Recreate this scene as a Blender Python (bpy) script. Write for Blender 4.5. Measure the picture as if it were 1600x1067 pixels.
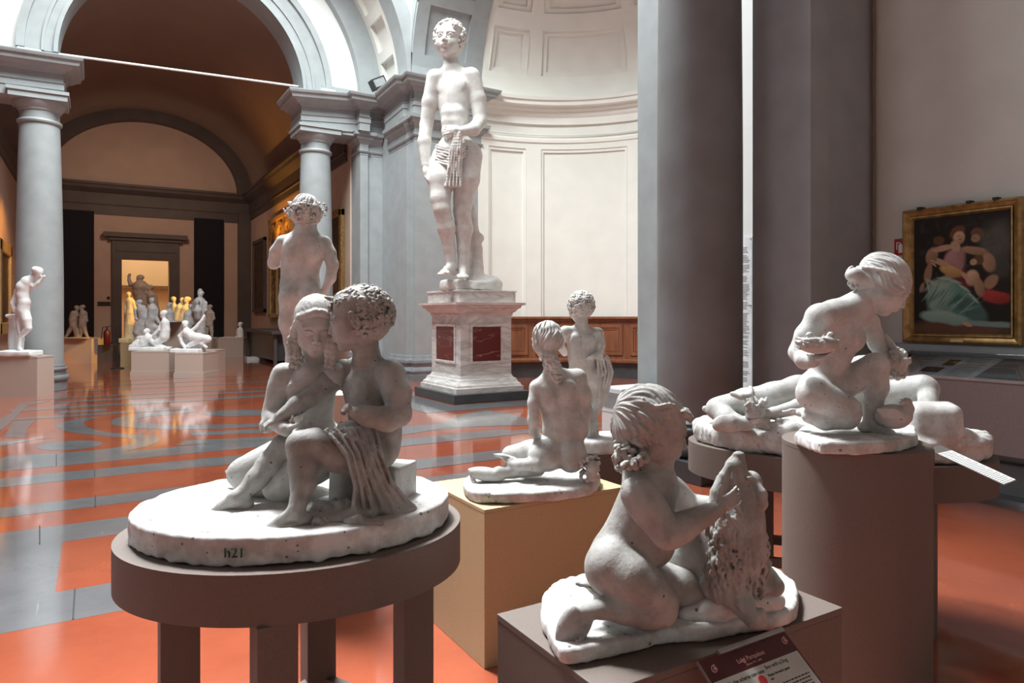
import bpy, math, random
import numpy as np
from mathutils import Vector, Matrix

for o in list(bpy.data.objects):
    bpy.data.objects.remove(o, do_unlink=True)
SCN = bpy.context.scene
COL = SCN.collection
random.seed(7)

# ------------------------------------------------------------------ camera
FPX = 1080.0            # focal length in pixels of the 1600 px wide frame
EYE = 1.6
YAW = math.atan(650 / 1080)
HOR = 492.0             # horizon row
Fx, Fy = math.sin(YAW), math.cos(YAW)
Rx, Ry = math.cos(YAW), -math.sin(YAW)
cam_d = bpy.data.cameras.new('camera')
cam = bpy.data.objects.new('camera', cam_d)
COL.objects.link(cam)
cam.location = (0, 0, EYE)
cam.rotation_euler = (math.pi / 2, 0, -YAW)
cam_d.sensor_width = 36
cam_d.lens = FPX / 1600 * 36
cam_d.shift_y = -(533.5 - HOR) / 1600
cam_d.clip_end = 200
SCN.camera = cam

# ------------------------------------------------------------------ world, lights, exposure
SCN.view_settings.view_transform = 'Standard'
SCN.view_settings.look = 'None'
SCN.view_settings.gamma = 1
SCN.view_settings.use_curve_mapping = False
SCN.view_settings.exposure = 0.0
w = bpy.data.worlds.new('world')
SCN.world = w
w.use_nodes = True
w.node_tree.nodes['Background'].inputs[0].default_value = (0.80, 0.85, 1.0, 1)
w.node_tree.nodes['Background'].inputs[1].default_value = 0.10

def area(name, loc, rot, sx, sy, power, col):
    l = bpy.data.lights.new(name, 'AREA')
    l.shape = 'RECTANGLE'; l.size = sx; l.size_y = sy
    l.energy = power; l.color = col
    o = bpy.data.objects.new(name, l)
    COL.objects.link(o)
    o.location = loc; o.rotation_euler = rot
    return o
# daylight through the skylight of the crossing
area('skylight', (1.9, 11.3, 14.2), (0, 0, 0), 6.0, 6.0, 3900, (0.94, 1.0, 0.985))
# added key light over the plaster casts, aimed down from the crossing
key_lt = area('key_light_casts', (0.2, 7.4, 12.2), (0, 0, 0), 1.7, 1.7, 165, (0.95, 0.97, 1.0))
key_lt.rotation_euler = (Vector((1.0, 2.4, 1.0)) - key_lt.location).to_track_quat('-Z', 'Y').to_euler()
key_lt.data.spread = math.radians(38)
# added fill light from the back left, outside the frame
wl = area('fill_light_left', (-5.2, 5.6, 4.2), (0, 0, 0), 3.6, 4.6, 100, (0.90, 0.97, 1.0))
wl.rotation_euler = (Vector((2.5, 2.2, 1.2)) - wl.location).to_track_quat('-Z', 'Y').to_euler()
def spot(name, loc, to, power, col, ang, blend=0.5, r=0.1):
    l = bpy.data.lights.new(name, 'SPOT')
    l.energy = power; l.color = col; l.spot_size = math.radians(ang); l.spot_blend = blend
    l.shadow_soft_size = r
    o = bpy.data.objects.new(name, l)
    COL.objects.link(o)
    o.location = loc
    o.rotation_euler = (Vector(to) - Vector(loc)).to_track_quat('-Z', 'Y').to_euler()
    return o
ORANGE = (1.0, 0.42, 0.06)
spot('hall_lamp_orange', (4.5, 25.5, 3.0), (5.8, 25.2, 4.6), 420, ORANGE, 100, 0.8)
spot('hall_lamp_warm', (1.8, 25.0, 6.6), (1.8, 31.9, 4.2), 520, (1.0, 0.70, 0.50), 130, 1.0, 0.5)

# ------------------------------------------------------------------ geometry helpers
def P(px, py, d):
    """point at depth d seen at pixel (px, py)"""
    r = (px - 800) / FPX * d
    return Vector((Rx * r + Fx * d, Ry * r + Fy * d, EYE + (HOR - py) / FPX * d))
def ray(px):
    r = (px - 800) / FPX
    return Rx * r + Fx, Ry * r + Fy
def onZ(px, py, z=0.0):
    return P(px, py, (EYE - z) * FPX / (py - HOR))
def onY(px, py, Y):
    return P(px, py, Y / ray(px)[1])
def onX(px, py, X):
    return P(px, py, X / ray(px)[0])
def cam2w(a):
    a = np.asarray(a)
    return np.stack([Rx * a[..., 0] + Fx * a[..., 1], Ry * a[..., 0] + Fy * a[..., 1], a[..., 2]], -1)

def new_mesh(name, verts, faces, mat, parent=None, smooth=False):
    me = bpy.data.meshes.new(name)
    v = np.asarray(verts, dtype=np.float32).reshape(-1, 3)
    if parent is not None:
        v = v - np.array(parent['origin_w'], dtype=np.float32)
        org = None
    else:
        org = np.array([(v[:, 0].min() + v[:, 0].max()) / 2, (v[:, 1].min() + v[:, 1].max()) / 2, v[:, 2].min()], dtype=np.float32)
        v = v - org
    if isinstance(faces, np.ndarray):
        n = len(faces); k = faces.shape[1]
        me.vertices.add(len(v)); me.vertices.foreach_set('co', v.ravel())
        me.loops.add(n * k); me.loops.foreach_set('vertex_index', faces.astype(np.int32).ravel())
        me.polygons.add(n)
        me.polygons.foreach_set('loop_start', np.arange(0, n * k, k, dtype=np.int32))
        me.polygons.foreach_set('loop_total', np.full(n, k, dtype=np.int32))
        me.update(calc_edges=True)
    else:
        me.from_pydata([tuple(map(float, p)) for p in v], [], [tuple(f) for f in faces])
        me.update()
    if smooth:
        me.polygons.foreach_set('use_smooth', [True] * len(me.polygons))
    me.materials.append(mat)
    o = bpy.data.objects.new(name, me)
    COL.objects.link(o)
    if parent is not None:
        o.parent = parent
        o['origin_w'] = parent['origin_w']
    else:
        o.location = [float(c) for c in org]
        o['origin_w'] = [float(c) for c in org]
    return o

class MB:
    def __init__(s): s.v = []; s.f = []
    def add(s, v, f):
        n = len(s.v)
        s.v += [tuple(p) for p in v]
        s.f += [tuple(i + n for i in q) for q in f]
        return s
    def box(s, x0, x1, y0, y1, z0, z1):
        v = [(x, y, z) for z in (z0, z1) for y in (y0, y1) for x in (x0, x1)]
        return s.add(v, [(0, 2, 3, 1), (4, 5, 7, 6), (0, 1, 5, 4), (2, 6, 7, 3), (0, 4, 6, 2), (1, 3, 7, 5)])
    def prism(s, poly, z0, z1):
        n = len(poly)
        a = sum(poly[i][0] * poly[(i + 1) % n][1] - poly[(i + 1) % n][0] * poly[i][1] for i in range(n))
        if a < 0: poly = poly[::-1]
        v = [(p[0], p[1], z0) for p in poly] + [(p[0], p[1], z1) for p in poly]
        f = [tuple(range(n - 1, -1, -1)), tuple(range(n, 2 * n))]
        f += [(i, (i + 1) % n, n + (i + 1) % n, n + i) for i in range(n)]
        return s.add(v, f)
    def bar(s, a, b, w, h=None, up=(0, 0, 1)):
        a = Vector(a); b = Vector(b); h = h or w
        t = (b - a).normalized(); u = Vector(up)
        if abs(t.dot(u)) > .99: u = Vector((1, 0, 0))
        x = t.cross(u).normalized(); y = x.cross(t)
        v = [c + x * (i * w / 2) + y * (j * h / 2) for c in (a, b) for i, j in ((-1, -1), (1, -1), (1, 1), (-1, 1))]
        return s.add(v, [(3, 2, 1, 0), (4, 5, 6, 7), (0, 1, 5, 4), (1, 2, 6, 5), (2, 3, 7, 6), (3, 0, 4, 7)])
    def tube(s, a, b, r, n=12, r2=None):
        a = Vector(a); b = Vector(b); r2 = r if r2 is None else r2
        t = (b - a).normalized(); u = Vector((0, 0, 1)) if abs(t.z) < .9 else Vector((1, 0, 0))
        x = t.cross(u).normalized(); y = t.cross(x)
        v = []
        for c, q in ((a, r), (b, r2)):
            v += [c + (x * math.cos(2 * math.pi * i / n) + y * math.sin(2 * math.pi * i / n)) * q for i in range(n)]
        f = [(i, (i + 1) % n, n + (i + 1) % n, n + i) for i in range(n)]
        f += [tuple(range(n - 1, -1, -1)), tuple(range(n, 2 * n))]
        return s.add(v, f)
    def lathe(s, c, prof, n=48):
        v = []; f = []
        m = len(prof)
        for r, z in prof:
            v += [(c[0] + r * math.cos(2 * math.pi * i / n), c[1] + r * math.sin(2 * math.pi * i / n), c[2] + z) for i in range(n)]
        for j in range(m - 1):
            f += [(j * n + i, j * n + (i + 1) % n, (j + 1) * n + (i + 1) % n, (j + 1) * n + i) for i in range(n)]
        f += [tuple(range(n - 1, -1, -1)), tuple(range((m - 1) * n, m * n))]
        return s.add(v, f)
    def sweep(s, path, prof, dz=None, closed=False):
        """profile of (out, z) swept along a plan path, out to the right hand of the path"""
        n = len(path); v = []; m = len(prof)
        for i in range(n):
            p = Vector(path[i])
            q0 = Vector(path[i - 1]) if (i > 0 or closed) else None
            q1 = Vector(path[(i + 1) % n]) if (i < n - 1 or closed) else None
            ns = []
            if q0 is not None:
                t = (p - q0).normalized(); ns.append(Vector((t.y, -t.x)))
            if q1 is not None:
                t = (q1 - p).normalized(); ns.append(Vector((t.y, -t.x)))
            if len(ns) == 2:
                b = (ns[0] + ns[1]).normalized(); b = b / max(.3, b.dot(ns[0]))
            else: b = ns[0]
            for o_, z in prof:
                v.append((p.x + b.x * o_, p.y + b.y * o_, z + (dz[i] if dz else 0)))
        f = []
        for i in range(n if closed else n - 1):
            j = (i + 1) % n
            for k in range(m - 1):
                f.append((i * m + k, j * m + k, j * m + k + 1, i * m + k + 1))
        return s.add(v, f)
    def ring(s, c, axis, r0, r1, y0, y1, a0=0, a1=180, n=48, e=1.0):
        """solid arch ring: axis 'y' -> lies in XZ planes y0..y1, axis 'x' -> in YZ planes; e squashes its height"""
        v = []; f = []
        for i in range(n + 1):
            a = math.radians(a0 + (a1 - a0) * i / n)
            for r, y in ((r0, y0), (r1, y0), (r1, y1), (r0, y1)):
                if axis == 'y': v.append((c[0] + r * math.cos(a), y, c[1] + r * math.sin(a) * e))
                else: v.append((y, c[0] + r * math.cos(a), c[1] + r * math.sin(a) * e))
        for i in range(n):
            for k in range(4):
                f.append((i * 4 + k, i * 4 + (k + 1) % 4, i * 4 + 4 + (k + 1) % 4, i * 4 + 4 + k))
        f += [(0, 1, 2, 3), (n * 4 + 3, n * 4 + 2, n * 4 + 1, n * 4)]
        return s.add(v, f)
    def build(s, name, mat, parent=None, smooth=False, bevel=0):
        o = new_mesh(name, s.v, s.f, mat, parent, False)
        import bmesh
        bm = bmesh.new(); bm.from_mesh(o.data)
        bmesh.ops.recalc_face_normals(bm, faces=bm.faces)
        bm.to_mesh(o.data); bm.free()
        if smooth:
            o.data.polygons.foreach_set('use_smooth', [True] * len(o.data.polygons))
            o.data.set_sharp_from_angle(angle=math.radians(35))
        if bevel:
            b = o.modifiers.new('bevel', 'BEVEL'); b.width = bevel; b.segments = 2; b.limit_method = 'ANGLE'
        return o

def thing(name, label, cat, loc, group=None):
    o = bpy.data.objects.new(name, None)
    o.empty_display_size = 0.1
    COL.objects.link(o); o.location = loc
    o['origin_w'] = [float(c) for c in loc]
    o['label'] = label; o['category'] = cat
    if group: o['group'] = group
    return o
def tag(o, label, cat, group=None):
    o['label'] = label; o['category'] = cat
    if group: o['group'] = group
    return o
def struct(o):
    o['kind'] = 'structure'; return o

# ------------------------------------------------------------------ materials
def mat(name, col, rough=.6, var=.08, scale=8, bump=0.0, bscale=60, col2=None, spec=.5, metal=0, coat=0, det=6, stretch=None, thr=None):
    m = bpy.data.materials.new(name); m.use_nodes = True
    nt = m.node_tree; b = nt.nodes['Principled BSDF']
    b.inputs['Roughness'].default_value = rough
    b.inputs['Specular IOR Level'].default_value = spec
    b.inputs['Metallic'].default_value = metal
    b.inputs['Coat Weight'].default_value = coat
    tc = nt.nodes.new('ShaderNodeTexCoord')
    src = tc.outputs['Object']
    if stretch:
        mp = nt.nodes.new('ShaderNodeMapping'); mp.inputs['Scale'].default_value = stretch
        nt.links.new(src, mp.inputs[0]); src = mp.outputs[0]
    n = nt.nodes.new('ShaderNodeTexNoise'); n.inputs['Scale'].default_value = scale; n.inputs['Detail'].default_value = det
    nt.links.new(src, n.inputs['Vector'])
    r = nt.nodes.new('ShaderNodeValToRGB')
    c2 = col2 or tuple(c * (1 - var * 2.2) for c in col)
    c1 = col if col2 else tuple(min(1, c * (1 + var)) for c in col)
    lo, hi = thr or (.3, .7)
    r.color_ramp.elements[0].position = lo; r.color_ramp.elements[1].position = hi
    r.color_ramp.elements[0].color = (*c2, 1); r.color_ramp.elements[1].color = (*c1, 1)
    nt.links.new(n.outputs[0], r.inputs[0]); nt.links.new(r.outputs[0], b.inputs['Base Color'])
    if bump:
        n2 = nt.nodes.new('ShaderNodeTexNoise'); n2.inputs['Scale'].default_value = bscale; n2.inputs['Detail'].default_value = 5
        nt.links.new(tc.outputs['Object'], n2.inputs['Vector'])
        bp = nt.nodes.new('ShaderNodeBump'); bp.inputs['Strength'].default_value = bump; bp.inputs['Distance'].default_value = .01
        nt.links.new(n2.outputs[0], bp.inputs['Height']); nt.links.new(bp.outputs[0], b.inputs['Normal'])
    return m

def plaster(name, col, dirt, pit=1.0, rough=.62, bscale=90, amount=.75, glaze=.3):
    """cast plaster: base tone, patches of grime, dark pits and fine grain"""
    m = bpy.data.materials.new(name); m.use_nodes = True
    nt = m.node_tree; N = nt.nodes; L = nt.links; b = N['Principled BSDF']
    b.inputs['Roughness'].default_value = rough
    b.inputs['Specular IOR Level'].default_value = glaze
    tc = N.new('ShaderNodeTexCoord')
    n1 = N.new('ShaderNodeTexNoise'); n1.inputs['Scale'].default_value = 9; n1.inputs['Detail'].default_value = 8; n1.inputs['Roughness'].default_value = .65
    L.new(tc.outputs['Object'], n1.inputs['Vector'])
    r1 = N.new('ShaderNodeValToRGB'); r1.color_ramp.elements[0].position = .42; r1.color_ramp.elements[1].position = .58
    r1.color_ramp.elements[0].color = (*dirt, 1); r1.color_ramp.elements[1].color = (*col, 1)
    L.new(n1.outputs[0], r1.inputs[0])
    mx0 = N.new('ShaderNodeMixRGB'); mx0.inputs[0].default_value = amount
    mx0.inputs[1].default_value = (*col, 1); L.new(r1.outputs[0], mx0.inputs[2])
    v = N.new('ShaderNodeTexVoronoi'); v.inputs['Scale'].default_value = 34
    L.new(tc.outputs['Object'], v.inputs['Vector'])
    n3 = N.new('ShaderNodeTexNoise'); n3.inputs['Scale'].default_value = 14
    L.new(tc.outputs['Object'], n3.inputs['Vector'])
    m1 = N.new('ShaderNodeMath'); m1.operation = 'MULTIPLY'; m1.inputs[1].default_value = .20 * pit
    L.new(n3.outputs[0], m1.inputs[0])
    lt = N.new('ShaderNodeMath'); lt.operation = 'LESS_THAN'
    L.new(v.outputs['Distance'], lt.inputs[0]); L.new(m1.outputs[0], lt.inputs[1])
    vc = N.new('ShaderNodeSeparateColor'); L.new(v.outputs['Color'], vc.inputs[0])
    gt = N.new('ShaderNodeMath'); gt.operation = 'GREATER_THAN'; gt.inputs[1].default_value = .62
    L.new(vc.outputs[0], gt.inputs[0])
    ml = N.new('ShaderNodeMath'); ml.operation = 'MULTIPLY'; L.new(lt.outputs[0], ml.inputs[0]); L.new(gt.outputs[0], ml.inputs[1])
    m2 = N.new('ShaderNodeMath'); m2.operation = 'MULTIPLY'; m2.inputs[1].default_value = .75
    L.new(ml.outputs[0], m2.inputs[0])
    mx = N.new('ShaderNodeMixRGB'); L.new(m2.outputs[0], mx.inputs[0]); L.new(mx0.outputs[0], mx.inputs[1])
    mx.inputs[2].default_value = (.07, .055, .045, 1)
    L.new(mx.outputs[0], b.inputs['Base Color'])
    n2 = N.new('ShaderNodeTexNoise'); n2.inputs['Scale'].default_value = bscale; n2.inputs['Detail'].default_value = 6
    L.new(tc.outputs['Object'], n2.inputs['Vector'])
    bp = N.new('ShaderNodeBump'); bp.inputs['Strength'].default_value = .3; bp.inputs['Distance'].default_value = .006
    L.new(n2.outputs[0], bp.inputs['Height']); L.new(bp.outputs[0], b.inputs['Normal'])
    return m

M = {}
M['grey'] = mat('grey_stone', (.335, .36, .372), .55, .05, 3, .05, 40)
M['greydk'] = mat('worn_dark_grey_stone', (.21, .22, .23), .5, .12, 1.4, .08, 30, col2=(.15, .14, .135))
M['greybase'] = mat('base_grey_stone', (.20, .21, .225), .4, .1, 5, .05, 30)
M['black'] = mat('black_stone', (.06, .065, .07), .35, .1, 4)
M['cream'] = mat('cream_plaster', (.80, .79, .745), .8, .02, 2)
M['white'] = mat('white_plaster', (.82, .82, .81), .8, .02, 2)
M['wallr'] = mat('warm_grey_plaster', (.62, .64, .61), .85, .03, 2)
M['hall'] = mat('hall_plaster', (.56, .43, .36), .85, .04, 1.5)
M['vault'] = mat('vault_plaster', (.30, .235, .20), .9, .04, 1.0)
M['halldk'] = mat('hall_dark_stone', (.10, .085, .085), .6, .08, 2)
M['panel'] = mat('midnight_cloth', (.012, .012, .022), .9, .3, 60)
M['mdf'] = mat('brown_fibreboard', (.145, .112, .094), .65, .05, 140, .1, 400)
M['mdflt'] = mat('pinkish_board', (.50, .40, .345), .7, .04, 90, .1, 300)
M['yel'] = mat('ochre_board', (.48, .37, .21), .6, .05, 120, .1, 300)
M['floor'] = None

def floor_mat(name, col, col2, rough=.09, joint=None):
    m = bpy.data.materials.new(name); m.use_nodes = True
    nt = m.node_tree; N = nt.nodes; L = nt.links; b = N['Principled BSDF']
    tc = N.new('ShaderNodeTexCoord')
    n = N.new('ShaderNodeTexNoise'); n.inputs['Scale'].default_value = 1.6; n.inputs['Detail'].default_value = 9; n.inputs['Roughness'].default_value = .7
    L.new(tc.outputs['Object'], n.inputs['Vector'])
    r = N.new('ShaderNodeValToRGB'); r.color_ramp.elements[0].position = .35; r.color_ramp.elements[1].position = .65
    r.color_ramp.elements[0].color = (*col2, 1); r.color_ramp.elements[1].color = (*col, 1)
    L.new(n.outputs[0], r.inputs[0])
    # fine scratches
    wv = N.new('ShaderNodeTexNoise'); wv.inputs['Scale'].default_value = 30; wv.inputs['Detail'].default_value = 3
    mp = N.new('ShaderNodeMapping'); mp.inputs['Scale'].default_value = (1.0, .05, 1); mp.inputs['Rotation'].default_value = (0, 0, .6)
    L.new(tc.outputs['Object'], mp.inputs[0]); L.new(mp.outputs[0], wv.inputs['Vector'])
    sr = N.new('ShaderNodeValToRGB'); sr.color_ramp.elements[0].position = .70; sr.color_ramp.elements[1].position = .74
    L.new(wv.outputs[0], sr.inputs[0])
    m3 = N.new('ShaderNodeMath'); m3.operation = 'MULTIPLY'; m3.inputs[1].default_value = .35; L.new(sr.outputs[0], m3.inputs[0])
    mx = N.new('ShaderNodeMixRGB'); L.new(m3.outputs[0], mx.inputs[0]); L.new(r.outputs[0], mx.inputs[1])
    mx.inputs[2].default_value = (*[min(1, c * 1.5 + .06) for c in col], 1)
    L.new(mx.outputs[0], b.inputs['Base Color'])
    n2 = N.new('ShaderNodeTexNoise'); n2.inputs['Scale'].default_value = 5; n2.inputs['Detail'].default_value = 6
    L.new(tc.outputs['Object'], n2.inputs['Vector'])
    r2 = N.new('ShaderNodeMapRange'); r2.inputs[3].default_value = rough * .6; r2.inputs[4].default_value = rough * 1.7
    L.new(n2.outputs[0], r2.inputs[0]); L.new(r2.outputs[0], b.inputs['Roughness'])
    b.inputs['Specular IOR Level'].default_value = 1.0
    b.inputs['Coat Weight'].default_value = .8; b.inputs['Coat Roughness'].default_value = .07
    n4 = N.new('ShaderNodeTexNoise'); n4.inputs['Scale'].default_value = 2.2; n4.inputs['Detail'].default_value = 3
    L.new(tc.outputs['Object'], n4.inputs['Vector'])
    bp = N.new('ShaderNodeBump'); bp.inputs['Strength'].default_value = .05; bp.inputs['Distance'].default_value = .02
    L.new(n4.outputs[0], bp.inputs['Height']); L.new(bp.outputs[0], b.inputs['Normal'])
    return m
M['floor'] = floor_mat('terracotta_floor', (.46, .115, .058), (.36, .086, .044))
M['inlay'] = floor_mat('grey_floor_inlay', (.235, .235, .245), (.17, .17, .18), .10)

# ------------------------------------------------------------------ floor
fl = MB(); fl.box(-14, 18, -4, 46, -.2, 0)
struct(fl.build('floor', M['floor']))
_tn = [0]
def trim(mb, m, smooth=False, bevel=0):
    _tn[0] += 1
    return struct(mb.build('trim_%d' % _tn[0], m, None, smooth, bevel))
inl = MB()
_k = [0]
def flat(pts, z=.0):
    _k[0] += 1
    zz = .0006 + .00007 * _k[0]
    inl.add([(p[0], p[1], zz) for p in pts], [tuple(range(len(pts)))])
def chaikin(p, n=3):
    for _ in range(n):
        p = [q for i in range(len(p)) for q in ((p[i][0] * .75 + p[(i + 1) % len(p)][0] * .25, p[i][1] * .75 + p[(i + 1) % len(p)][1] * .25), (p[i][0] * .25 + p[(i + 1) % len(p)][0] * .75, p[i][1] * .25 + p[(i + 1) % len(p)][1] * .75))]
    return p
def zpoly(pts, ox, oy, sc, n=0):
    if n: pts = chaikin(pts, n)
    flat([onZ(ox + x / sc, oy + y / sc) for x, y in pts])
def band(p0, p1, X0, X1):
    """grey strip running across the wing between two floor rows read off at a pixel each"""
    ya, yb = onZ(*p0).y, onZ(*p1).y
    flat([(X0, ya), (X1, ya), (X1, yb), (X0, yb)])
A_lo, A_hi = (200, 952), (200, 906)
xl = onZ(92, 885).x
band(A_lo, A_hi, -14, 3.2)
band((160, 838), (160, 812), -14, 1.9)
ya, yb = onZ(200, 930).y, onZ(160, 825).y
flat([(-14, ya), (xl, ya), (xl, yb), (-14, yb)])
band((150, 791), (150, 776), -14, 4.6)
band((200, 741), (200, 728), -14, 4.9)
band((230, 715), (230, 702), -14, 4.9)
S1 = [(620,262),(450,270),(350,300),(325,325),(400,355),(600,378),(740,385),(778,402),(740,430),(600,455),(400,472),(200,482),(0,492),
      (0,545),(200,522),(400,502),(600,485),(760,462),(900,425),(945,395),(880,370),(700,362),(560,345),(480,310),(500,285)]
zpoly(S1, 0, 580, 3.721, 3)
S2 = [(1150,225),(800,248),(670,270),(635,300),(690,322),(900,340),(1200,338),(1510,322),(1900,300),(1900,282),(1510,302),(1200,310),(950,312),(830,300),(790,280),(860,262),(1150,240)]
zpoly(S2, 0, 580, 3.721, 3)
def ellz(cx, cy, rx, ry, tilt=0):
    c = onZ(cx, cy); a = onZ(cx + rx, cy - tilt) - c; b = onZ(cx, cy + ry) - c
    flat([(c + a * math.cos(t * math.pi / 20) + b * math.sin(t * math.pi / 20)) for t in range(40)])
ellz(109.5, 695.5, 51, 7.5, 3)
ellz(371, 645, 54, 5.5, 1)
zpoly([(1100,355),(1540,335),(2100,312),(2100,330),(1540,360),(1115,375)], 0, 580, 3.721)
zpoly([(1080,402),(1560,380),(2100,352),(2100,372),(1560,402),(1020,432)], 0, 580, 3.721)
zpoly([(20,385),(80,290),(210,282),(160,330),(150,385)], 0, 580, 3.721)
zpoly([(-40,410),(330,385),(200,400),(-40,445)], 0, 580, 3.721)
zpoly([(-40,300),(60,245),(120,180),(300,170),(160,200),(60,300),(-40,380)], 0, 580, 3.721)
for a, b_, x0, x1 in ((232,216,340,620),(205,190,60,1700),(253,240,60,1100),(172,162,300,1700),(148,140,200,1700),(112,106,-200,1700),(86,82,-200,1700),(62,59,-200,1700)):
    ya = onZ(600 / 3.721, 580 + a / 3.721).y; yb = onZ(600 / 3.721, 580 + b_ / 3.721).y
    flat([(onY(x0 / 3.721, 600, ya).x, ya), (onY(x1 / 3.721, 600, ya).x, ya), (onY(x1 / 3.721, 600, yb).x, yb), (onY(x0 / 3.721, 600, yb).x, yb)])
# around the tall marble pedestal
flat([(4.6, 10.35), (7.6, 10.35), (7.6, 11.0), (4.6, 11.0)]); flat([(4.6, 11.0), (5.4, 11.0), (5.4, 13.3), (4.6, 13.3)])
flat([onZ(735, 645), onZ(760, 640), onZ(845, 657), onZ(845, 664), onZ(700, 668), onZ(618, 682), onZ(618, 675), onZ(690, 660)])
band((720, 688), (720, 681), 1.0, 6.4)
band((720, 725), (720, 715), 2.2, 6.4)
band((660, 757), (660, 747), 1.6, 6.4)
trim(inl, M['inlay'])
# slab joints scored across the grey bands
jn = MB()
for px, y0, y1 in ((117, 921, 968), (148, 733, 745), (149, 775, 792), (88, 710, 727), (62, 822, 850)):
    a, b_ = onZ(px, y0), onZ(px - (3 if y0 > 900 else 0), y1)
    jn.bar((a.x, a.y, .0042), (b_.x, b_.y, .0042), .008, .0006)
trim(jn, M['black'])

# ------------------------------------------------------------------ crossing and nave
YA = 17.7; XW = 6.46; ZC = 7.15
# column profile (unit: metres, base radius .43)
def column(c, label, top=5.84, rb=.43, rt=.36, m='grey', plinth=.55, capital=True, bz=0.0, mb_=None):
    t = thing('column', label, 'column', (c[0], c[1], 0), 'grey stone columns of the crossing')
    b = MB()
    b.box(c[0] - plinth, c[0] + plinth, c[1] - plinth, c[1] + plinth, 0, .2) if plinth > .5 else b.lathe((c[0], c[1], 0), [(plinth + .02, 0), (plinth + .02, .2)], 48)
    b.build('plinth', mb_ or M['greybase'], t, bevel=.01)
    b = MB(); pr = []
    for a in range(0, 181, 20): pr.append((rb + .04 + .07 * math.sin(math.radians(a)) , .27 - .07 * math.cos(math.radians(a))))
    pr += [(rb + .05, .36), (rb + .03, .39), (rb + .05, .42)]
    for a in range(0, 181, 30): pr.append((rb + .03 + .045 * math.sin(math.radians(a)), .46 - .04 * math.cos(math.radians(a))))
    pr += [(rb + .03, .53), (rb, .56)]
    b.lathe((c[0], c[1], 0), pr, 64); b.build('base', mb_ or M['greybase'], t, True)
    b = MB(); pr = []
    n = 24
    for i in range(n + 1):
        f = i / n
        r = rb + (rt - rb) * (0 if f < .3 else ((f - .3) / .7) ** 1.5)
        pr.append((r, .54 + (top - .54 - .0) * f))
    b.lathe((c[0], c[1], 0), pr, 64); b.build('shaft', M[m], t, True)
    if capital:
        b = MB()
        b.lathe((c[0], c[1], top), [(rt, -.12), (rt + .04, -.10), (rt + .05, -.07), (rt + .04, -.04), (rt, -.02), (rt, .14), (rt + .03, .16), (rt + .03, .18), (rt + .09, .25), (rt + .13, .32), (rt + .13, .36)], 48)
        b.box(c[0] - rt - .15, c[0] + rt + .15, c[1] - rt - .15, c[1] + rt + .15, top + .34, top + .48)
        b.box(c[0] - rt - .18, c[0] + rt + .18, c[1] - rt - .18, c[1] + rt + .18, top + .46, top + .53)
        b.build('capital', M[m], t, True)
    return t
column((-1.02, YA), 'tall grey stone column at far left with the leaning boy statue before it', top=5.72, plinth=.48)
column((4.80, YA), 'tall grey stone column behind the standing boy seen from behind', top=5.80)
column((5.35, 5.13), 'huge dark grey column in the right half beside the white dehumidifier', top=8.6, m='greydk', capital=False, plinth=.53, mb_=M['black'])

# far entablature: right run (column - respond - pier) and left run
ENT = [(-.5, 6.30), (.012, 6.30), (.012, 6.50), (.03, 6.50), (.03, 6.62), (.06, 6.64), (.012, 6.66), (.012, 6.84), (.05, 6.86), (.07, 6.90), (.16, 6.92), (.20, 6.96), (.30, 6.98), (.32, 7.06), (.36, 7.08), (.38, 7.13), (.38, 7.15), (-.5, 7.15)]
rt_path = [(4.35, 18.3), (4.35, 17.28), (5.75, 17.28), (5.75, 17.05), (6.0, 17.05), (6.0, 17.3), (6.46, 17.3), (6.46, 16.9), (6.38, 16.9), (6.38, 15.7), (6.55, 15.7), (6.55, 15.42), (8.38, 15.42), (8.38, 16.2)]
rt_dz = [-.1, -.1, 0, 0, 0, 0, .02, .02, .02, .1, .12, .14, .1, .1]
e = MB(); e.sweep([p for p in rt_path][::-1][::-1], ENT, rt_dz)
# sweep pushes to the right hand of the path; the path runs so that the crossing lies to its right
trim(e, M['grey'])
e = MB(); e.sweep([(-7, 17.28), (-.6, 17.28), (-.6, 18.3)], ENT, [-.3, -.2, -.2]); trim(e, M['grey'])
e = MB(); e.box(4.37, 6.5, 17.3, 18.3, 6.2, 7.02); e.box(-7, -.62, 17.3, 18.3, 6.12, 6.93)
e.box(6.5, 8.36, 15.5, 18.3, 6.2, 7.2); trim(e, M['grey'])
# respond pilaster at the end of the far screen and the pier of the crossing
CAP = [(.008, 5.74), (.008, 5.80), (.03, 5.80), (.05, 5.84), (.008, 5.86), (.008, 6.02), (.03, 6.04), (.06, 6.10), (.12, 6.14), (.13, 6.20), (.18, 6.22), (.19, 6.30), (.008, 6.30), (.008, 6.52)]
BAS = [(.0, .62), (.03, .60), (.05, .54), (.09, .50), (.10, .44), (.07, .38), (.07, .34), (.12, .30), (.14, .24), (.12, .18), (.12, .16), (.17, .16), (.17, 0)]
pier = MB()
pier.prism([(6.46, 16.85), (6.46, 15.70), (6.60, 15.70), (6.60, 15.5), (8.4, 15.5), (8.4, 18.3), (6.46, 18.3)], 0, 6.3)
struct(pier.build('wall_pier_far', M['grey']))
for pr in (CAP, BAS):
    e = MB(); e.sweep([(6.46, 16.85), (6.46, 15.70), (6.60, 15.70), (6.60, 15.5), (8.4, 15.5), (8.4, 16.0)], pr, [0, 0, .1, .12, .1, .1] if pr is CAP else None)
    trim(e, M['grey'] if pr is CAP else M['greybase'], True)
resp = MB(); resp.prism([(5.84, 17.3), (6.05, 17.3), (6.05, 17.36), (6.5, 17.36), (6.5, 18.0), (5.84, 18.0)], 0, 6.3)
struct(resp.build('wall_respond_far', M['grey']))
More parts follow.
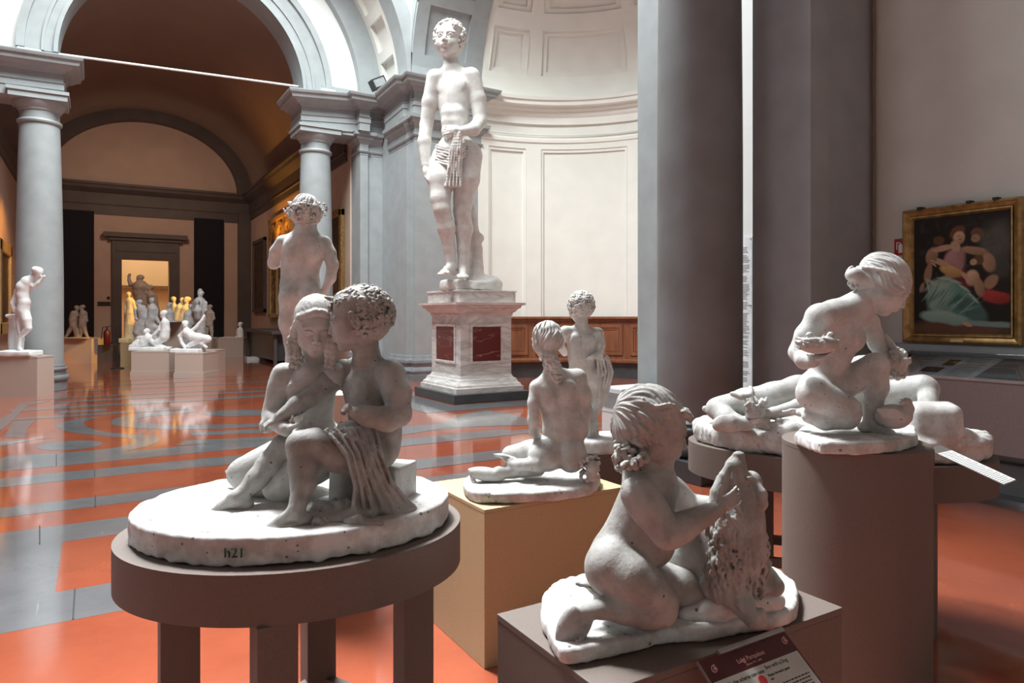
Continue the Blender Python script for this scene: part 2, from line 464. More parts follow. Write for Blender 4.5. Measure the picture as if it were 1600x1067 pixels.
for pr in (CAP, BAS):
    e = MB(); e.sweep([(5.84, 18.0), (5.84, 17.3), (6.05, 17.3), (6.05, 17.36), (6.44, 17.36)], pr); trim(e, M['grey'] if pr is CAP else M['greybase'], True)
wn = MB(); wn.box(6.52, 6.58, 16.86, 17.36, .3, 6.2); trim(wn, M['white'])

# screen wall over the far columns: grey archivolt, white field, grey rib, coffered soffit
C = (1.87, ZC)
a = MB()
a.ring(C, 'y', 2.56, 3.29, 17.50, 18.3)
a.ring(C, 'y', 2.56, 2.64, 17.44, 17.52); a.ring(C, 'y', 2.80, 2.86, 17.46, 17.52); a.ring(C, 'y', 3.14, 3.29, 17.42, 17.52)
trim(a, M['grey'], True)
a = MB(); a.ring(C, 'y', 3.29, 4.6, 17.62, 18.2); struct(a.build('wall_screen_far', M['white'], None, True))
a = MB(); a.ring(C, 'y', 4.02, 4.75, 17.38, 17.64); a.box(-3.4, -2.15, 17.4, 17.7, 6.9, 7.3); a.box(4.9, 6.4, 17.45, 17.66, 7.0, 7.42); trim(a, M['grey'], True)
# soffit with coffers (cream), then the front rib
def coffered(c, axis, R, y0, y1, a0, a1, na, rows, m, depth=.1, fr=.22):
    mb = MB()
    mb.ring(c, axis, R, R + .5, y0, y1, a0, a1, 80)
    return trim(mb, m, True)
sof = MB(); sof.ring(C, 'y', 4.72, 5.3, 16.1, 17.5, 0, 180, 72)
for i in range(15):
    a0 = 2 + i * 12.0
    if i < 15:
        sof.ring(C, 'y', 4.60, 4.74, 16.1, 17.5, a0 - 1.6, a0 + 1.6, 4)
sof.ring(C, 'y', 4.60, 4.74, 16.1, 16.35, 0, 180, 60); sof.ring(C, 'y', 4.60, 4.74, 17.2, 17.5, 0, 180, 60)
trim(sof, M['cream'], True)
rib = MB(); rib.ring(C, 'y', 4.55, 5.2, 15.5, 16.1, 0, 180, 72); trim(rib, M['grey'], True)
# arch of the apse
CA = (11.5, ZC)
ar = MB()
ar.ring(CA, 'x', 4.06, 4.9, 6.5, 8.4, 0, 180, 72)
ar.ring(CA, 'x', 4.0, 4.07, 6.5, 6.82, 0, 180, 72); ar.ring(CA, 'x', 4.0, 4.07, 7.93, 8.4, 0, 180, 72)
ar.ring(CA, 'x', 4.0, 4.07, 6.5, 8.4, 0, 10.8, 8); ar.ring(CA, 'x', 4.0, 4.07, 6.5, 8.4, 169.2, 180, 8)
for i in range(8):
    ar.ring(CA, 'x', 4.0, 4.07, 6.5, 8.4, 27 + i * 17.4, 31.5 + i * 17.4, 5)
ar.box(6.5, 8.4, 15.45, 16.4, 7.1, 7.6)
trim(ar, M['grey'], True)
# pendentive between the two arches
pd = []; pf = []
nz = 24; nx = 8
for j in range(nz + 1):
    z = ZC + 3.95 * j / nz
    xa = C[0] + math.sqrt(max(0, 4.9 ** 2 - (z - ZC) ** 2)); yb = CA[0] + math.sqrt(max(0, 4.1 ** 2 - (z - ZC) ** 2))
    Ax, Ay = min(xa, 6.49), 15.49; Bx, By = 6.49, min(yb, 15.49)
    for i in range(nx + 1):
        t = i / nx
        pd.append((Ax + (Bx - Ax) * t + .25 * math.sin(math.pi * t) * j / nz, Ay + (By - Ay) * t + .25 * math.sin(math.pi * t) * j / nz, z))
for j in range(nz):
    for i in range(nx):
        pf.append((j * (nx + 1) + i, j * (nx + 1) + i + 1, (j + 1) * (nx + 1) + i + 1, (j + 1) * (nx + 1) + i))
m_ = MB(); m_.add(pd, pf); trim(m_, M['white'], True)

# ------------------------------------------------------------------ apse
AC = (8.4, 11.5); AR = 4.0
def pol(r, ang): return (AC[0] + r * math.sin(ang), AC[1] + r * math.cos(ang))
def ang_of(px):
    dx, dy = ray(px)
    A_ = dx * dx + dy * dy; B_ = -2 * (dx * AC[0] + dy * AC[1]); C_ = AC[0] ** 2 + AC[1] ** 2 - AR ** 2
    t = (-B_ + math.sqrt(B_ * B_ - 4 * A_ * C_)) / (2 * A_)
    return math.atan2(dx * t - AC[0], dy * t - AC[1])
def patch(mb, r, a0, a1, z0, z1, n=24, nzz=1, sph=False):
    """outer skin patch on the cylinder (or dome) facing the centre"""
    v = []; f = []
    for j in range(nzz + 1):
        z = z0 + (z1 - z0) * j / nzz
        for i in range(n + 1):
            a = a0 + (a1 - a0) * i / n
            rr = r
            if sph:
                el = z; rr = r * math.cos(el); x, y = pol(rr, a); v.append((x, y, ZC + .1 + r * math.sin(el)))
            else:
                x, y = pol(rr, a); v.append((x, y, z))
    for j in range(nzz):
        for i in range(n):
            f.append((j * (n + 1) + i, (j + 1) * (n + 1) + i, (j + 1) * (n + 1) + i + 1, j * (n + 1) + i + 1))
    return mb.add(v, f)
def cframe(mb, r0, r1, a0, a1, z0, z1, ta, tz, sph=False, n=24):
    """raised frame around a recessed panel: four solid strips with reveals"""
    def slab(b0, b1, y0, y1, nn):
        v = []; f = []
        for j in (0, 1):
            for i in range(nn + 1):
                a = b0 + (b1 - b0) * i / nn; z = (y0, y1)[j]
                for r in (r0, r1):
                    if sph:
                        x, y = pol(r * math.cos(z), a); v.append((x, y, ZC + .1 + r * math.sin(z)))
                    else:
                        x, y = pol(r, a); v.append((x, y, z))
        w_ = (nn + 1) * 2
        for i in range(nn):
            q = i * 2
            f.append((q + 1, q + 3, w_ + q + 3, w_ + q + 1)); f.append((q, w_ + q, w_ + q + 2, q + 2))
            f.append((q, q + 2, q + 3, q + 1)); f.append((w_ + q, w_ + q + 1, w_ + q + 3, w_ + q + 2))
        f.append((0, 1, w_ + 1, w_)); q = nn * 2; f.append((q, w_ + q, w_ + q + 1, q + 1))
        mb.add(v, f)
    slab(a0, a1, z0, z0 + tz, n); slab(a0, a1, z1 - tz, z1, n)
    slab(a0, a0 + ta, z0 + tz, z1 - tz, 2); slab(a1 - ta, a1, z0 + tz, z1 - tz, 2)
edges = [ang_of(p) for p in (763, 822, 845, 980)]
gap = edges[2] - edges[1]; wid = edges[3] - edges[2]; nar = edges[1] - edges[0]
panels = [(edges[0], edges[1]), (edges[2], edges[3])]
a = edges[3] + gap
panels += [(a, a + wid)]; a += wid + gap
panels += [(a, a + wid)]; a += wid + gap
panels = [p for p in panels if p[1] < math.pi - .02]
apw = MB(); patch(apw, AR + .06, -.02, math.pi + .02, 0, ZC + .2, 96)
struct(apw.build('wall_apse', M['cream'], None, True))
fr = MB()
zt, zb = 5.95, 1.3
a_prev = -.02
for (p0, p1) in panels:
    patch(fr, AR, a_prev, p0, zb, zt, 6); cframe(fr, AR, AR + .06, p0 - .004, p0 + .004, zb, zt, .003, .01, n=1)
    cframe(fr, AR + .022, AR + .06, p0, p1, zb, zt, .018, .08)
    cframe(fr, AR, AR + .06, p1 - .002, p1 + .002, zb, zt, .001, .01, n=1)
    a_prev = p1
patch(fr, AR, a_prev, math.pi, zb, zt, 12)
cframe(fr, AR, AR + .06, 0, math.pi, zt, 6.9, .01, .3, n=96)
trim(fr, M['cream'], True)
# string course and main cornice of the apse
cv = MB()
path = [pol(AR, i * math.pi / 96) for i in range(97)]
cv.sweep(path, [(0, 6.1), (.03, 6.12), (.03, 6.2), (0, 6.22)], None)
cv.sweep(path, [(0, 6.30), (.02, 6.31), (.02, 6.34), (0, 6.35)], None)
cv.sweep(path, [(0, 6.78), (.04, 6.82), (.06, 6.92), (.14, 6.95), (.16, 7.02), (.26, 7.04), (.26, 7.14), (.30, 7.16), (.31, 7.24), (0, 7.26)], None)
trim(cv, M['cream'], True)
dome = MB(); patch(dome, AR + .10, -.02, math.pi + .02, 0, math.pi / 2, 96, 24, True)
struct(dome.build('ceiling_apse_dome', M['cream'], None, True))
dc = MB()
rows = [(.15, .43), (.53, .80), (.90, 1.12)]
el_prev = 0.0
for (e0, e1) in rows:
    patch(dc, AR, 0, math.pi, el_prev, e0, 96, 2, True)
    a_prev = -.01
    for (p0, p1) in panels:
        patch(dc, AR, a_prev, p0, e0, e1, 8, 5, True); a_prev = p1
        cframe(dc, AR, AR + .1, p0 - .002, p1 + .002, e0, e1, .002, .002, True)
        cframe(dc, AR + .05, AR + .1, p0, p1, e0, e1, .035, .03, True)
    patch(dc, AR, a_prev, math.pi, e0, e1, 10, 5, True)
    el_prev = e1
patch(dc, AR, 0, math.pi, el_prev, math.pi / 2, 96, 8, True)
trim(dc, M['cream'], True)

# wooden bench panelling in the apse
M['wood'] = mat('walnut_panelling', (.30, .115, .055), .35, .2, 3, .03, 60, col2=(.17, .06, .03), stretch=(3, 3, .4))
bench = thing('bench', 'long curved walnut bench with panelled back lining the apse wall', 'bench', (*pol(3.7, 1.0), 0))
b = MB(); b.sweep(path, [(.02, .38), (.02, 1.42), (.05, 1.43), (.05, 1.48), (.12, 1.50), (.12, 1.55), (0, 1.56)]); b.build('back_panelling', M['wood'], bench, True)
b = MB(); b.sweep(path, [(.04, .40), (.55, .40), (.56, .42), (.56, .46), (.04, .47)]); b.build('seat', M['wood'], bench, True)
b = MB(); b.sweep(path, [(.45, 0.0), (.45, .40), (.02, .40)]); b.build('plinth', M['black'], bench, True)
b = MB(); m2 = MB()
k = 0; a = edges[0] - .02
seglen = [nar + .04, wid / 2, wid / 2, wid / 2, wid / 2, wid / 2, wid / 2]
for s_ in seglen:
    if a + s_ > math.pi: break
    b = MB(); cframe(b, AR - .05, AR - .015, a + .01, a + s_ - .01, .56, 1.36, .022, .09); b.build('panel_frame', M['wood'], bench)
    m2 = MB(); cframe(m2, AR - .035, AR - .015, a + .035, a + s_ - .035, .66, 1.26, .012, .04); m2.build('moulding', M['wood'], bench)
    a += s_ + .03


# ------------------------------------------------------------------ nave behind the far columns
XL, XR, YE = -2.12, 5.8, 32.0
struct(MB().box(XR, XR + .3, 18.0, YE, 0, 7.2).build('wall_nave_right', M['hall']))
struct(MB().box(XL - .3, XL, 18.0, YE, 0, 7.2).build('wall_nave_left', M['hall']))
HC = [(0, 5.72), (.05, 5.74), (.05, 5.95), (.1, 5.98), (.08, 6.02), (.05, 6.04), (.05, 6.45), (.12, 6.5), (.2, 6.55), (.3, 6.62), (.34, 6.72), (.4, 6.75), (.4, 6.84), (0, 6.86)]
e = MB(); e.sweep([(XR, YE), (XR, 18.2)][::-1], [(-o_, z) for o_, z in HC][::1]); 
e = MB(); e.sweep([(XR, YE), (XR, 18.2)], HC); trim(e, M['halldk'])
e = MB(); e.sweep([(XL, 18.2), (XL, YE)], HC); trim(e, M['halldk'])
# vault
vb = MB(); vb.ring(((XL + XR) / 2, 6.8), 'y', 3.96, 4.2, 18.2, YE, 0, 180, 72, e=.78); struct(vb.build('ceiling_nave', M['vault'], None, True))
# end wall
ew = MB()
def endbox(px0, px1, y0, y1, Y0, Y1, Yref=YE):
    """box on the end wall from pixel columns and heights in metres"""
    return (onY(px0, 500, Yref).x, onY(px1, 500, Yref).x, Y0, Y1, y0, y1)
dx0, dx1 = onY(190, 500, YE).x, onY(264, 500, YE).x; dtop = onY(225, 406, YE).z
ew.box(XL - .3, dx0, YE, YE + .4, 0, 10.4); ew.box(dx1, XR + .3, YE, YE + .4, 0, 10.4); ew.box(dx0, dx1, YE, YE + .4, dtop, 10.4)
struct(ew.build('wall_nave_end', M['hall']))
e = MB(); e.ring(((XL + XR) / 2, 6.8), 'y', 3.42, 4.0, YE - .5, YE, 0, 180, 60, e=.78); trim(e, M['halldk'], True)
e = MB(); e.sweep([(XL, YE), (XR, YE)], HC); e.box(XL, XR, YE - .08, YE, 5.6, 6.2); trim(e, M['halldk'])
e = MB()
for p0, p1 in ((92, 147), (303, 349)):
    e.box(onY(p0, 500, YE).x, onY(p1, 500, YE).x, YE - .1, YE, 0, 5.7)
e.box(XL, onY(92, 500, YE).x, YE - .1, YE, 0, 5.7)
trim(e, M['panel'])
e = MB(); e.box(onY(371, 500, YE).x, XR, YE - .3, YE, 0, 6.0); e.box(dx1, XR, YE - .12, YE, 0, .5); e.box(XL, dx0, YE - .12, YE, 0, .5)
trim(e, M['halldk'])
# portal
fx0, fx1 = onY(175, 500, YE).x, onY(279, 500, YE).x; ftop = onY(225, 378, YE).z
e = MB()
e.box(fx0, dx0, YE - .25, YE, 0, dtop); e.box(dx1, fx1, YE - .25, YE, 0, dtop); e.box(fx0, fx1, YE - .25, YE, dtop, ftop)
e.box(fx0 - .1, fx1 + .1, YE - .35, YE, ftop, ftop + .12); e.box(fx0 - .3, fx1 + .3, YE - .5, YE, ftop + .12, ftop + .30)
e.box(fx0 + .15, fx1 - .15, YE - .29, YE, dtop + .3, ftop - .12)
struct(e.build('door_1', M['halldk']))
# lit room beyond the portal
M['room'] = mat('far_room_plaster', (.78, .64, .46), .9, .03, 1)
e = MB(); e.box(dx0 - 3, dx1 + 3, YE + 6, YE + 6.3, 0, 8); struct(e.build('wall_beyond', M['room']))
e = MB(); e.box(dx0 - 2.6, dx0 - 2.4, YE + .4, YE + 6, 0, 8); e.box(dx1 + 2.4, dx1 + 2.6, YE + .4, YE + 6, 0, 8); struct(e.build('wall_beyond_sides', M['room']))
struct(MB().box(dx0 - 3, dx1 + 3, YE + .4, YE + 6.3, 8, 8.2).build('ceiling_beyond', M['room']))
e = MB(); zz = onY(240, 452, YE + 5.9).z
e.box(dx0 - 2, dx1 + 3, YE + 5.6, YE + 6, zz, zz + .16); trim(e, mat('shelf_dark', (.2, .13, .08), .6))
area('room_lamp_beyond', ((dx0 + dx1) / 2, YE + 3.2, 7.6), (0, 0, 0), 3, 3, 260, (1.0, .80, .52))
# tie rod
e = MB(); e.tube((-.7, 17.9, 7.25), (4.43, 17.9, 7.42), .028); tag(e.build('tie_rod', mat('pale_iron', (.75, .74, .72), .4)), 'thin pale tie rod spanning the big arch', 'rod')

# ------------------------------------------------------------------ near wing, right side
pn = MB(); pn.prism([(6.46, 6.15), (6.46, 7.3), (6.6, 7.3), (6.6, 7.5), (8.4, 7.5), (8.4, 6.15)], 0, 9); struct(pn.build('wall_pier_near', M['grey']))
e = MB(); e.sweep([(8.4, 7.5), (6.6, 7.5), (6.6, 7.3), (6.46, 7.3), (6.46, 6.15)], BAS); trim(e, M['greybase'], True)
struct(MB().box(6.60, 6.8, 4.5, 6.3, 0, 9).build('wall_recess_near', M['white']))
rn = MB(); rn.prism([(5.84, 4.86), (5.84, 4.18), (6.12, 4.18), (6.12, 4.24), (6.95, 4.24), (6.95, 4.9), (6.60, 4.9)], 0, 9)
struct(rn.build('wall_respond_near', M['grey']))
struct(MB().box(-9, 7.2, -3.8, -3.5, 0, 9).build('wall_behind', M['wallr']))
struct(MB().box(-9, 7.2, -3.8, 4.6, 9.0, 9.3).build('ceiling_near_wing', M['wallr']))
e = MB(); e.sweep([(6.60, 4.86), (5.84, 4.86), (5.84, 4.18), (6.12, 4.18), (6.12, 4.24), (6.95, 4.24)], [(-0 + o_, z) for o_, z in BAS]); trim(e, M['greybase'], True)
e = MB(); e.tube((6.90, 4.20, 0.2), (6.90, 4.20, 8.9), .018); trim(e, mat('bronze_strip', (.20, .16, .12), .5))
struct(MB().box(6.95, 7.2, -3.5, 4.3, 0, 9).build('wall_right', M['wallr']))
struct(MB().box(6.80, 6.95, -3.5, 4.2, 0, .30).build('baseboard_right', M['grey'], bevel=.02))
struct(MB().box(6.60, 6.80, -3.5, 4.2, 0, .035).build('trim_90', M['inlay']))
struct(MB().box(6.88, 6.95, -3.5, 4.2, 1.18, 1.32).build('trim_91', M['grey'], bevel=.02))

# ================================================================== sculpting engine
# Figures are modelled as one smooth distance field per part and skinned with surface nets.
def V3(*a): return np.array(a, dtype=float)
def nrm(v):
    v = np.asarray(v, float); return v / (np.linalg.norm(v) + 1e-12)
class SC:
    def __init__(s, d0, h):
        s.d0 = d0; s.h = h; s.ops = []; s.px = d0 / FPX; s.hold = 0.0
    def p(s, px, py, dd=0.0):
        """pixel position at depth d0+dd -> (right, depth, height)"""
        d = s.d0 + dd
        return V3((px - 800) / FPX * d, d, EYE + (HOR - py) / FPX * d)
    # --- primitives: k is the blend radius, sub carves away
    def cone(s, a, b, ra, rb=None, k=None, sub=False):
        a = V3(*a); b = V3(*b); rb = ra if rb is None else rb
        k = min(ra, rb) * .6 if k is None else k
        R = max(ra, rb)
        lo = np.minimum(a, b) - R; hi = np.maximum(a, b) + R
        ab = b - a; L2 = max(1e-9, ab @ ab)
        def f(X, Y, Z):
            x = X - a[0]; y = Y - a[1]; z = Z - a[2]
            t = np.clip((x * ab[0] + y * ab[1] + z * ab[2]) / L2, 0, 1)
            return np.sqrt((x - ab[0] * t) ** 2 + (y - ab[1] * t) ** 2 + (z - ab[2] * t) ** 2) - (ra + (rb - ra) * t)
        s.ops.append((lo, hi, f, k, sub))
    def chain(s, pts, k=None, sub=False):
        """pts: list of (point, radius)"""
        for (a, ra), (b, rb) in zip(pts[:-1], pts[1:]):
            s.cone(a, b, ra, rb, k, sub)
    def ell(s, c, r, A=None, k=0.01, sub=False):
        c = V3(*c); r = np.maximum(np.asarray(r, float), 1e-4); A = np.eye(3) if A is None else A
        ext = np.sqrt(((A * r) ** 2).sum(1)); lo = c - ext; hi = c + ext
        def f(X, Y, Z):
            x = X - c[0]; y = Y - c[1]; z = Z - c[2]
            k0 = 0; k1 = 0
            for i in range(3):
                q = (x * A[0, i] + y * A[1, i] + z * A[2, i]) / r[i]
                k0 = k0 + q * q; k1 = k1 + (q / r[i]) ** 2
            k0 = np.sqrt(k0); k1 = np.sqrt(k1) + 1e-9
            return k0 * (k0 - 1) / k1
        s.ops.append((lo, hi, f, k, sub))
    def box(s, c, r, A=None, rd=0.005, k=0.004, sub=False):
        c = V3(*c); r = np.asarray(r, float); A = np.eye(3) if A is None else A
        ext = np.abs(A * r).sum(1) + rd
        def f(X, Y, Z):
            x = X - c[0]; y = Y - c[1]; z = Z - c[2]
            q = [np.abs(x * A[0, i] + y * A[1, i] + z * A[2, i]) - (r[i] - rd) for i in range(3)]
            o_ = np.sqrt(sum(np.maximum(t, 0) ** 2 for t in q))
            return o_ + np.minimum(np.maximum(np.maximum(q[0], q[1]), q[2]), 0) - rd
        s.ops.append((c - ext, c + ext, f, k, sub))
    def slab(s, poly, z0, z1, rd=0.008, k=0.01):
        """vertical prism over polygon [(r,d)...]"""
        pl = np.asarray(poly, float)
        lo = V3(pl[:, 0].min(), pl[:, 1].min(), z0) - .01; hi = V3(pl[:, 0].max(), pl[:, 1].max(), z1) + .01
        def f(X, Y, Z):
            x = X[:, :, :1]; y = Y[:, :, :1]
            x, y = np.broadcast_arrays(x, y)
            dmin = np.full(x.shape, 1e9); ins = np.zeros(x.shape, bool)
            n = len(pl)
            for i in range(n):
                ax, ay = pl[i]; bx, by = pl[(i + 1) % n]
                ex, ey = bx - ax, by - ay; wx = x - ax; wy = y - ay
                t = np.clip((wx * ex + wy * ey) / (ex * ex + ey * ey + 1e-12), 0, 1)
                dmin = np.minimum(dmin, (wx - ex * t) ** 2 + (wy - ey * t) ** 2)
                c = ((ay > y) != (by > y)) & (x < (bx - ax) * (y - ay) / (by - ay + 1e-12) + ax)
                ins ^= c
            d2 = np.sqrt(dmin) * np.where(ins, -1, 1) + rd
            dz = np.abs(Z - (z0 + z1) / 2) - (z1 - z0) / 2 + rd
            return np.minimum(np.maximum(d2, dz), 0) + np.sqrt(np.maximum(d2, 0) ** 2 + np.maximum(dz, 0) ** 2) - rd
        s.ops.append((lo, hi, f, k, False))
    def rough(s, lo, hi, amp, freq, seed=0, ridge=False, n=5):
        """surface displacement inside a box, by layered directional waves"""
        rg = np.random.RandomState(seed); dirs = rg.normal(size=(n, 3)); dirs /= np.linalg.norm(dirs, axis=1)[:, None]
        ph = rg.uniform(0, 6.28, n); fr = freq * rg.uniform(.6, 1.7, n)
        def f(X, Y, Z):
            q = 0
            for i in range(n):
                wv = np.sin((X * dirs[i, 0] + Y * dirs[i, 1] + Z * dirs[i, 2]) * fr[i] + ph[i] + 1.3 * np.sin((X * dirs[i - 1, 0] + Y * dirs[i - 1, 1] + Z * dirs[i - 1, 2]) * fr[i] * .6))
                q = q + (np.abs(wv) * 2 - 1 if ridge else wv)
            return q * (amp / n * 1.6)
        s.ops.append((V3(*lo), V3(*hi), f, 0, 'add'))
    def strands(s, c, A, R, amp, freq, k=1.0, twist=0.0, zlim=None):
        """combed locks: grooves running from crown to nape around axis A[:,2]"""
        c = V3(*c)
        def f(X, Y, Z):
            x = X - c[0]; y = Y - c[1]; z = Z - c[2]
            u = x * A[0, 0] + y * A[1, 0] + z * A[2, 0]; v = x * A[0, 1] + y * A[1, 1] + z * A[2, 1]; w_ = x * A[0, 2] + y * A[1, 2] + z * A[2, 2]
            an = np.arctan2(u, v) + twist * w_ / R
            g = np.sin(an * freq + 2.2 * np.sin(w_ / R * 4 + an * 2)) * .6 + .4 * np.sin(an * freq * 2.1 + 3 * np.sin(w_ / R * 6))
            rr = np.sqrt(u * u + v * v) / R
            return g * amp * np.clip(rr * 1.6, 0, 1)
        s.ops.append((c - R * 1.6, c + R * 1.6, f, 0, 'add'))
    def build(s, name, material, parent, keep_low=None):
        h = s.h
        adds = [o for o in s.ops if o[4] is False]
        lo = np.min([o[0] for o in adds], 0) - 3 * h; hi = np.max([o[1] for o in adds], 0) + 3 * h
        n = np.ceil((hi - lo) / h).astype(int) + 1
        xs = [lo[i] + h * np.arange(n[i]) for i in range(3)]
        F = np.full(n, 4 * h + .05, dtype=np.float32)
        for (a, b, f, k, mode) in s.ops:
            pad = max(k * 1.1, 0) + 2.5 * h
            i0 = np.clip(np.floor((a - pad - lo) / h).astype(int), 0, n - 1); i1 = np.clip(np.ceil((b + pad - lo) / h).astype(int) + 1, 1, n)
            if (i1 <= i0).any(): continue
            sl = tuple(slice(i0[q], i1[q]) for q in range(3))
            X = xs[0][sl[0]].astype(np.float32)[:, None, None]; Y = xs[1][sl[1]].astype(np.float32)[None, :, None]; Z = xs[2][sl[2]].astype(np.float32)[None, None, :]
            G = F[sl]
            D = f(X, Y, Z)
            if mode == 'add':
                G += np.broadcast_to(D, G.shape).astype(np.float32) * (np.abs(G) < .04)
                continue
            D = np.broadcast_to(D, G.shape)
            if mode:      # subtract
                if k > 0:
                    hh = np.maximum(k - np.abs(G + D), 0) / k
                    G[...] = np.maximum(G, -D) + hh * hh * k * .25
                else: G[...] = np.maximum(G, -D)
            else:
                if k > 0:
                    hh = np.maximum(k - np.abs(G - D), 0) / k
                    G[...] = np.minimum(G, D) - hh * hh * k * .25
                else: G[...] = np.minimum(G, D)
        for ax in range(3):
            for e in (0, -1):
                ix = [slice(None)] * 3; ix[ax] = e; F[tuple(ix)] = .05
        v, q = surface_nets(F)
        v = v * h + lo
        o = new_mesh(name, cam2w(v), q, material, parent, True)
        return o

def surface_nets(F):
    S = F < 0
    nx, ny, nz = F.shape
    cs = np.zeros((nx - 1, ny - 1, nz - 1), np.int8)
    for i in (0, 1):
        for j in (0, 1):
            for k in (0, 1):
                cs += S[i:nx - 1 + i, j:ny - 1 + j, k:nz - 1 + k]
    act = np.argwhere((cs > 0) & (cs < 8))
    idx = np.full(cs.shape, -1, np.int32)
    idx[act[:, 0], act[:, 1], act[:, 2]] = np.arange(len(act))
    pos = np.zeros((len(act), 3)); cnt = np.zeros(len(act))
    cor = [(0, 0, 0), (1, 0, 0), (0, 1, 0), (1, 1, 0), (0, 0, 1), (1, 0, 1), (0, 1, 1), (1, 1, 1)]
    val = [F[act[:, 0] + c[0], act[:, 1] + c[1], act[:, 2] + c[2]].astype(float) for c in cor]
    for a in range(8):
        for b in range(a + 1, 8):
            ca, cb = cor[a], cor[b]
            if sum(abs(ca[i] - cb[i]) for i in range(3)) != 1: continue
            va, vb = val[a], val[b]
            m = (va < 0) != (vb < 0)
            t = va[m] / (va[m] - vb[m])
            pos[m] += np.array(ca) + t[:, None] * (np.array(cb) - np.array(ca)); cnt[m] += 1
    v = act + pos / cnt[:, None]
    quads = []
    for ax in range(3):
        a1, a2 = [(1, 2), (2, 0), (0, 1)][ax]
        sa = [slice(None)] * 3; sb = [slice(None)] * 3
        sa[ax] = slice(0, -1); sb[ax] = slice(1, None)
        A_, B_ = S[tuple(sa)], S[tuple(sb)]
        e = np.argwhere(A_ != B_)
        e = e[(e[:, a1] > 0) & (e[:, a2] > 0) & (e[:, a1] < F.shape[a1] - 1) & (e[:, a2] < F.shape[a2] - 1)]
        if len(e) == 0: continue
        fl_ = A_[e[:, 0], e[:, 1], e[:, 2]]
        def cell(d1, d2):
            c = e.copy(); c[:, a1] += d1; c[:, a2] += d2
            return idx[c[:, 0], c[:, 1], c[:, 2]]
        q = np.stack([cell(-1, -1), cell(0, -1), cell(0, 0), cell(-1, 0)], 1)
        q[~fl_] = q[~fl_][:, ::-1]
        quads.append(q)
    return v, np.concatenate(quads)

# ------------------------------------------------------------------ anatomy
def frame(fwd, up):
    y = nrm(fwd); up = np.asarray(up, float)
    x = nrm(np.cross(y, up)); z = np.cross(x, y)
    return np.stack([x, y, z], 1)        # columns: subject's right hand side, forward, up

def head(s, c, H, fwd, up=(0, 0, 1), child=True, neck=None, lids=True, mouth=0.0):
    """head of height H (chin to crown) centred on c"""
    A = frame(fwd, up); c = V3(*c)
    def L(x, y, z): return c + A @ V3(x, y, z) * H
    def e(x, y, z, rx, ry, rz, k=.05, sub=False): s.ell(L(x, y, z), V3(rx, ry, rz) * H, A, k * H, sub)
    w_ = 1.06 if child else 1.0
    e(0, -.06, .13, .345 * w_, .43, .365, .05)
    e(0, .10, -.02, .30 * w_, .33, .36, .12)
    e(0, .20, -.24, .215 * w_, .20, .20, .14)                     # lower face
    e(0, .285, -.405, .095, .085, .075, .10)                      # chin
    for sg in (-1, 1):
        e(sg * .155, .25, -.16, .13 * w_, .11, .13, .09)           # cheek
        e(sg * .14, .345, .075, .12, .06, .045, .06)              # brow
        e(sg * .215, .06, -.28, .08, .14, .10, .10)                # jaw angle
    for sg in (-1, 1):
        e(sg * .145, .435, -.005, .095, .075, .055, .06, True)    # socket
        e(sg * .14, .335, -.012, .082, .075, .070, .012)          # eyeball
        s.chain([(L(sg * .065, .395, -.005), .011 * H), (L(sg * .14, .418, .030), .014 * H), (L(sg * .215, .375, .004), .011 * H)], .012 * H)
        s.chain([(L(sg * .07, .39, -.02), .009 * H), (L(sg * .14, .402, -.052), .010 * H), (L(sg * .21, .37, -.02), .009 * H)], .012 * H)
    s.chain([(L(0, .385, .045), .030 * H), (L(0, .440, -.07), .032 * H), (L(0, .482, -.135), .036 * H)], .04 * H)
    for sg in (-1, 1):
        e(sg * .048, .448, -.15, .034, .04, .03, .02)
        e(sg * .024, .475, -.178, .012, .02, .012, .006, True)
    e(0, .395, -.25, .10, .06, .06, .06)
    e(0, .412, -.238, .080, .034, .022, .02)
    e(0, .400, -.292, .066, .036, .026, .02)
    e(0, .455, -.265, .085, .045, .006 + mouth, .01, True)
    e(0, .41, -.335, .06, .03, .015, .03, True)
    for sg in (-1, 1):
        e(sg * .345 * w_, -.03, -.035, .04, .085, .115, .03)
        e(sg * .385 * w_, -.015, -.03, .025, .04, .07, .02, True)
        e(sg * .345 * w_, -.01, -.13, .03, .035, .035, .02)
    if neck is not None:
        s.cone(L(0, -.10, -.22), neck, .205 * H, .215 * H, .10 * H)
    return A

def hair_cap(s, c, H, A, grow=1.0, front=.30, low=-.18, thick=.045):
    """hair mass over the skull, hairline high on the forehead"""
    c = V3(*c)
    def L(x, y, z): return c + A @ V3(x, y, z) * H
    s.ell(L(0, -.08, .14), V3(.385, .455, .40) * H * grow, A, .04 * H)
    s.ell(L(0, -.22, -.06), V3(.335, .30, .32) * H * grow, A, .08 * H)
    # keep the face and nape free
    s.ell(L(0, .48, -.22), V3(.40, .42, .42) * H, A, .05 * H, True)
    s.ell(L(0, .18, -.52), V3(.60, .36, .30) * H, A, .05 * H, True)
    for sg in (-1, 1):
        s.ell(L(sg * .37, .10, -.10), V3(.12, .13, .17) * H, A, .04 * H, True)

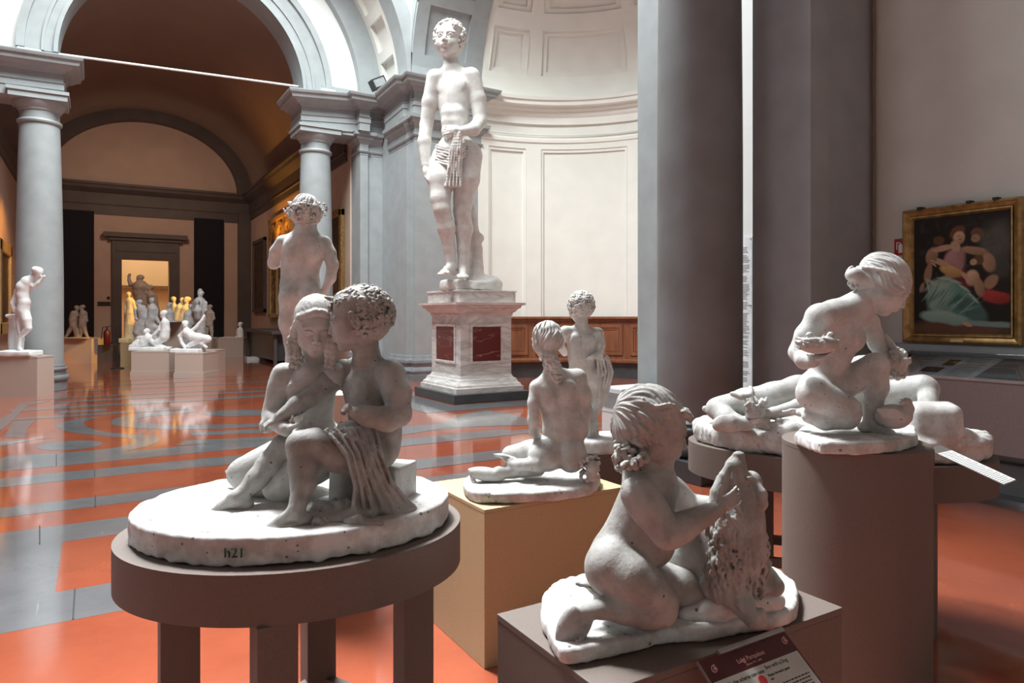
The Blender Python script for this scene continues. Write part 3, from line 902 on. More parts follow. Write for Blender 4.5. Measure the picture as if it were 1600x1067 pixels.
def curls(s, c, H, A, n, seed, r=(.045, .085), region=None, shell=(.38, .45, .41), cen=(0, -.08, .10)):
    rg = np.random.RandomState(seed); c = V3(*c); made = 0; tries = 0
    while made < n and tries < n * 30:
        tries += 1
        d = nrm(rg.normal(size=3))
        q = V3(*cen) + d * V3(*shell)
        if region and not region(q): continue
        made += 1
        R = rg.uniform(*r) * H
        p = c + A @ q * H
        nn = nrm(A @ (d / V3(*shell)))
        t1 = nrm(np.cross(nn, rg.normal(size=3))); t2 = np.cross(nn, t1)
        # a little snail of a lock: an open ring with a raised end
        pts = []
        a0 = rg.uniform(0, 6.28)
        for i in range(6):
            a = a0 + i * 1.0; rr = R * (1 - i * .10)
            pts.append((p + (t1 * math.cos(a) + t2 * math.sin(a)) * rr * .8 + nn * R * (.1 + .09 * i), R * (.42 - .03 * i)))
        s.chain(pts, R * .12)

def hand(s, w_, d, n, L, curl=(.3, .3, .3, .3), side=1, thumb=None, spread=.06, tc=.5):
    """palm plus five fingers; d points along the hand, n out of the palm, side = +1 puts the thumb on cross(d,n)"""
    d = nrm(d); n = nrm(n - d * np.dot(n, d)); x = np.cross(d, n); w_ = V3(*w_)
    A = np.stack([x, d, n], 1)
    s.ell(w_ + d * .27 * L, V3(.215, .30, .105) * L, A, .05 * L)
    s.cone(w_ - d * .05 * L, w_ + d * .2 * L, .135 * L, .14 * L, .05 * L)
    s.ell(w_ + d * .22 * L + x * side * .13 * L + n * .03 * L, V3(.09, .17, .09) * L, A, .05 * L)
    for i, (off, ln) in enumerate(((.155, .40), (.055, .46), (-.05, .43), (-.145, .34))):
        p = w_ + d * .47 * L + x * side * off * L
        dd = nrm(d + x * side * spread * (1.5 - i))
        ang = 0; c_ = curl[i]
        segs = (.45, .32, .25); rad = (.058, .052, .046, .038)
        pts = [(p - dd * .08 * L, .062 * L), (p, rad[0] * L)]
        for j in range(3):
            ang += c_ * (1.0 if j else .8)
            v = dd * math.cos(ang) + n * math.sin(ang)
            p = p + v * segs[j] * ln * L
            pts.append((p, rad[j + 1] * L * (.94 if i == 3 else 1)))
        s.chain(pts, .018 * L)
    b = w_ + d * .13 * L + x * side * .15 * L
    td = nrm(thumb) if thumb is not None else nrm(d * .75 + x * side * .55 + n * .45)
    m_ = b + td * .20 * L
    t2 = nrm(td + nrm(d * .8 + n * .5) * tc)
    s.chain([(b, .085 * L), (m_, .065 * L), (m_ + t2 * .15 * L, .056 * L), (m_ + t2 * .26 * L, .042 * L)], .03 * L)

def foot(s, ank, toe, up, L, side=1, r=None, flex=0.0):
    """foot from ankle towards toe; up is the instep side; side = +1 puts the big toe on cross(toe,up)"""
    t = nrm(toe); u = nrm(np.asarray(up, float) - t * np.dot(up, t)); x = np.cross(t, u); a = V3(*ank)
    A = np.stack([x, t, u], 1)
    heel = a - u * .20 * L - t * .14 * L
    s.ell(heel, V3(.125, .15, .13) * L, A, .06 * L)
    s.cone(a, a - u * .10 * L, .13 * L, .13 * L, .06 * L)
    s.chain([(a - u * .02 * L + t * .02 * L, .125 * L), (a + t * .26 * L - u * .13 * L, .105 * L), (a + t * .48 * L - u * .21 * L, .085 * L)], .06 * L)
    s.ell(a + t * .46 * L - u * .245 * L + x * side * .03 * L, V3(.18, .17, .08) * L, A, .05 * L)
    s.ell(a + t * .18 * L - u * .25 * L - x * side * .06 * L, V3(.11, .30, .07) * L, A, .05 * L)
    for sg in (-1, 1): s.ell(a + x * sg * .10 * L - u * .02 * L, V3(.05, .06, .06) * L, A, .03 * L)
    for i, (off, ln, rr) in enumerate(((.125, .22, .056), (.045, .20, .040), (-.02, .175, .037), (-.08, .145, .034), (-.135, .11, .032))):
        b = a + t * (.57 - i * .028) * L + x * side * off * L - u * (.265 - flex * .0) * L
        tt = nrm(t + u * (.25 + flex) )
        m_ = b + tt * ln * .5 * L; e_ = m_ + nrm(t - u * .45 + u * flex) * ln * .45 * L
        s.chain([(b - t * .08 * L, rr * L * 1.05), (m_, rr * L), (e_, rr * L * .95)], .014 * L)

def limb(s, a, b, ra, rb, bulge=0.0, bpos=.3, bdir=None, k=None, n=6):
    """tapered limb with a muscle swell at bpos"""
    a = V3(*a); b = V3(*b); pts = []
    for i in range(n + 1):
        t = i / n
        g = bulge * math.exp(-((t - bpos) / .22) ** 2)
        r = ra + (rb - ra) * t + g
        q = a + (b - a) * t
        if bdir is not None: q = q + nrm(bdir) * g * .7
        pts.append((q, r))
    s.chain(pts, k if k is not None else min(ra, rb) * .35)

def torso(s, nk, shl, shr, pelv, hl, hr, fwd, H, bulk=1.0, sex=0, groove=True, belly=0.0):
    """trunk between the neck base, two shoulders and two hips; fwd is the chest side"""
    nk, shl, shr, pelv, hl, hr = [V3(*q) for q in (nk, shl, shr, pelv, hl, hr)]
    sx = nrm(shr - shl); sw = np.linalg.norm(shr - shl); hw = np.linalg.norm(hr - hl)
    mid = (shl + shr) / 2
    sp = nrm(mid - pelv)
    fwd = np.asarray(fwd, float)
    yc = nrm(fwd - sp * np.dot(fwd, sp)); sx = nrm(sx - yc * np.dot(sx, yc)); zc = nrm(np.cross(sx, yc)) 
    if np.dot(zc, sp) < 0: zc = -zc
    A = np.stack([sx, yc, zc], 1)
    hx = nrm(hr - hl); Ah = frame(fwd, sp)
    ch = mid * .72 + pelv * .28; wa = mid * .40 + pelv * .60
    T = np.linalg.norm(mid - pelv)
    s.ell(ch, V3(sw * .46 * bulk, .36 * H * bulk, T * .40), A, .12 * H)
    s.ell(mid * .85 + pelv * .15, V3(sw * .52, .27 * H * bulk, T * .20), A, .12 * H)
    s.ell(wa + yc * belly * H * .3, V3(sw * .375 * bulk, .31 * H * bulk + belly * H * .3, T * .36), A, .16 * H)
    s.ell(pelv + sp * .08 * H, V3(hw * .5 + .19 * H * bulk, .33 * H * bulk, .34 * H), Ah, .15 * H)
    for q in (shl, shr):
        s.cone(nk - sp * .02 * H, q, .15 * H, .17 * H * bulk, .12 * H)
        s.ell(q, V3(.20, .20, .20) * H * bulk, A, .10 * H)
    for sg in (-1, 1):
        s.ell(ch + sp * T * .13 + sx * sg * sw * .22 + yc * .24 * H, V3(.19, .05 + sex * .06, .16) * H * bulk, A, .10 * H)     # breast
        s.ell(ch + sp * T * .06 + sx * sg * sw * .26 - yc * .25 * H, V3(.15, .085, .24) * H * bulk, A, .14 * H)   # shoulder blade
    if groove:
        s.cone(mid - yc * .40 * H * bulk, pelv - yc * .40 * H * bulk + sp * .25 * H, .035 * H, .05 * H, .09 * H, True)
        s.cone(ch + yc * .42 * H * bulk + sp * T * .15, wa + yc * .385 * H * bulk, .02 * H, .02 * H, .07 * H, True)
    s.ell(wa + yc * (.33 * H * bulk + belly * .55 * H) - sp * .05 * H, V3(.025, .04, .03) * H, A, .02 * H, True)
    s.chain([(nk + sp * .05 * H, .17 * H), (mid + sp * .02 * H, .20 * H)], .12 * H)

def buttocks(s, pelv, hl, hr, back, H, r=.30):
    for q in (hl, hr):
        q = V3(*q); s.ell(q * .7 + V3(*pelv) * .3 + nrm(back) * .17 * H, V3(r, r, r) * H, None, .07 * H)

def drape(s, path, widths, thick, folds, k, seed=0, nf=6, n=22):
    """pleated sheet of cloth following a path; widths = half width vectors, nf = number of pleats"""
    rg = np.random.RandomState(seed); path = [V3(*p) for p in path]; widths = [V3(*q) for q in widths]
    m = len(path) - 1; N_ = nf * 4 + 1; ph1, ph2 = rg.uniform(0, 6.28, 2); amp = thick * 1.25
    for j in range(N_):
        u = -1 + 2 * j / (N_ - 1); pts = []
        for i in range(n + 1):
            t = i / n * m; a = min(int(t), m - 1); f = t - a; f = f * f * (3 - 2 * f) * .5 + f * .5
            p = path[a] * (1 - f) + path[a + 1] * f; wv = widths[a] * (1 - f) + widths[a + 1] * f
            tg = nrm(path[a + 1] - path[a]); nn = nrm(np.cross(tg, wv))
            if nn[1] > 0: nn = -nn
            uu = u + .05 * math.sin(t * 2.1 + ph1 + u * 3)
            dsp = amp * (math.cos(math.pi * nf * uu + .8 * math.sin(t * 1.6 + ph2)) + .35 * math.cos(math.pi * nf * 1.9 * uu + t * 1.3 + ph1))
            sp = 2 * np.linalg.norm(wv) / (N_ - 1)
            pts.append((p + wv * uu + nn * dsp, max(sp * .85, s.h * 1.3)))
        s.chain(pts, s.h * 1.2)

def statue_root(name, label, cat, s, px, py_base, dd, group=None):
    q = s.p(px, py_base, dd)
    wq = cam2w(q)
    return thing(name, label, cat, (float(wq[0]), float(wq[1]), float(wq[2])), group)

def slab_poly(pts, z):
    """outline read off the photo on the plane of height z -> [(r,d)]"""
    out = []
    for x, y in pts:
        d = (EYE - z) * FPX / (y - HOR)
        out.append(((x - 800) / FPX * d, d))
    return out
def smooth_poly(p, n=3):
    p = [np.array(q) for q in p]
    for _ in range(n):
        p = [q for i in range(len(p)) for q in (p[i] * .75 + p[(i + 1) % len(p)] * .25, p[i] * .25 + p[(i + 1) % len(p)] * .75)]
    return p

def rest_on(root, z):
    """flatten everything that would sink below the surface the statue stands on"""
    oz = root['origin_w'][2]
    for ch in COL.objects:
        if ch.parent == root and ch.type == 'MESH':
            n = len(ch.data.vertices); co = np.empty(n * 3, np.float32); ch.data.vertices.foreach_get('co', co)
            c3 = co.reshape(-1, 3); c3[:, 2] = np.maximum(c3[:, 2], z - oz + .0008); ch.data.vertices.foreach_set('co', c3.ravel()); ch.data.update()

# ================================================================== pedestals and furniture
def W(r, d, z=0.0): return (Rx * r + Fx * d, Ry * r + Fy * d, z)
def ped_box(name, label, cat, F_, lx, ly, z, m, line=None, group=None, base=None):
    """box pedestal, F_ = nearest corner in (r, d), aligned with the building"""
    x0, y0, _ = W(*F_)
    t = thing(name, label, cat, (x0 + lx / 2, y0 + ly / 2, 0), group)
    zb = .0
    if base:
        MB().box(x0 - .012, x0 + lx + .012, y0 - .012, y0 + ly + .012, 0, base).build('skirting', m, t, bevel=.003)
        zb = base
    MB().box(x0, x0 + lx, y0, y0 + ly, zb, z - .018).build('body', m, t, bevel=.003)
    MB().box(x0 - .001, x0 + lx + .001, y0 - .001, y0 + ly + .001, z - .018, z).build('top_board', m, t, bevel=.002)
    return t, x0, y0
M['mdftop'] = M['mdf']
dogped, dpx, dpy = ped_box('pedestal', 'brown box pedestal under the boy with the dog, bearing a red information plate', 'pedestal', (.1939, 1.464), .829, .452, .80, M['mdf'])
ped_box('pedestal', 'ochre box pedestal under the kneeling girl seen from behind', 'pedestal', (-.124, 3.12), .82, .60, .72, M['yel'])
ped_box('pedestal', 'brown box pedestal under the small standing child seen from behind', 'pedestal', (.42, 3.93), .50, .50, .79, M['mdf'])
ped_box('pedestal', 'pale box pedestal behind the seated pair, under the standing boy seen from behind', 'pedestal', (-1.14, 3.66), .44, .42, 1.16, M['mdflt'])

cyl = W(1.496, 3.02)
t = thing('pedestal', 'tall round brown pedestal under the crouching girl with the nest', 'pedestal', cyl)
MB().lathe(cyl, [(.293, 0), (.295, .002), (.295, 1.03)], 96).build('body', M['mdf'], t, True)
MB().lathe(cyl, [(.295, 1.03), (.296, 1.031), (.296, 1.049), (.294, 1.05)], 96).build('top_board', M['mdf'], t, True)
# small bracket for the caption at its right side
a = np.array(W(1.496 + .285, 2.99)); 
MB().box(a[0] - .012, a[0] + .03, a[1] - .03, a[1] + .03, .93, 1.02).build('bracket', M['mdf'], t)

def oval_table(label, c, a_, b_, tilt, z, th, legs, lw=.1, m='mdf'):
    t = thing('oval_pedestal_table', label, 'pedestal', W(*c))
    pts = []
    for i in range(96):
        q = 2 * math.pi * i / 96; u = a_ * math.cos(q); v = b_ * math.sin(q)
        pts.append(W(c[0] + u * math.cos(tilt) - v * math.sin(tilt), c[1] + u * math.sin(tilt) + v * math.cos(tilt))[:2])
    MB().prism(pts, z - th, z - .016).build('drum', M[m], t, True)
    MB().prism(pts, z - .016, z).build('table_top', M[m], t, True)
    L = []
    for r, d in legs:
        x, y, _ = W(r, d)
        MB().box(x - lw / 2, x + lw / 2, y - lw / 2, y + lw / 2, 0, z - th).build('leg', M[m], t, bevel=.002); L.append((x, y))
    for i, j in ((0, 2), (1, 3), (0, 1), (2, 3)):
        MB().bar((L[i][0], L[i][1], .30), (L[j][0], L[j][1], .30), .03, .05).build('stretcher', M[m], t)
    return t
oval_table('brown oval table on four square legs under the seated pair', (-.665, 2.14), .505, .425, math.radians(13), .955, .13,
           [(-.94, 1.95), (-.61, 1.77), (-.69, 2.46), (-.32, 2.24)])
oval_table('brown oval table behind the round pedestal, under the reclining figure', (1.74, 3.76), .76, .47, math.radians(-21), .885, .17,
           [(1.30, 3.66), (2.02, 3.42), (1.44, 4.02), (2.17, 3.79)], .11)

# ------------------------------------------------------------------ information plate on the dog pedestal
M['maroon'] = mat('maroon_plate', (.085, .012, .015), .4, .05, 20)
M['paper'] = mat('printed_paper', (.56, .56, .52), .6, .03, 20)
M['ink'] = mat('black_ink', (.02, .02, .02), .6)
M['inkred'] = mat('red_ink', (.45, .03, .04), .6)
M['pinkink'] = mat('pale_pink_ink', (.72, .42, .40), .6)
M['steel'] = mat('brushed_metal', (.42, .41, .40), .35, metal=.8)
_fnt = {}
def text_mesh(name, s_, size, Mx, m, parent, align='LEFT', bold=0.0, shear=0.0, th=.0002):
    cu = bpy.data.curves.new('t', 'FONT'); cu.body = s_; cu.size = size; cu.align_x = align; cu.extrude = th; cu.offset = bold * size; cu.shear = shear
    o = bpy.data.objects.new('t', cu); COL.objects.link(o)
    dg = bpy.context.evaluated_depsgraph_get()
    me = bpy.data.meshes.new_from_object(o.evaluated_get(dg))
    bpy.data.objects.remove(o, do_unlink=True)
    me.transform(Mx)
    me.transform(Matrix.Translation(-Vector(parent['origin_w'])))
    me.materials.clear(); me.materials.append(m); me.name = name
    o = bpy.data.objects.new(name, me); COL.objects.link(o); o.parent = parent; o['origin_w'] = parent['origin_w']
    return o
def plane_matrix(org, ux, uy):
    ux = Vector(ux).normalized(); uy = Vector(uy); uy = (uy - ux * uy.dot(ux)).normalized(); n = ux.cross(uy)
    return Matrix(((ux.x, uy.x, n.x, org[0]), (ux.y, uy.y, n.y, org[1]), (ux.z, uy.z, n.z, org[2]), (0, 0, 0, 1)))

TL = onY(1089, 1031, dpy - .022); TR = onY(1225, 988, dpy - .022)
zt_ = (TL.z + TR.z) / 2; TL.z = TR.z = zt_
BR = onX(1280, 1059, TR.x)
dn = (BR - TR).normalized()
up_ = -dn; wid_ = (TR - TL).length; hgt = .21
pl = thing('information_plate', 'maroon and white information plate clipped to the front edge of the dog pedestal', 'sign', tuple(TL))
PM = plane_matrix(TL, TR - TL, up_)
def pbox(x0, x1, y0, y1, z0, z1):
    mb = MB(); mb.box(x0, x1, y0, y1, z0, z1); mb.v = [tuple(PM @ Vector(q)) for q in mb.v]; return mb
pbox(0, wid_, -hgt, 0, -.004, 0).build('backing', M['maroon'], pl)
pbox(.006, wid_ - .006, -hgt + .004, -.052, 0, .0008).build('sheet', M['paper'], pl)
pbox(wid_ * .22, wid_ * .98, -.004, .008, -.002, .010).build('clip', M['steel'], pl, bevel=.002)
pbox(-.002, 0, -hgt, 0, -.004, .004).build('edge_strip', M['steel'], pl)
def ptext(s_, x, y, size, m, **k):
    return text_mesh('lettering', s_, size, PM @ Matrix.Translation((x, y, .0012)), m, pl, **k)
ptext('Luigi Pampaloni', wid_ * .50, -.034, .0150, M['pinkink'], align='CENTER')
ptext('(Firenze 1791 - 1847)', wid_ * .50, -.044, .006, M['pinkink'], align='CENTER')
ptext('Fanciullo che scherza con cane', .012, -.070, .0120, M['ink'], bold=.01)
ptext('Boy with a Dog', wid_ * .56, -.066, .0125, M['ink'])
ptext('Modello formato in gesso', .012, -.087, .0085, M['ink'], bold=.01)
ptext('Plaster formed in gesso', wid_ * .54, -.082, .008, M['ink'], bold=.01)
ptext('1827', .012, -.096, .006, M['ink']); ptext('1827', wid_ * .54, -.091, .006, M['ink'])
for x_, y_ in ((.020, -.034), (wid_ - .034, -.030)):
    ptext('G', x_, y_, .024, M['pinkink'], shear=.3); ptext('A', x_ + .008, y_ + .004, .020, M['pinkink'], shear=.2)
def pdisc(x, y, r, z, n=32):
    mb = MB(); mb.prism([(x + r * math.cos(2 * math.pi * i / n), y + r * math.sin(2 * math.pi * i / n)) for i in range(n)], z, z + .0004)
    mb.v = [tuple(PM @ Vector(q)) for q in mb.v]; return mb
pdisc(wid_ * .465, -.084, .0155, .0008).build('seal', M['pinkink'], pl); pdisc(wid_ * .465, -.084, .0115, .0013).build('seal', M['inkred'], pl)
rg = random.Random(3)
for i in range(13):
    y_ = -.106 - i * .0076
    if y_ < -hgt + .01: break
    for x0_, x1_ in ((.035 if i else .05, wid_ * .50), (wid_ * .545, wid_ - .014)):
        x_ = x0_; mb = MB()
        while x_ < x1_:
            wl = rg.uniform(.004, .013)
            if x_ + wl > x1_: break
            mb.box(x_, x_ + wl, y_, y_ + .0028, .0008, .0010); x_ += wl + .0022
        if mb.v:
            mb.v = [tuple(PM @ Vector(q)) for q in mb.v]; o = mb.build('text_line', M['ink'], pl); o['kind'] = 'stuff'

# caption sheet on the bracket of the round pedestal
c0 = P(1449, 702, 3.0); c1 = P(1462, 709, 2.94)
A0, A1, B1, B0 = P(1446, 700, 3.02), P(1461, 697, 3.10), P(1522, 742, 2.80), P(1512, 750, 2.72)
cs = thing('caption_sheet', 'tilted white caption sheet beside the round pedestal', 'sign', tuple(A0))
ux = (A1 - A0); ux.z = 0
pm2 = plane_matrix(A0, A1 - A0, A0 - B0); wd = .19; hl_ = (B0 - A0).length
def qb(x0, x1, y0, y1, z0, z1):
    mb = MB(); mb.box(x0, x1, y0, y1, z0, z1); mb.v = [tuple(pm2 @ Vector(q)) for q in mb.v]; return mb
nrmz = (pm2.to_3x3() @ Vector((0, 0, 1))).z
qb(0, wd, -hl_, 0, -.003, .0).build('backing', M['steel'], cs)
qb(.004, wd - .004, -hl_ + .004, -.05, 0 if nrmz > 0 else -.004, .001 if nrmz > 0 else -.003).build('sheet', M['white'], cs)
mb = MB()
for i in range(30):
    y_ = -.06 - i * .0095
    if y_ < -hl_ + .01: break
    a_ = MB(); zz = .001 if nrmz > 0 else -.0045
    a_.box(.012, wd - .02 - .03 * (i % 3 == 0), y_, y_ + .002, zz, zz + .0004); mb.add([tuple(pm2 @ Vector(q)) for q in a_.v], a_.f)
mb.build('text_line', M['ink'], cs)['kind'] = 'stuff'

# ------------------------------------------------------------------ marble pedestal of the tall statue
M['marble'] = None
def marble(name, col, vein, sc=1.6, rough=.3, thin=.03):
    m = bpy.data.materials.new(name); m.use_nodes = True
    nt = m.node_tree; N = nt.nodes; L = nt.links; b = N['Principled BSDF']; b.inputs['Roughness'].default_value = rough
    tc = N.new('ShaderNodeTexCoord'); n = N.new('ShaderNodeTexNoise'); n.inputs['Scale'].default_value = sc; n.inputs['Detail'].default_value = 8; n.inputs['Distortion'].default_value = 1.4
    mp = N.new('ShaderNodeMapping'); mp.inputs['Scale'].default_value = (.6, .6, 2.4)
    L.new(tc.outputs['Object'], mp.inputs[0]); L.new(mp.outputs[0], n.inputs['Vector'])
    s_ = N.new('ShaderNodeMath'); s_.operation = 'SUBTRACT'; s_.inputs[1].default_value = .5; L.new(n.outputs[0], s_.inputs[0])
    a_ = N.new('ShaderNodeMath'); a_.operation = 'ABSOLUTE'; L.new(s_.outputs[0], a_.inputs[0])
    r = N.new('ShaderNodeValToRGB'); r.color_ramp.elements[0].position = 0; r.color_ramp.elements[1].position = thin
    r.color_ramp.elements[0].color = (*vein, 1); r.color_ramp.elements[1].color = (*col, 1)
    L.new(a_.outputs[0], r.inputs[0]); L.new(r.outputs[0], b.inputs['Base Color'])
    return m
M['marble'] = marble('white_veined_marble', (.74, .71, .69), (.52, .49, .48), 2.2, .35, .10)
M['pinkm'] = marble('pinkish_marble', (.66, .56, .53), (.52, .43, .41), 2.5, .35, .1)
M['redm'] = marble('dark_red_marble', (.135, .022, .018), (.42, .27, .23), 1.1, .22, .006)
px0, py0 = 5.45, 11.05
lx, ly = 1.60, 1.78
mp_ = thing('marble_pedestal', 'tall white marble pedestal with dark red inset panels under the standing statue', 'pedestal', (px0 + lx / 2, py0 + ly / 2, 0))
MB().box(px0, px0 + lx, py0, py0 + ly, 0, .17).build('step', M['black'], mp_, bevel=.01)
def rectpath(o_): return [(px0 + o_, py0 + ly - o_), (px0 + lx - o_, py0 + ly - o_), (px0 + lx - o_, py0 + o_), (px0 + o_, py0 + o_)][::-1]
def psweep(pr):
    # outward to the right of a path walked clockwise
    b_ = MB(); pth = [(px0 + .26, py0 + .26), (px0 + .26, py0 + ly - .26), (px0 + lx - .26, py0 + ly - .26), (px0 + lx - .26, py0 + .26)][::-1]
    b_.sweep(pth, [(o_, z) for o_, z in pr], None, True); return b_
psweep([(.17, .17), (.17, .26), (.14, .27), (.13, .31), (.09, .34), (.07, .40), (.03, .42), (0, .48)]).build('base_moulding', M['marble'], mp_, True)
bx0, bx1, by0, by1 = px0 + .26, px0 + lx - .26, py0 + .26, py0 + ly - .26
b_ = MB(); b_.box(bx0, bx1, by0, by1, .16, 1.60); b_.build('dado', M['marble'], mp_)
psweep([(0, 1.58), (.02, 1.60), (.02, 1.64), (.06, 1.66), (.10, 1.72), (.13, 1.73), (.15, 1.78), (.20, 1.79), (.20, 1.83), (-.1, 1.84)]).build('cornice', M['pinkm'], mp_, True)
b_ = MB(); b_.box(bx0 - .06, bx1 + .06, by0 - .06, by1 + .06, 1.82, 2.04); b_.box(bx0 - .08, bx1 + .08, by0 - .08, by1 + .08, 2.03, 2.06); b_.build('top_block', M['marble'], mp_, bevel=.006)
for (ax, c_) in (('x', by0), ('y', bx0)):
    fm = MB(); pn_ = MB()
    lo_, hi_ = (bx0, bx1) if ax == 'x' else (by0, by1)
    u0, u1, z0_, z1_ = lo_ + .24, hi_ - .24, .74, 1.38
    for (a0_, a1_, b0_, b1_) in ((u0 - .05, u1 + .05, z0_ - .05, z0_), (u0 - .05, u1 + .05, z1_, z1_ + .05), (u0 - .05, u0, z0_, z1_), (u1, u1 + .05, z0_, z1_)):
        if ax == 'x': fm.box(a0_, a1_, c_ - .025, c_ + .01, b0_, b1_)
        else: fm.box(c_ - .025, c_ + .01, a0_, a1_, b0_, b1_)
    if ax == 'x': pn_.box(u0, u1, c_ - .008, c_ + .01, z0_, z1_)
    else: pn_.box(c_ - .008, c_ + .01, u0, u1, z0_, z1_)
    fm.build('panel_frame', M['marble'], mp_, bevel=.006); pn_.build('inset_panel', M['redm'], mp_)

# ------------------------------------------------------------------ dehumidifier
M['appl'] = mat('white_appliance_plastic', (.72, .74, .74), .4, .02)
M['grille'] = mat('grey_grille', (.30, .31, .32), .5)
q = onZ(960, 679); ac = thing('dehumidifier', 'white boxy dehumidifier on castors at the foot of the dark column', 'dehumidifier', tuple(q))
ax0, ay0 = q.x - .22, q.y - .42
MB().box(ax0, ax0 + .62, ay0, ay0 + .42, .06, .66).build('casing', M['appl'], ac, bevel=.02)
for k_ in range(12):
    z_ = .40 + k_ * .017
    MB().box(ax0 - .006, ax0 + .002, ay0 + .05, ay0 + .37, z_, z_ + .008).build('grille_slat', M['grille'], ac)
MB().box(ax0 - .003, ax0 + .001, ay0, ay0 + .42, .335, .342).build('seam', M['grille'], ac)
for cx_ in (.05, .55):
    for cy_ in (.05, .37): MB().tube((ax0 + cx_ - .012, ay0 + cy_, .03), (ax0 + cx_ + .012, ay0 + cy_, .03), .03).build('castor', M['ink'], ac)

# ------------------------------------------------------------------ text panel in the recess
tp = thing('text_panel', 'tall narrow white wall panel of printed text between column and pilaster', 'sign', (6.58, 5.3, .9))
za, zb_ = onX(1168, 371, 6.58).z, onX(1168, 607, 6.58).z
ya_, yb2 = onX(1176, 400, 6.58).y, onX(1130, 400, 6.58).y
MB().box(6.565, 6.58, ya_, yb2, zb_, za).build('board', mat('panel_white', (.86, .87, .90), .35), tp)
rg = random.Random(5)
z_ = za - .12; lm = MB()
while z_ > zb_ + .08:
    if rg.random() < .82:
        lm.box(6.563, 6.565, ya_ + .03 + rg.uniform(0, .05), yb2 - .02, z_, z_ + .007)
    z_ -= .019
lm.build('text_line', M['grille'], tp)['kind'] = 'stuff'
for z_ in (za - .02, (za * .55 + zb_ * .45), zb_ + .02): MB().tube((6.563, ya_ + .015, z_), (6.558, ya_ + .015, z_), .008).build('screw', M['steel'], tp)

# ------------------------------------------------------------------ painting, case, fire sign on the right wall
M['gold'] = mat('gilded_wood', (.52, .33, .12), .38, .15, 14, .15, 60, metal=.55, col2=(.25, .14, .05))
M['goldlt'] = mat('bright_gilding', (.80, .58, .26), .35, .1, 20, metal=.5)
XWl = 6.95
y1_, y0_ = onX(1417, 400, XWl).y, onX(1603, 400, XWl).y
zT, zB = 2.63, 1.33
pt = thing('painting', 'large gilt framed painting of a seated woman with children on the right wall', 'painting', (XWl - .08, (y0_ + y1_) / 2, zB))
def frame_ring(i0, i1, x0_, x1_):
    b = MB(); Y0, Y1, Z0, Z1 = y0_ + i0, y1_ - i0, zB + i0, zT - i0; w__ = i1 - i0
    # mitred: outer and inner rectangles at different heights
    v = [(x0_, Y0, Z0), (x0_, Y1, Z0), (x0_, Y1, Z1), (x0_, Y0, Z1)]
    u = [(x1_, Y0 + w__, Z0 + w__), (x1_, Y1 - w__, Z0 + w__), (x1_, Y1 - w__, Z1 - w__), (x1_, Y0 + w__, Z1 - w__)]
    wv = [(XWl - .01, p_[1], p_[2]) for p_ in v]
    b.add(v + u + wv, [(i, (i + 1) % 4, 4 + (i + 1) % 4, 4 + i) for i in range(4)] + [(8 + i, 8 + (i + 1) % 4, (i + 1) % 4, i) for i in range(4)])
    return b
fr_ = frame_ring(0, .02, XWl - .08, XWl - .10)
for a_, b_2, xa, xb in ((.02, .035, XWl - .10, XWl - .085), (.035, .07, XWl - .085, XWl - .06), (.07, .082, XWl - .075, XWl - .075), (.082, .10, XWl - .075, XWl - .045)):
    r_ = frame_ring(a_, b_2, xa, xb); fr_.add(r_.v, r_.f[:4])
fr_.build('frame', M['gold'], pt)
b = MB(); yc_ = (y0_ + y1_) / 2; b.box(XWl - .102, XWl - .094, yc_ - .055, yc_ + .055, zB + .018, zB + .042); b.build('name_plate', M['goldlt'], pt)
for yy in (y1_ - .17, y0_ + .42, y0_ + .20):
    MB().box(XWl - .10, XWl - .02, yy - .02, yy + .02, zT - .005, zT + .018).build('hanger', M['ink'], pt)
# canvas: a generic group of figures on a dark ground, brushed onto a fine grid of colour
nu, nv = 150, 190
u, v = np.meshgrid(np.linspace(0, 1, nu), np.linspace(0, 1, nv))   # u from left of picture, v from the top
cimg = np.zeros((nv, nu, 3)); cimg[:] = (.020, .017, .014)
rs = np.random.RandomState(4)
def wob(f, a): return a * (np.sin(u * f + 1.3 * np.sin(v * f * .7)) + np.sin(v * f * 1.3 + 2.1 * np.sin(u * f * .6)))
def dab(cx, cy, rx, ry, ang, col, soft=.12, op=1.0, shade=0.0, wb=.06):
    a_ = math.radians(ang); x = (u - cx); y = (v - cy) * 1.30
    p = (x * math.cos(a_) + y * math.sin(a_)) / rx; q = (-x * math.sin(a_) + y * math.cos(a_)) / ry
    r = np.sqrt(p * p + q * q) + wob(24, wb)
    m_ = np.clip((1 - r) / soft + .5, 0, 1) * op
    sh = 1 - shade * np.clip(p * .5 + q * .5, -1, 1)
    cimg[:] = cimg * (1 - m_[..., None]) + np.array(col) * sh[..., None] * m_[..., None]
sky = (.10, .095, .08)
dab(.86, .25, .16, .20, 0, sky, .8, .8); dab(.9, .45, .12, .12, 0, (.06, .06, .05), .8, .8)
dab(.45, .97, .55, .10, 0, (.16, .075, .045), .6, .8)
for k_ in range(46):
    dab(rs.uniform(.05, .98), rs.uniform(.04, .50), rs.uniform(.02, .06), rs.uniform(.01, .03), rs.uniform(0, 180), [(.05, .05, .035), (.085, .08, .06), (.02, .025, .018)][k_ % 3], .8, .22)
FL = (.47, .31, .20); FL2 = (.31, .19, .115)
grn = (.10, .24, .19); grn2 = (.28, .42, .35); redd = (.30, .035, .03)
dab(.50, .55, .16, .12, 10, (.13, .03, .03), .3); dab(.86, .70, .14, .07, 10, redd, .3, shade=.5)
dab(.42, .73, .30, .20, 30, grn, .2, shade=.3); dab(.30, .70, .13, .22, 10, grn2, .6, .8, shade=.4); dab(.34, .87, .27, .07, 8, grn2, .35, .85, shade=.3)
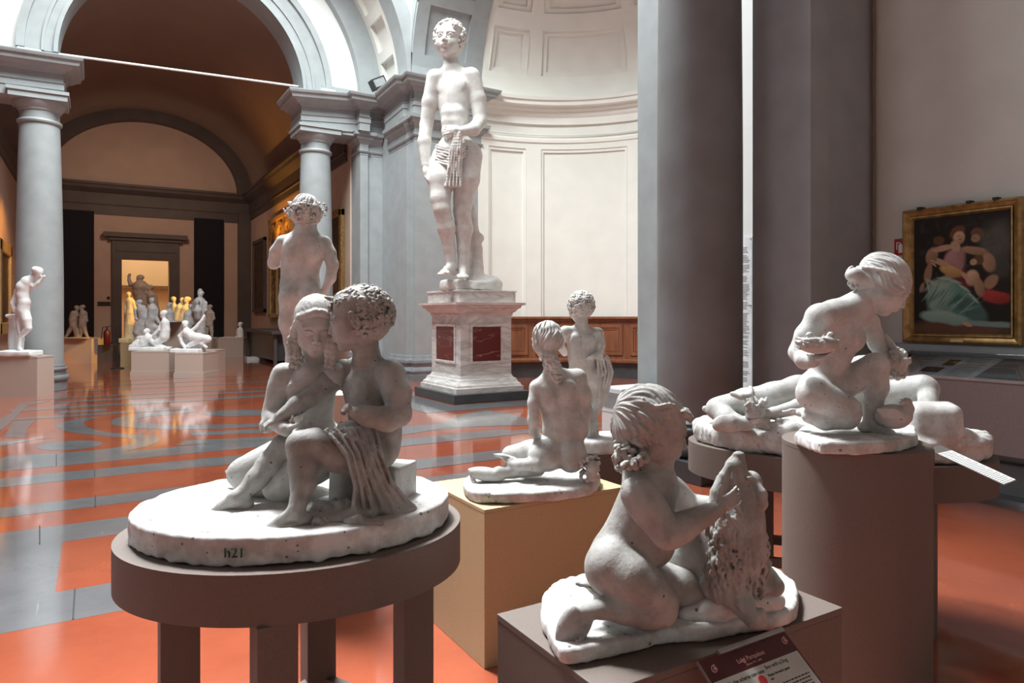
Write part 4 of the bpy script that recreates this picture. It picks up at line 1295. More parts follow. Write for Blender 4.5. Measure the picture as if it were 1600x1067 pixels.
dab(.62, .80, .20, .09, 38, (.07, .13, .115), .4); dab(.80, .92, .30, .03, 3, (.22, .32, .30), .5, .8)
dab(.58, .925, .055, .022, 20, FL)
dab(.30, .55, .24, .035, -28, (.30, .36, .30), .4, .7)
dab(.45, .38, .12, .14, -10, (.35, .19, .19), .3, shade=.5)       # bodice
dab(.41, .47, .13, .055, 20, (.50, .30, .12), .3, shade=.5)       # sleeve
dab(.30, .39, .10, .035, 25, FL)                                  # forearm
dab(.48, .145, .085, .065, -40, (.14, .06, .03), .3); dab(.50, .19, .060, .070, 20, FL, .3, shade=.4)   # head
dab(.45, .26, .05, .06, -20, FL, .3)
dab(.28, .20, .060, .050, 0, (.12, .06, .03), .3); dab(.20, .33, .065, .10, 20, FL2, .3, shade=.4); dab(.16, .48, .04, .12, 12, FL2, .3); dab(.09, .60, .025, .06, 20, FL2, .3)
dab(.33, .27, .12, .035, -8, FL, .3)
dab(.68, .17, .065, .06, 0, (.13, .07, .04), .3); dab(.66, .21, .045, .045, 0, FL2, .3); dab(.66, .31, .13, .045, 12, FL2, .3, shade=.4); dab(.80, .42, .065, .11, -12, FL2, .3, shade=.4); dab(.82, .57, .06, .08, 30, FL2, .3)
dab(.69, .39, .055, .050, 0, (.11, .06, .03), .3); dab(.64, .405, .035, .035, 0, FL, .3); dab(.63, .54, .07, .09, 10, FL, .3, shade=.5); dab(.56, .52, .06, .025, 50, FL, .3); dab(.70, .62, .05, .10, -10, FL2, .3, shade=.4)
for k_ in range(20):
    f_ = k_ / 19; dab(.16 + .50 * f_, .66 + .16 * f_ + .03 * math.sin(k_), .012, .10 - .04 * f_, 40 + 25 * f_, (grn2 if k_ % 3 == 0 else (.04, .12, .095)), .8, .5)
for (x_, y_, a_) in ((.16, .60, 80), (.20, .56, 30), (.33, .53, 8), (.45, .56, 20), (.55, .62, 35), (.64, .70, 48)): dab(x_, y_, .075, .014, a_, (.36, .46, .40), .6, .75)
for k_ in range(9):
    dab(.22 + .055 * k_, .66 + .03 * k_ * .5, .008, .13, 28 + k_ * 3, (grn2 if k_ % 2 else (.03, .10, .08)), .9, .6)
for (x_, y_, s_) in ((.49, .175, 1), (.51, .205, 1), (.655, .205, .8), (.28, .225, .8), (.635, .40, .7)):
    dab(x_, y_, .018 * s_, .008 * s_, 10, (.14, .07, .05), .8, .6); dab(x_ + .012, y_ + .03, .015 * s_, .006 * s_, 0, (.35, .10, .08), .8, .5)
for k_ in range(7): dab(.40 + .02 * k_, .33 + .018 * k_, .006, .05, 30, (.50, .30, .30), .9, .5)
for (x_, y_, a_) in ((.20, .37, 10), (.235, .385, 30), (.21, .40, 50), (.235, .41, 60)): dab(x_, y_, .028, .007, a_, FL, .4)
cimg *= (1 + .12 * rs.normal(size=(nv, nu, 1)) * .5)
cimg = np.clip(cimg, .004, 1)
yL, yR = y1_ - .10, y0_ + .10; zt2, zb2 = zT - .10, zB + .10
vv = np.stack([np.full(u.shape, XWl - .05), yL + (yR - yL) * u, zt2 + (zb2 - zt2) * v], -1).reshape(-1, 3)
ii = np.arange(nu * nv).reshape(nv, nu)
ff = np.stack([ii[:-1, :-1].ravel(), ii[1:, :-1].ravel(), ii[1:, 1:].ravel(), ii[:-1, 1:].ravel()], 1)
m_c = bpy.data.materials.new('varnished_canvas'); m_c.use_nodes = True
at = m_c.node_tree.nodes.new('ShaderNodeAttribute'); at.attribute_name = 'Col'
bb_ = m_c.node_tree.nodes['Principled BSDF']; m_c.node_tree.links.new(at.outputs['Color'], bb_.inputs['Base Color']); bb_.inputs['Roughness'].default_value = .6; bb_.inputs['Specular IOR Level'].default_value = .2
cv_ = new_mesh('canvas', vv, ff, m_c, pt, True)
ca = cv_.data.color_attributes.new('Col', 'FLOAT_COLOR', 'POINT')
ca.data.foreach_set('color', np.concatenate([cimg.reshape(-1, 3), np.ones((nu * nv, 1))], 1).astype(np.float32).ravel())
MB().box(XWl - .045, XWl - .005, min(yL, yR) - .02, max(yL, yR) + .02, zb2 - .02, zt2 + .02).build('stretcher_board', M['ink'], pt)

# fire extinguisher sign
M['signred'] = mat('sign_red', (.40, .02, .03), .4, .03)
fa, fb = onX(1398, 374, XWl), onX(1422, 398, XWl)
fs = thing('fire_sign', 'small square red sign with a white extinguisher symbol left of the gilt frame', 'sign', (XWl, fa.y, fb.z))
h_ = fa.z - fb.z
MB().box(XWl - .008, XWl, onX(1416.5, 385, XWl).y, fa.y, fb.z, fa.z).build('plate', M['signred'], fs)
fc = (fa.y + onX(1416.5, 385, XWl).y) / 2 - h_ * .03; f0 = fb.z
w1 = MB()
w1.box(XWl - .010, XWl - .008, fc - h_ * .17, fc + h_ * .13, f0 + h_ * .15, f0 + h_ * .66); w1.build('symbol', M['white'], fs)
MB().box(XWl - .010, XWl - .008, fc - h_ * .04, fc + h_ * .04, f0 + h_ * .66, f0 + h_ * .80).build('symbol', M['white'], fs)
MB().box(XWl - .010, XWl - .008, fc - h_ * .04, fc + h_ * .26, f0 + h_ * .74, f0 + h_ * .80).build('symbol', M['white'], fs)
MB().box(XWl - .010, XWl - .008, fc + h_ * .20, fc + h_ * .26, f0 + h_ * .36, f0 + h_ * .76).build('symbol', M['white'], fs)

# display case along the right wall
M['casebr'] = mat('taupe_case_panel', (.205, .165, .165), .6, .05, 60)
M['dgrey'] = mat('grey_case_lining', (.20, .225, .25), .6, .04, 40)
xc0, xc1 = 6.22, 6.86
ycs0, ycs1 = -1.0, onX(1405, 590, xc0).y + .25
dc_ = thing('display_case', 'long low display case with a sloping glass top along the right wall', 'display case', ((xc0 + xc1) / 2, (ycs0 + ycs1) / 2, 0))
b = MB(); b.box(xc0, xc0 + .03, ycs0, ycs1, .47, 1.07); b.build('front_panel', M['casebr'], dc_, bevel=.004)
b = MB(); b.prism([(0, 0)] * 0 or [(xc0 + .03, ycs0), (xc1, ycs0), (xc1, ycs1), (xc0 + .03, ycs1)], .47, .50); b.build('underside', M['casebr'], dc_)
b = MB(); b.add([(xc0 + .02, ycs0, 1.045), (xc0 + .02, ycs1, 1.045), (xc1, ycs1, 1.225), (xc1, ycs0, 1.225), (xc0 + .02, ycs0, 1.03), (xc0 + .02, ycs1, 1.03), (xc1, ycs1, 1.21), (xc1, ycs0, 1.21)],
    [(0, 1, 2, 3), (7, 6, 5, 4), (0, 4, 5, 1), (1, 5, 6, 2), (2, 6, 7, 3), (3, 7, 4, 0)]); b.build('lining', M['dgrey'], dc_)
b = MB(); b.box(xc1 - .02, xc1, ycs0, ycs1, .5, 1.24); b.build('back_panel', M['casebr'], dc_)
for yy in (ycs0, ycs1 - .03): MB().add([(xc0, yy, .47), (xc1, yy, .47), (xc1, yy, 1.25), (xc0, yy, 1.07), (xc0, yy + .03, .47), (xc1, yy + .03, .47), (xc1, yy + .03, 1.25), (xc0, yy + .03, 1.07)],
    [(0, 1, 2, 3), (7, 6, 5, 4), (0, 4, 5, 1), (1, 5, 6, 2), (2, 6, 7, 3), (3, 7, 4, 0)]).build('end_panel', M['casebr'], dc_)
g = bpy.data.materials.new('case_glass'); g.use_nodes = True
gb = g.node_tree.nodes['Principled BSDF']; gb.inputs['Transmission Weight'].default_value = 1; gb.inputs['Roughness'].default_value = .02; gb.inputs['IOR'].default_value = 1.45
MB().add([(xc0, ycs0, 1.072), (xc0, ycs1, 1.072), (xc1, ycs1, 1.252), (xc1, ycs0, 1.252), (xc0, ycs0, 1.066), (xc0, ycs1, 1.066), (xc1, ycs1, 1.246), (xc1, ycs0, 1.246)],
    [(0, 1, 2, 3), (7, 6, 5, 4), (0, 4, 5, 1), (1, 5, 6, 2), (2, 6, 7, 3), (3, 7, 4, 0)]).build('glass_top', g, dc_)
e = MB(); e.box(xc0 - .006, xc0 + .012, ycs0, ycs1, 1.055, 1.080); e.build('metal_trim', M['steel'], dc_)
for yy in (ycs0 + .1, ycs1 - .3, ycs1 - 2.0): MB().box(xc0 + .1, xc1 - .1, yy, yy + .1, 0, .47).build('support', M['black'], dc_)
def onslope(x, y, dz=.0): return (x, y, 1.045 + (x - xc0 - .02) / (xc1 - xc0 - .02) * .18 + dz)
def sheet(y0s, y1s, y0b, y1b, xa, xb, m, dz, name, label, cat=None):
    """sheet with its near edge y0s..y1s and its far edge y0b..y1b"""
    b = MB(); b.add([onslope(xa, y0s, dz), onslope(xa, y1s, dz), onslope(xb, y1b, dz), onslope(xb, y0b, dz), onslope(xa, y0s, dz + .001), onslope(xa, y1s, dz + .001), onslope(xb, y1b, dz + .001), onslope(xb, y0b, dz + .001)],
        [(3, 2, 1, 0), (4, 5, 6, 7), (0, 1, 5, 4), (1, 2, 6, 5), (2, 3, 7, 6), (3, 0, 4, 7)])
    return b
sh = thing('printed_sheet', 'large white printed sheet with two small photographs inside the display case', 'sheet', (6.5, 3.3, 1.1))
yl = ycs1 - .05; yr = 2.98
sheet(yr, yl, yr - .02, yl, xc0 + .06, xc1 - .05, mat('bluish_print', (.50, .62, .72), .5, .04, 30), .001, '', '').build('sheet', M['white'], sh)
sh.children[0].data.materials[0] = mat('bluish_print', (.66, .78, .86), .5, .04, 30)
for (ya2, yb3, xa, xb) in ((3.30, 3.46, xc0 + .16, xc0 + .29), (3.26, 3.36, xc0 + .34, xc0 + .50)):
    sheet(ya2, yb3, ya2, yb3, xa, xb, None, .0022, '', '').build('photograph', mat('dark_photo', (.05, .07, .06), .4, .5, 30), sh)
lm = MB()
for k_ in range(11):
    xx = xc0 + .10 + k_ * .045
    for (ya2, yb3) in ((3.50, yl - .05), (yr + .05, 3.22)):
        s_ = sheet(ya2, yb3, ya2, yb3, xx, xx + .012, None, .0022, '', ''); lm.add(s_.v, s_.f)
lm.build('text_line', M['dgrey'], sh)['kind'] = 'stuff'

# ------------------------------------------------------------------ things on the far cornices
M['lampw'] = mat('pale_lamp_housing', (.62, .63, .62), .4)
for (px_, py_, dY, sx_, lab) in ((46, 74, 17.2, .42, 'small white emergency lamp on the cornice of the far left column'), (512, 143, 17.2, .38, 'small white emergency lamp on the cornice above the middle column')):
    q = onY(px_, py_ + 8, dY)
    zc_ = 6.86 if px_ < 100 else 7.06
    t = thing('emergency_lamp', lab, 'lamp', (q.x, dY, zc_))
    MB().box(q.x - sx_ / 2, q.x + sx_ / 2, dY - .1, dY + .1, zc_, zc_ + .17).build('housing', M['lampw'], t, bevel=.02)
    MB().box(q.x - sx_ / 2 + .04, q.x + sx_ / 2 - .04, dY - .108, dY - .1, zc_ + .03, zc_ + .14).build('diffuser', M['white'], t)
q = onY(594, 118, 16.6)
t = thing('floodlight', 'black box floodlight perched on the cornice of the pier', 'lamp', (6.1, 16.75, 7.25))
R3 = Matrix.Rotation(math.radians(-28), 3, 'Y')
b = MB(); b.box(-.19, .19, -.13, .13, -.13, .13); b.v = [tuple(R3 @ Vector(p_) + Vector((6.12, 16.75, 7.46))) for p_ in b.v]; b.build('housing', M['ink'], t, bevel=.01)
MB().bar((6.12, 16.75, 7.2), (6.12, 16.75, 7.36), .05).build('bracket', M['ink'], t)
b = MB(); b.box(-.15, .15, -.136, -.13, -.09, .09); b.v = [tuple(R3 @ Vector(p_) + Vector((6.12, 16.75, 7.46))) for p_ in b.v]; b.build('lens', M['grille'], t)

# ================================================================== plaster casts in the foreground
M['plA'] = plaster('plaster_dark', (.385, .375, .355), (.24, .225, .205), 1.0)
M['plB'] = plaster('plaster_mid', (.52, .52, .50), (.36, .345, .32), 1.0)
M['plC'] = plaster('plaster_pale', (.57, .575, .56), (.40, .385, .36), 1.1)
M['plbase'] = plaster('plaster_base', (.64, .64, .63), (.38, .35, .32), 1.6, bscale=45)
RES = .75
# ---------------------------------------------------------------- boy with the dog
def boy_dog():
    S = SC(1.74, .0034 * RES)
    def q(x, y, dd=0.0): return S.p(760 + x / 2.236, 590 + y / 2.236, dd)
    u = S.px / 2.236           # metres per zoomed pixel
    root = statue_root('statue', 'plaster statue of a kneeling boy holding a shaggy dog by the muzzle', 'statue', S, 1040, 965, 0)
    # slab
    B = SC(1.74, .005)
    out = [(843, 948), (846, 925), (870, 905), (918, 893), (1000, 880), (1100, 874), (1190, 878), (1240, 898), (1251, 924), (1244, 948), (1215, 962), (1160, 968), (1110, 980), (1040, 982), (1000, 996), (940, 1006), (885, 1018), (866, 1004), (852, 975)]
    B.slab(smooth_poly(slab_poly(out, .84), 2), .801, .84, .012)
    lo, hi = V3(-1, 1, .7), V3(2, 3, .845)
    B.rough(lo, hi, .0035, 60, 2); B.rough(lo, hi, .0018, 160, 3)
    B.build('base_slab', M['plbase'], root)
    # --- body
    H = 268 * u
    hc = q(578, 174, -.005)
    fw = V3(1, .06, -.26)
    nk = q(548, 325, .01)
    A = head(S, hc, H, fw, (.12, 0, 1), neck=nk)
    shn = q(528, 402, -.075); shf = q(630, 385, .085)
    pel = q(462, 640, .0)
    hn = q(470, 665, -.07); hf = q(500, 660, .07)
    # trunk built by hand to follow the arched back
    yv = nrm(V3(1, .0, .1))
    At = frame((1, .25, -.05), (.25, 0, 1))
    S.ell(q(566, 425, .0), V3(96 * u, 98 * u, 105 * u), At, .04)
    S.ell(q(585, 365, .0), V3(85 * u, 75 * u, 50 * u), At, .04)
    S.ell(q(520, 520, .0), V3(92 * u, 92 * u, 90 * u), At, .05)
    S.ell(q(590, 575, .0), V3(80 * u, 62 * u, 80 * u), At, .05)       # belly
    S.ell(q(458, 635, .0), V3(105 * u, 100 * u, 105 * u), frame((1, 0, 0), (.3, 0, 1)), .05)
    for s_, dd in ((0, -.075), (1, .075)): S.ell(q(428, 662, dd * .75), V3(78, 78, 82) * u, None, .03)
    S.cone(nk, shn, 40 * u, 50 * u, .03); S.cone(nk, shf, 40 * u, 50 * u, .03)
    S.cone(q(560, 300, 0), nk, 50 * u, 58 * u, .02)
    # near arm, hand under the dog's jaw
    el = q(632, 548, -.105); wr = q(800, 462, -.075)
    limb(S, shn, el, 56 * u, 46 * u, 6 * u, .35, k=.012); limb(S, el, wr, 47 * u, 27 * u, 5 * u, .25, k=.012)
    hand(S, q(806, 458, -.078), V3(.86, .05, .50), V3(.1, 1, .0), 118 * u, (.30, .35, .4, .45), side=1, thumb=V3(.15, .15, 1), tc=.3)
    # far arm
    el2 = q(715, 455, .12)
    limb(S, shf, el2, 52 * u, 40 * u, 4 * u, .3, k=.012); limb(S, el2, q(790, 445, .085), 40 * u, 26 * u, 3 * u, .25, k=.012)
    hand(S, q(792, 440, .075), V3(.55, -.1, .8), V3(.3, -.9, -.1), 88 * u, (.4, .45, .5, .5), side=-1)
    # near leg: thigh forward to the knee, shank folded back
    kn = q(598, 770, -.085)
    S.chain([(q(440, 668, -.055), 88 * u), (q(500, 700, -.075), 84 * u), (q(560, 745, -.085), 72 * u), (kn, 60 * u)], .016)
    S.ell(q(618, 790, -.085), V3(52, 50, 56) * u, None, .012)
    S.chain([(q(612, 822, -.09), 48 * u), (q(560, 826, -.10), 47 * u), (q(480, 812, -.105), 42 * u), (q(410, 806, -.105), 32 * u), (q(345, 818, -.10), 27 * u)], .012)
    S.cone(q(575, 800, -.20), q(430, 765, -.19), 7 * u, 7 * u, .012, True)
    foot(S, q(322, 818, -.095), V3(-.42, -.15, -.80), V3(-.85, .35, .25), 175 * u, side=-1)
    S.ell(q(283, 870, -.115), V3(34, 26, 72) * u, frame((0, 1, 0), (.35, 0, 1)), .012)
    # far leg: knee to the right, foot crossing behind with curled toes
    kf = q(768, 745, .045)
    S.chain([(hf, 84 * u), (q(600, 720, .05), 78 * u), (q(690, 735, .05), 70 * u), (kf, 56 * u)], .016)
    S.ell(q(778, 752, .04), V3(50, 48, 52) * u, None, .012)
    limb(S, q(758, 790, .05), q(520, 800, .05), 42 * u, 30 * u, 8 * u, .4, k=.012)
    limb(S, q(520, 800, .05), q(400, 770, -.01), 32 * u, 27 * u, k=.01)
    foot(S, q(395, 762, -.02), V3(-1, .0, .32), V3(-.3, .2, -1), 120 * u, side=1, flex=.35)
    S.rough(q(300, 300, -.3), q(1000, 1000, .3), .0006, 110, 5)
    S.build('figure', M['plA'], root)
    # --- hair: smooth combed crown, thick curls at the nape
    Hs = SC(1.74, .0024 * RES)
    hair_cap(Hs, hc, H, A, 1.0)
    for sg in (-1, 1):
        Hs.ell(hc + A @ V3(sg * .28, -.12, .05) * H, V3(.12, .20, .26) * H, A, .05 * H)
    Hs.strands(hc + A @ V3(0, -.05, .1) * H, np.stack([A[:, 0], A[:, 2], -A[:, 1]], 1), .5 * H, .0085 * H * 2.2, 15, twist=.7)
    Hs.rough(hc - H * .6, hc + H * .6, .0022, 120, 8)
    # quiff over the brow
    Hs.chain([(hc + A @ V3(-.20, .28, .30) * H, .05 * H), (hc + A @ V3(-.05, .40, .30) * H, .055 * H), (hc + A @ V3(.05, .47, .25) * H, .03 * H)], .02 * H)
    Hs.chain([(hc + A @ V3(.22, .28, .30) * H, .05 * H), (hc + A @ V3(.10, .39, .27) * H, .05 * H), (hc + A @ V3(.04, .46, .21) * H, .028 * H)], .02 * H)
    rg0 = np.random.RandomState(2)
    # waves across the temple
    for i in range(11):
        z0 = .33 - .062 * i
        for sg in (-1, 1):
            ps = [(hc + A @ V3(sg * (.285 + .085 * math.sin(f * 3.1)), .15 - .43 * f, z0 + .035 * math.sin(f * 7 + i * .6)) * H, (.030 - .010 * f) * H) for f in np.linspace(0, 1, 9)]
            if z0 > -.16: Hs.chain(ps, .02 * H)
    # thick round curls at the nape and behind the ear
    for i in range(90):
        x, y, dd = rg0.uniform(456, 556), rg0.uniform(222, 318), rg0.uniform(-.095, .07)
        if dd < -.05 and x < 470: continue
        if y > 290 and x > 540: continue
        c = q(x, y, dd); r_ = rg0.uniform(13, 19) * u
        t1 = nrm(rg0.normal(size=3)); t2 = nrm(np.cross(t1, V3(.3, -1, .2))); t3 = nrm(np.cross(t1, t2))
        Hs.chain([(c + (t2 * math.cos(a_) + t3 * math.sin(a_)) * r_ * (1 - a_ * .12) + t1 * r_ * .12 * a_, r_ * .52) for a_ in np.linspace(0, 5.2, 9)], .0015)
    Hs.ell(q(508, 268, -.01), V3(44, 60, 42) * u, None, .01)
    Hs.build('hair', M['plA'], root)
    # --- dog
    D = SC(1.78, .0034 * RES); 
    def g(x, y, dd=0.0): return D.p(760 + x / 2.236, 590 + y / 2.236, dd)
    u2 = D.px / 2.236
    # rump and barrel behind the boy
    D.ell(g(735, 640, .06), V3(120, 90, 105) * u2, None, .04)
    D.ell(g(770, 560, .03), V3(85, 75, 90) * u2, None, .04)
    D.chain([(g(700, 700, .10), 70 * u2), (g(800, 660, .05), 95 * u2), (g(850, 600, .0), 98 * u2), (g(868, 500, -.01), 88 * u2), (g(885, 420, -.01), 74 * u2)], .04)
    D.ell(g(850, 660, -.03), V3(66, 58, 90) * u2, None, .03)
    D.ell(g(905, 600, -.02), V3(46, 60, 120) * u2, None, .03)
    D.ell(g(872, 560, -.03), V3(76, 78, 130) * u2, None, .02); D.ell(g(870, 640, -.03), V3(74, 76, 90) * u2, None, .02)
    # head tipped back: skull, muzzle up, ears
    D.ell(g(905, 420, -.01), V3(60, 58, 66) * u2, None, .014)
    D.chain([(g(880, 282, -.02), 22 * u2), (g(872, 310, -.02), 34 * u2), (g(868, 350, -.02), 44 * u2), (g(880, 400, -.015), 60 * u2)], .010)
    D.ell(g(926, 368, -.015), V3(36, 40, 42) * u2, None, .010)
    D.chain([(g(850, 305, -.03), 13 * u2), (g(832, 345, -.03), 20 * u2), (g(812, 400, -.03), 26 * u2), (g(806, 450, -.03), 28 * u2)], .003)
    D.ell(g(882, 268, -.022), V3(20, 18, 11) * u2, None, .003)
    D.ell(g(892, 264, -.038), V3(6, 6, 4) * u2, None, .002, True); D.ell(g(874, 264, -.038), V3(5, 5, 4) * u2, None, .002, True)
    D.chain([(g(846, 300, -.040), 5 * u2), (g(860, 298, -.046), 6 * u2), (g(872, 335, -.052), 6.5 * u2), (g(882, 385, -.060), 6 * u2)], .005, True)
    D.ell(g(920, 352, -.052), V3(15, 10, 10) * u2, None, .006); D.ell(g(917, 350, -.058), V3(7, 5, 5) * u2, None, .002)
    D.chain([(g(945, 372, -.035), 14 * u2), (g(958, 405, -.05), 20 * u2), (g(960, 440, -.052), 22 * u2), (g(950, 478, -.05), 12 * u2)], .003)
    D.chain([(g(930, 360, .04), 20 * u2), (g(958, 410, .03), 24 * u2), (g(955, 455, .03), 18 * u2)], .004)
    D.chain([(g(812, 350, .02), 10 * u2), (g(800, 400, .02), 16 * u2), (g(790, 450, .03), 20 * u2)], .01)
    # shaggy coat: overlapping pointed locks
    rg = np.random.RandomState(11)
    for i in range(430):
        t = rg.uniform(0, 1); an_ = rg.uniform(-1.75, 1.6)
        cx, cy = 858 + 14 * math.sin(t * 3), 425 + 330 * t
        if t < .12 and an_ < .1: continue
        rr = (70 + 30 * math.sin(t * 2.6))
        x = cx + rr * math.sin(an_); dd = -.022 - rr * u2 * math.cos(an_) * .95
        if cy > 735: continue
        ln = rg.uniform(36, 66); sw_ = rg.uniform(-22, 22)
        ps = []
        for k_ in range(5):
            f_ = k_ / 4
            ps.append((g(x + sw_ * math.sin(f_ * 3.1) + 6 * f_, cy + ln * f_, dd - .006 * math.sin(f_ * 3.14)), (8.0 - 5.5 * f_) * u2))
        D.chain(ps, .0022)
    # forelegs
    D.chain([(g(800, 720, -.03), 52 * u2), (g(850, 752, -.06), 38 * u2), (g(900, 800, -.085), 30 * u2), (g(928, 838, -.105), 31 * u2)], .02)
    for i in range(4):
        D.chain([(g(915 + i * 15, 832 - i * 4, -.10 - i * .004), 15 * u2), (g(922 + i * 15, 862 - i * 5, -.112), 12 * u2)], .005)
    for i in range(26):
        t = rg.uniform(0, 1); x, y = 805 + 110 * t + rg.uniform(-26, 26), 722 + 100 * t + rg.uniform(-22, 22)
        D.chain([(g(x, y, -.06 - .05 * t), 9 * u2), (g(x + 14, y + 26, -.065 - .05 * t), 4 * u2)], .004)
    D.chain([(g(930, 650, .02), 46 * u2), (g(970, 695, .0), 36 * u2), (g(1006, 728, -.02), 34 * u2)], .02)
    D.rough(g(700, 430, -.3), g(1000, 800, .3) , .0016, 190, 9)
    D.build('dog', M['plA'], root)
    # rocky ground swelling under the dog
    G = SC(1.74, .005)
    G.chain([(q(700, 830, .0), 30 * u), (q(800, 810, .0), 42 * u), (q(900, 790, .03), 44 * u), (q(1010, 780, .05), 34 * u)], .03)
    G.rough(q(500, 600, -.4), q(1200, 1000, .4), .003, 80, 4)
    G.build('ground', M['plbase'], root)
    return root
rest_on(boy_dog(), .80)

# ---------------------------------------------------------------- seated pair (girl and curly boy)
def pair():
    d0 = 2.12
    S = SC(d0, .0036 * RES)
    def q(x, y, dd=0.0, s_=S): return s_.p(200 + x / 2.271, 430 + y / 2.271, dd)
    u = S.px / 2.271
    root = statue_root('statue', 'plaster statue of a seated girl and a curly haired boy on an oval base', 'statue', S, 456, 830, 0)
    # oval base
    B = SC(d0, .0052)
    pts = []
    for i in range(48):
        t = 2 * math.pi * i / 48; a_, b_ = .468, .385
        U, Vv = a_ * math.cos(t), b_ * math.sin(t); ti = math.radians(13)
        pts.append((-.665 + U * math.cos(ti) - Vv * math.sin(ti), 2.15 + U * math.sin(ti) + Vv * math.cos(ti)))
    B.slab(pts, .957, 1.032, .010)
    lo, hi = V3(-2, 1, .8), V3(1, 3, 1.025)
    B.rough(lo, hi, .0022, 50, 22)
    B.rough(V3(-2, 1, .9), V3(1, 3, .985), .004, 110, 23)
    B.build('base_slab', M['plbase'], root)
    # painted inventory mark on the rim
    def rim(px, py):
        # front rim point under pixel
        for it in range(400):
            d = 1.6 + it * .0015
            r = (px - 800) / FPX * d
            X, Y = r + .665, d - 2.15; ti = math.radians(13)
            uu = X * math.cos(ti) + Y * math.sin(ti); vv = -X * math.sin(ti) + Y * math.cos(ti)
            if (uu / .472) ** 2 + (vv / .389) ** 2 <= 1: break
        return P(px, py, d)
    c0, c1 = rim(350, 873), rim(388, 873)
    PMx = plane_matrix(c0, (c1 - c0), (0, 0, 1))
    M['green'] = mat('green_paint', (.01, .06, .03), .5)
    text_mesh('painted_mark', 'h21', .036, PMx @ Matrix.Translation((0, .004, .002)), M['green'], root, bold=-.012, th=.003)
    # ---- girl
    H = 205 * u
    hc = q(668, 178, .04)
    A = head(S, hc, H, V3(.28, -.85, -.28), V3(.08, -.1, 1), child=True, neck=q(668, 322, .07))
    shl = q(738, 352, .03); shr_ = q(552, 352, .05)
    pel = q(670, 590, .10)
    torso(S, q(655, 325, .07), shl, shr_, pel, q(740, 620, .08), q(600, 620, .10), V3(.05, -1, 0), H * .92, .92)
    el = q(508, 500, .03)
    limb(S, shr_, el, 40 * u, 31 * u, 3 * u, .3, k=.012)
    limb(S, el, q(560, 548, -.06), 32 * u, 23 * u, 3 * u, .25, k=.010)
    S.ell(q(492, 535, .0), V3(26, 26, 26) * u, None, .012)
    hand(S, q(562, 545, -.062), V3(.85, -.15, .35), V3(-.2, -.1, 1), 92 * u, (.25, .3, .3, .35), side=-1, thumb=V3(.2, -.5, 1))
    # her far arm reaches round the boy, hand on his shoulder
    limb(S, shl, q(860, 420, .14), 40 * u, 32 * u, k=.012); limb(S, q(860, 420, .14), q(962, 400, .10), 30 * u, 22 * u, k=.01)
    hand(S, q(965, 405, .085), V3(.55, -.85, -.35), V3(-.9, -.4, .1), 80 * u, (.35, .4, .4, .45), side=1)
    # folded legs
    limb(S, q(610, 630, .06), q(420, 700, .06), 74 * u, 56 * u, 4 * u, .3, k=.02)
    S.ell(q(405, 705, .055), V3(54, 50, 52) * u, None, .015)
    limb(S, q(420, 730, .05), q(600, 775, .10), 44 * u, 34 * u, 8 * u, .4, k=.012)
    limb(S, q(700, 640, .02), q(540, 745, .0), 72 * u, 52 * u, 4 * u, .3, k=.015)
    S.ell(q(540, 755, -.0), V3(62, 52, 50) * u, None, .012)
    limb(S, q(560, 770, .0), q(700, 790, .08), 40 * u, 34 * u, 6 * u, .4, k=.012)
    foot(S, q(420, 665, .16), V3(-1, .1, -.05), V3(0, .3, 1), 110 * u, side=1)
    S.build('girl_figure', M['plA2'], root)
    Hh = SC(d0, .0032 * RES)
    hair_cap(Hh, hc, H, A, 1.0)
    # parted smooth hair and two thick plaits
    for sg in (-1, 1):
        pts = [(hc + A @ V3(sg * .05, .32, .34) * H, .07 * H), (hc + A @ V3(sg * .27, .18, .18) * H, .085 * H), (hc + A @ V3(sg * .35, .0, -.10) * H, .085 * H), (hc + A @ V3(sg * .36, -.04, -.32) * H, .09 * H)]
        Hh.chain(pts, .03 * H)
    Hh.strands(hc + A @ V3(0, -.05, .1) * H, np.stack([A[:, 0], A[:, 2], -A[:, 1]], 1), .5 * H, .005 * H, 14, twist=.3)
    for (x0, x1, dd) in ((588, 590, .03), (722, 716, .0)):
        for i in range(6):
            y = 225 + i * 19; rr = 24 + 5 * math.sin(i * 1.1)
            for sg in (-1, 1):
                Hh.ell(q(x0 + (x1 - x0) * i / 5 + sg * 9, y + (5 if sg > 0 else 0), dd), V3(15, 15, 14) * u * rr / 24, frame((0, 1, 0), (sg * .7, 0, 1)), .003)
    curls(Hh, q(592, 300, .03), H * .30, A, 10, 4, (.16, .24))
    Hh.build('girl_hair', M['plA2'], root)
    # ---- boy
    Bz = SC(d0, .0036 * RES)
    def b(x, y, dd=0.0): return Bz.p(200 + x / 2.271, 430 + y / 2.271, dd)
    Hb = 212 * u
    hb = b(815, 158, -.02)
    Ab = head(Bz, hb, Hb, V3(-1, -.10, -.16), V3(.04, 0, 1), neck=b(845, 290, -.01))
    nk = b(850, 292, .0)
    s1 = b(935, 352, -.055); s2 = b(762, 345, .06)
    pb = b(868, 640, .02)
    torso(Bz, nk, s1, s2, pb, b(850, 650, -.06), b(870, 640, .08), V3(-.75, -.66, 0), Hb * .95, 1.0)
    Bz.ell(b(930, 530, .0), V3(40, 60, 110) * u, frame((0, 1, 0), (-.1, 0, 1)), .03)
    e1 = b(962, 492, -.10)
    Bz.chain([(s1, 48 * u), (b(955, 420, -.085), 47 * u), (e1, 42 * u)], .012)
    Bz.chain([(e1, 41 * u), (b(920, 510, -.13), 42 * u), (b(850, 500, -.15), 34 * u), (b(815, 488, -.155), 26 * u)], .010)
    hand(Bz, b(815, 486, -.155), V3(-.9, -.15, .35), V3(0, .75, -.6), 84 * u, (1.1, 1.2, 1.2, 1.2), side=1, thumb=V3(-.2, -.1, 1))
    e2 = b(650, 432, .0)
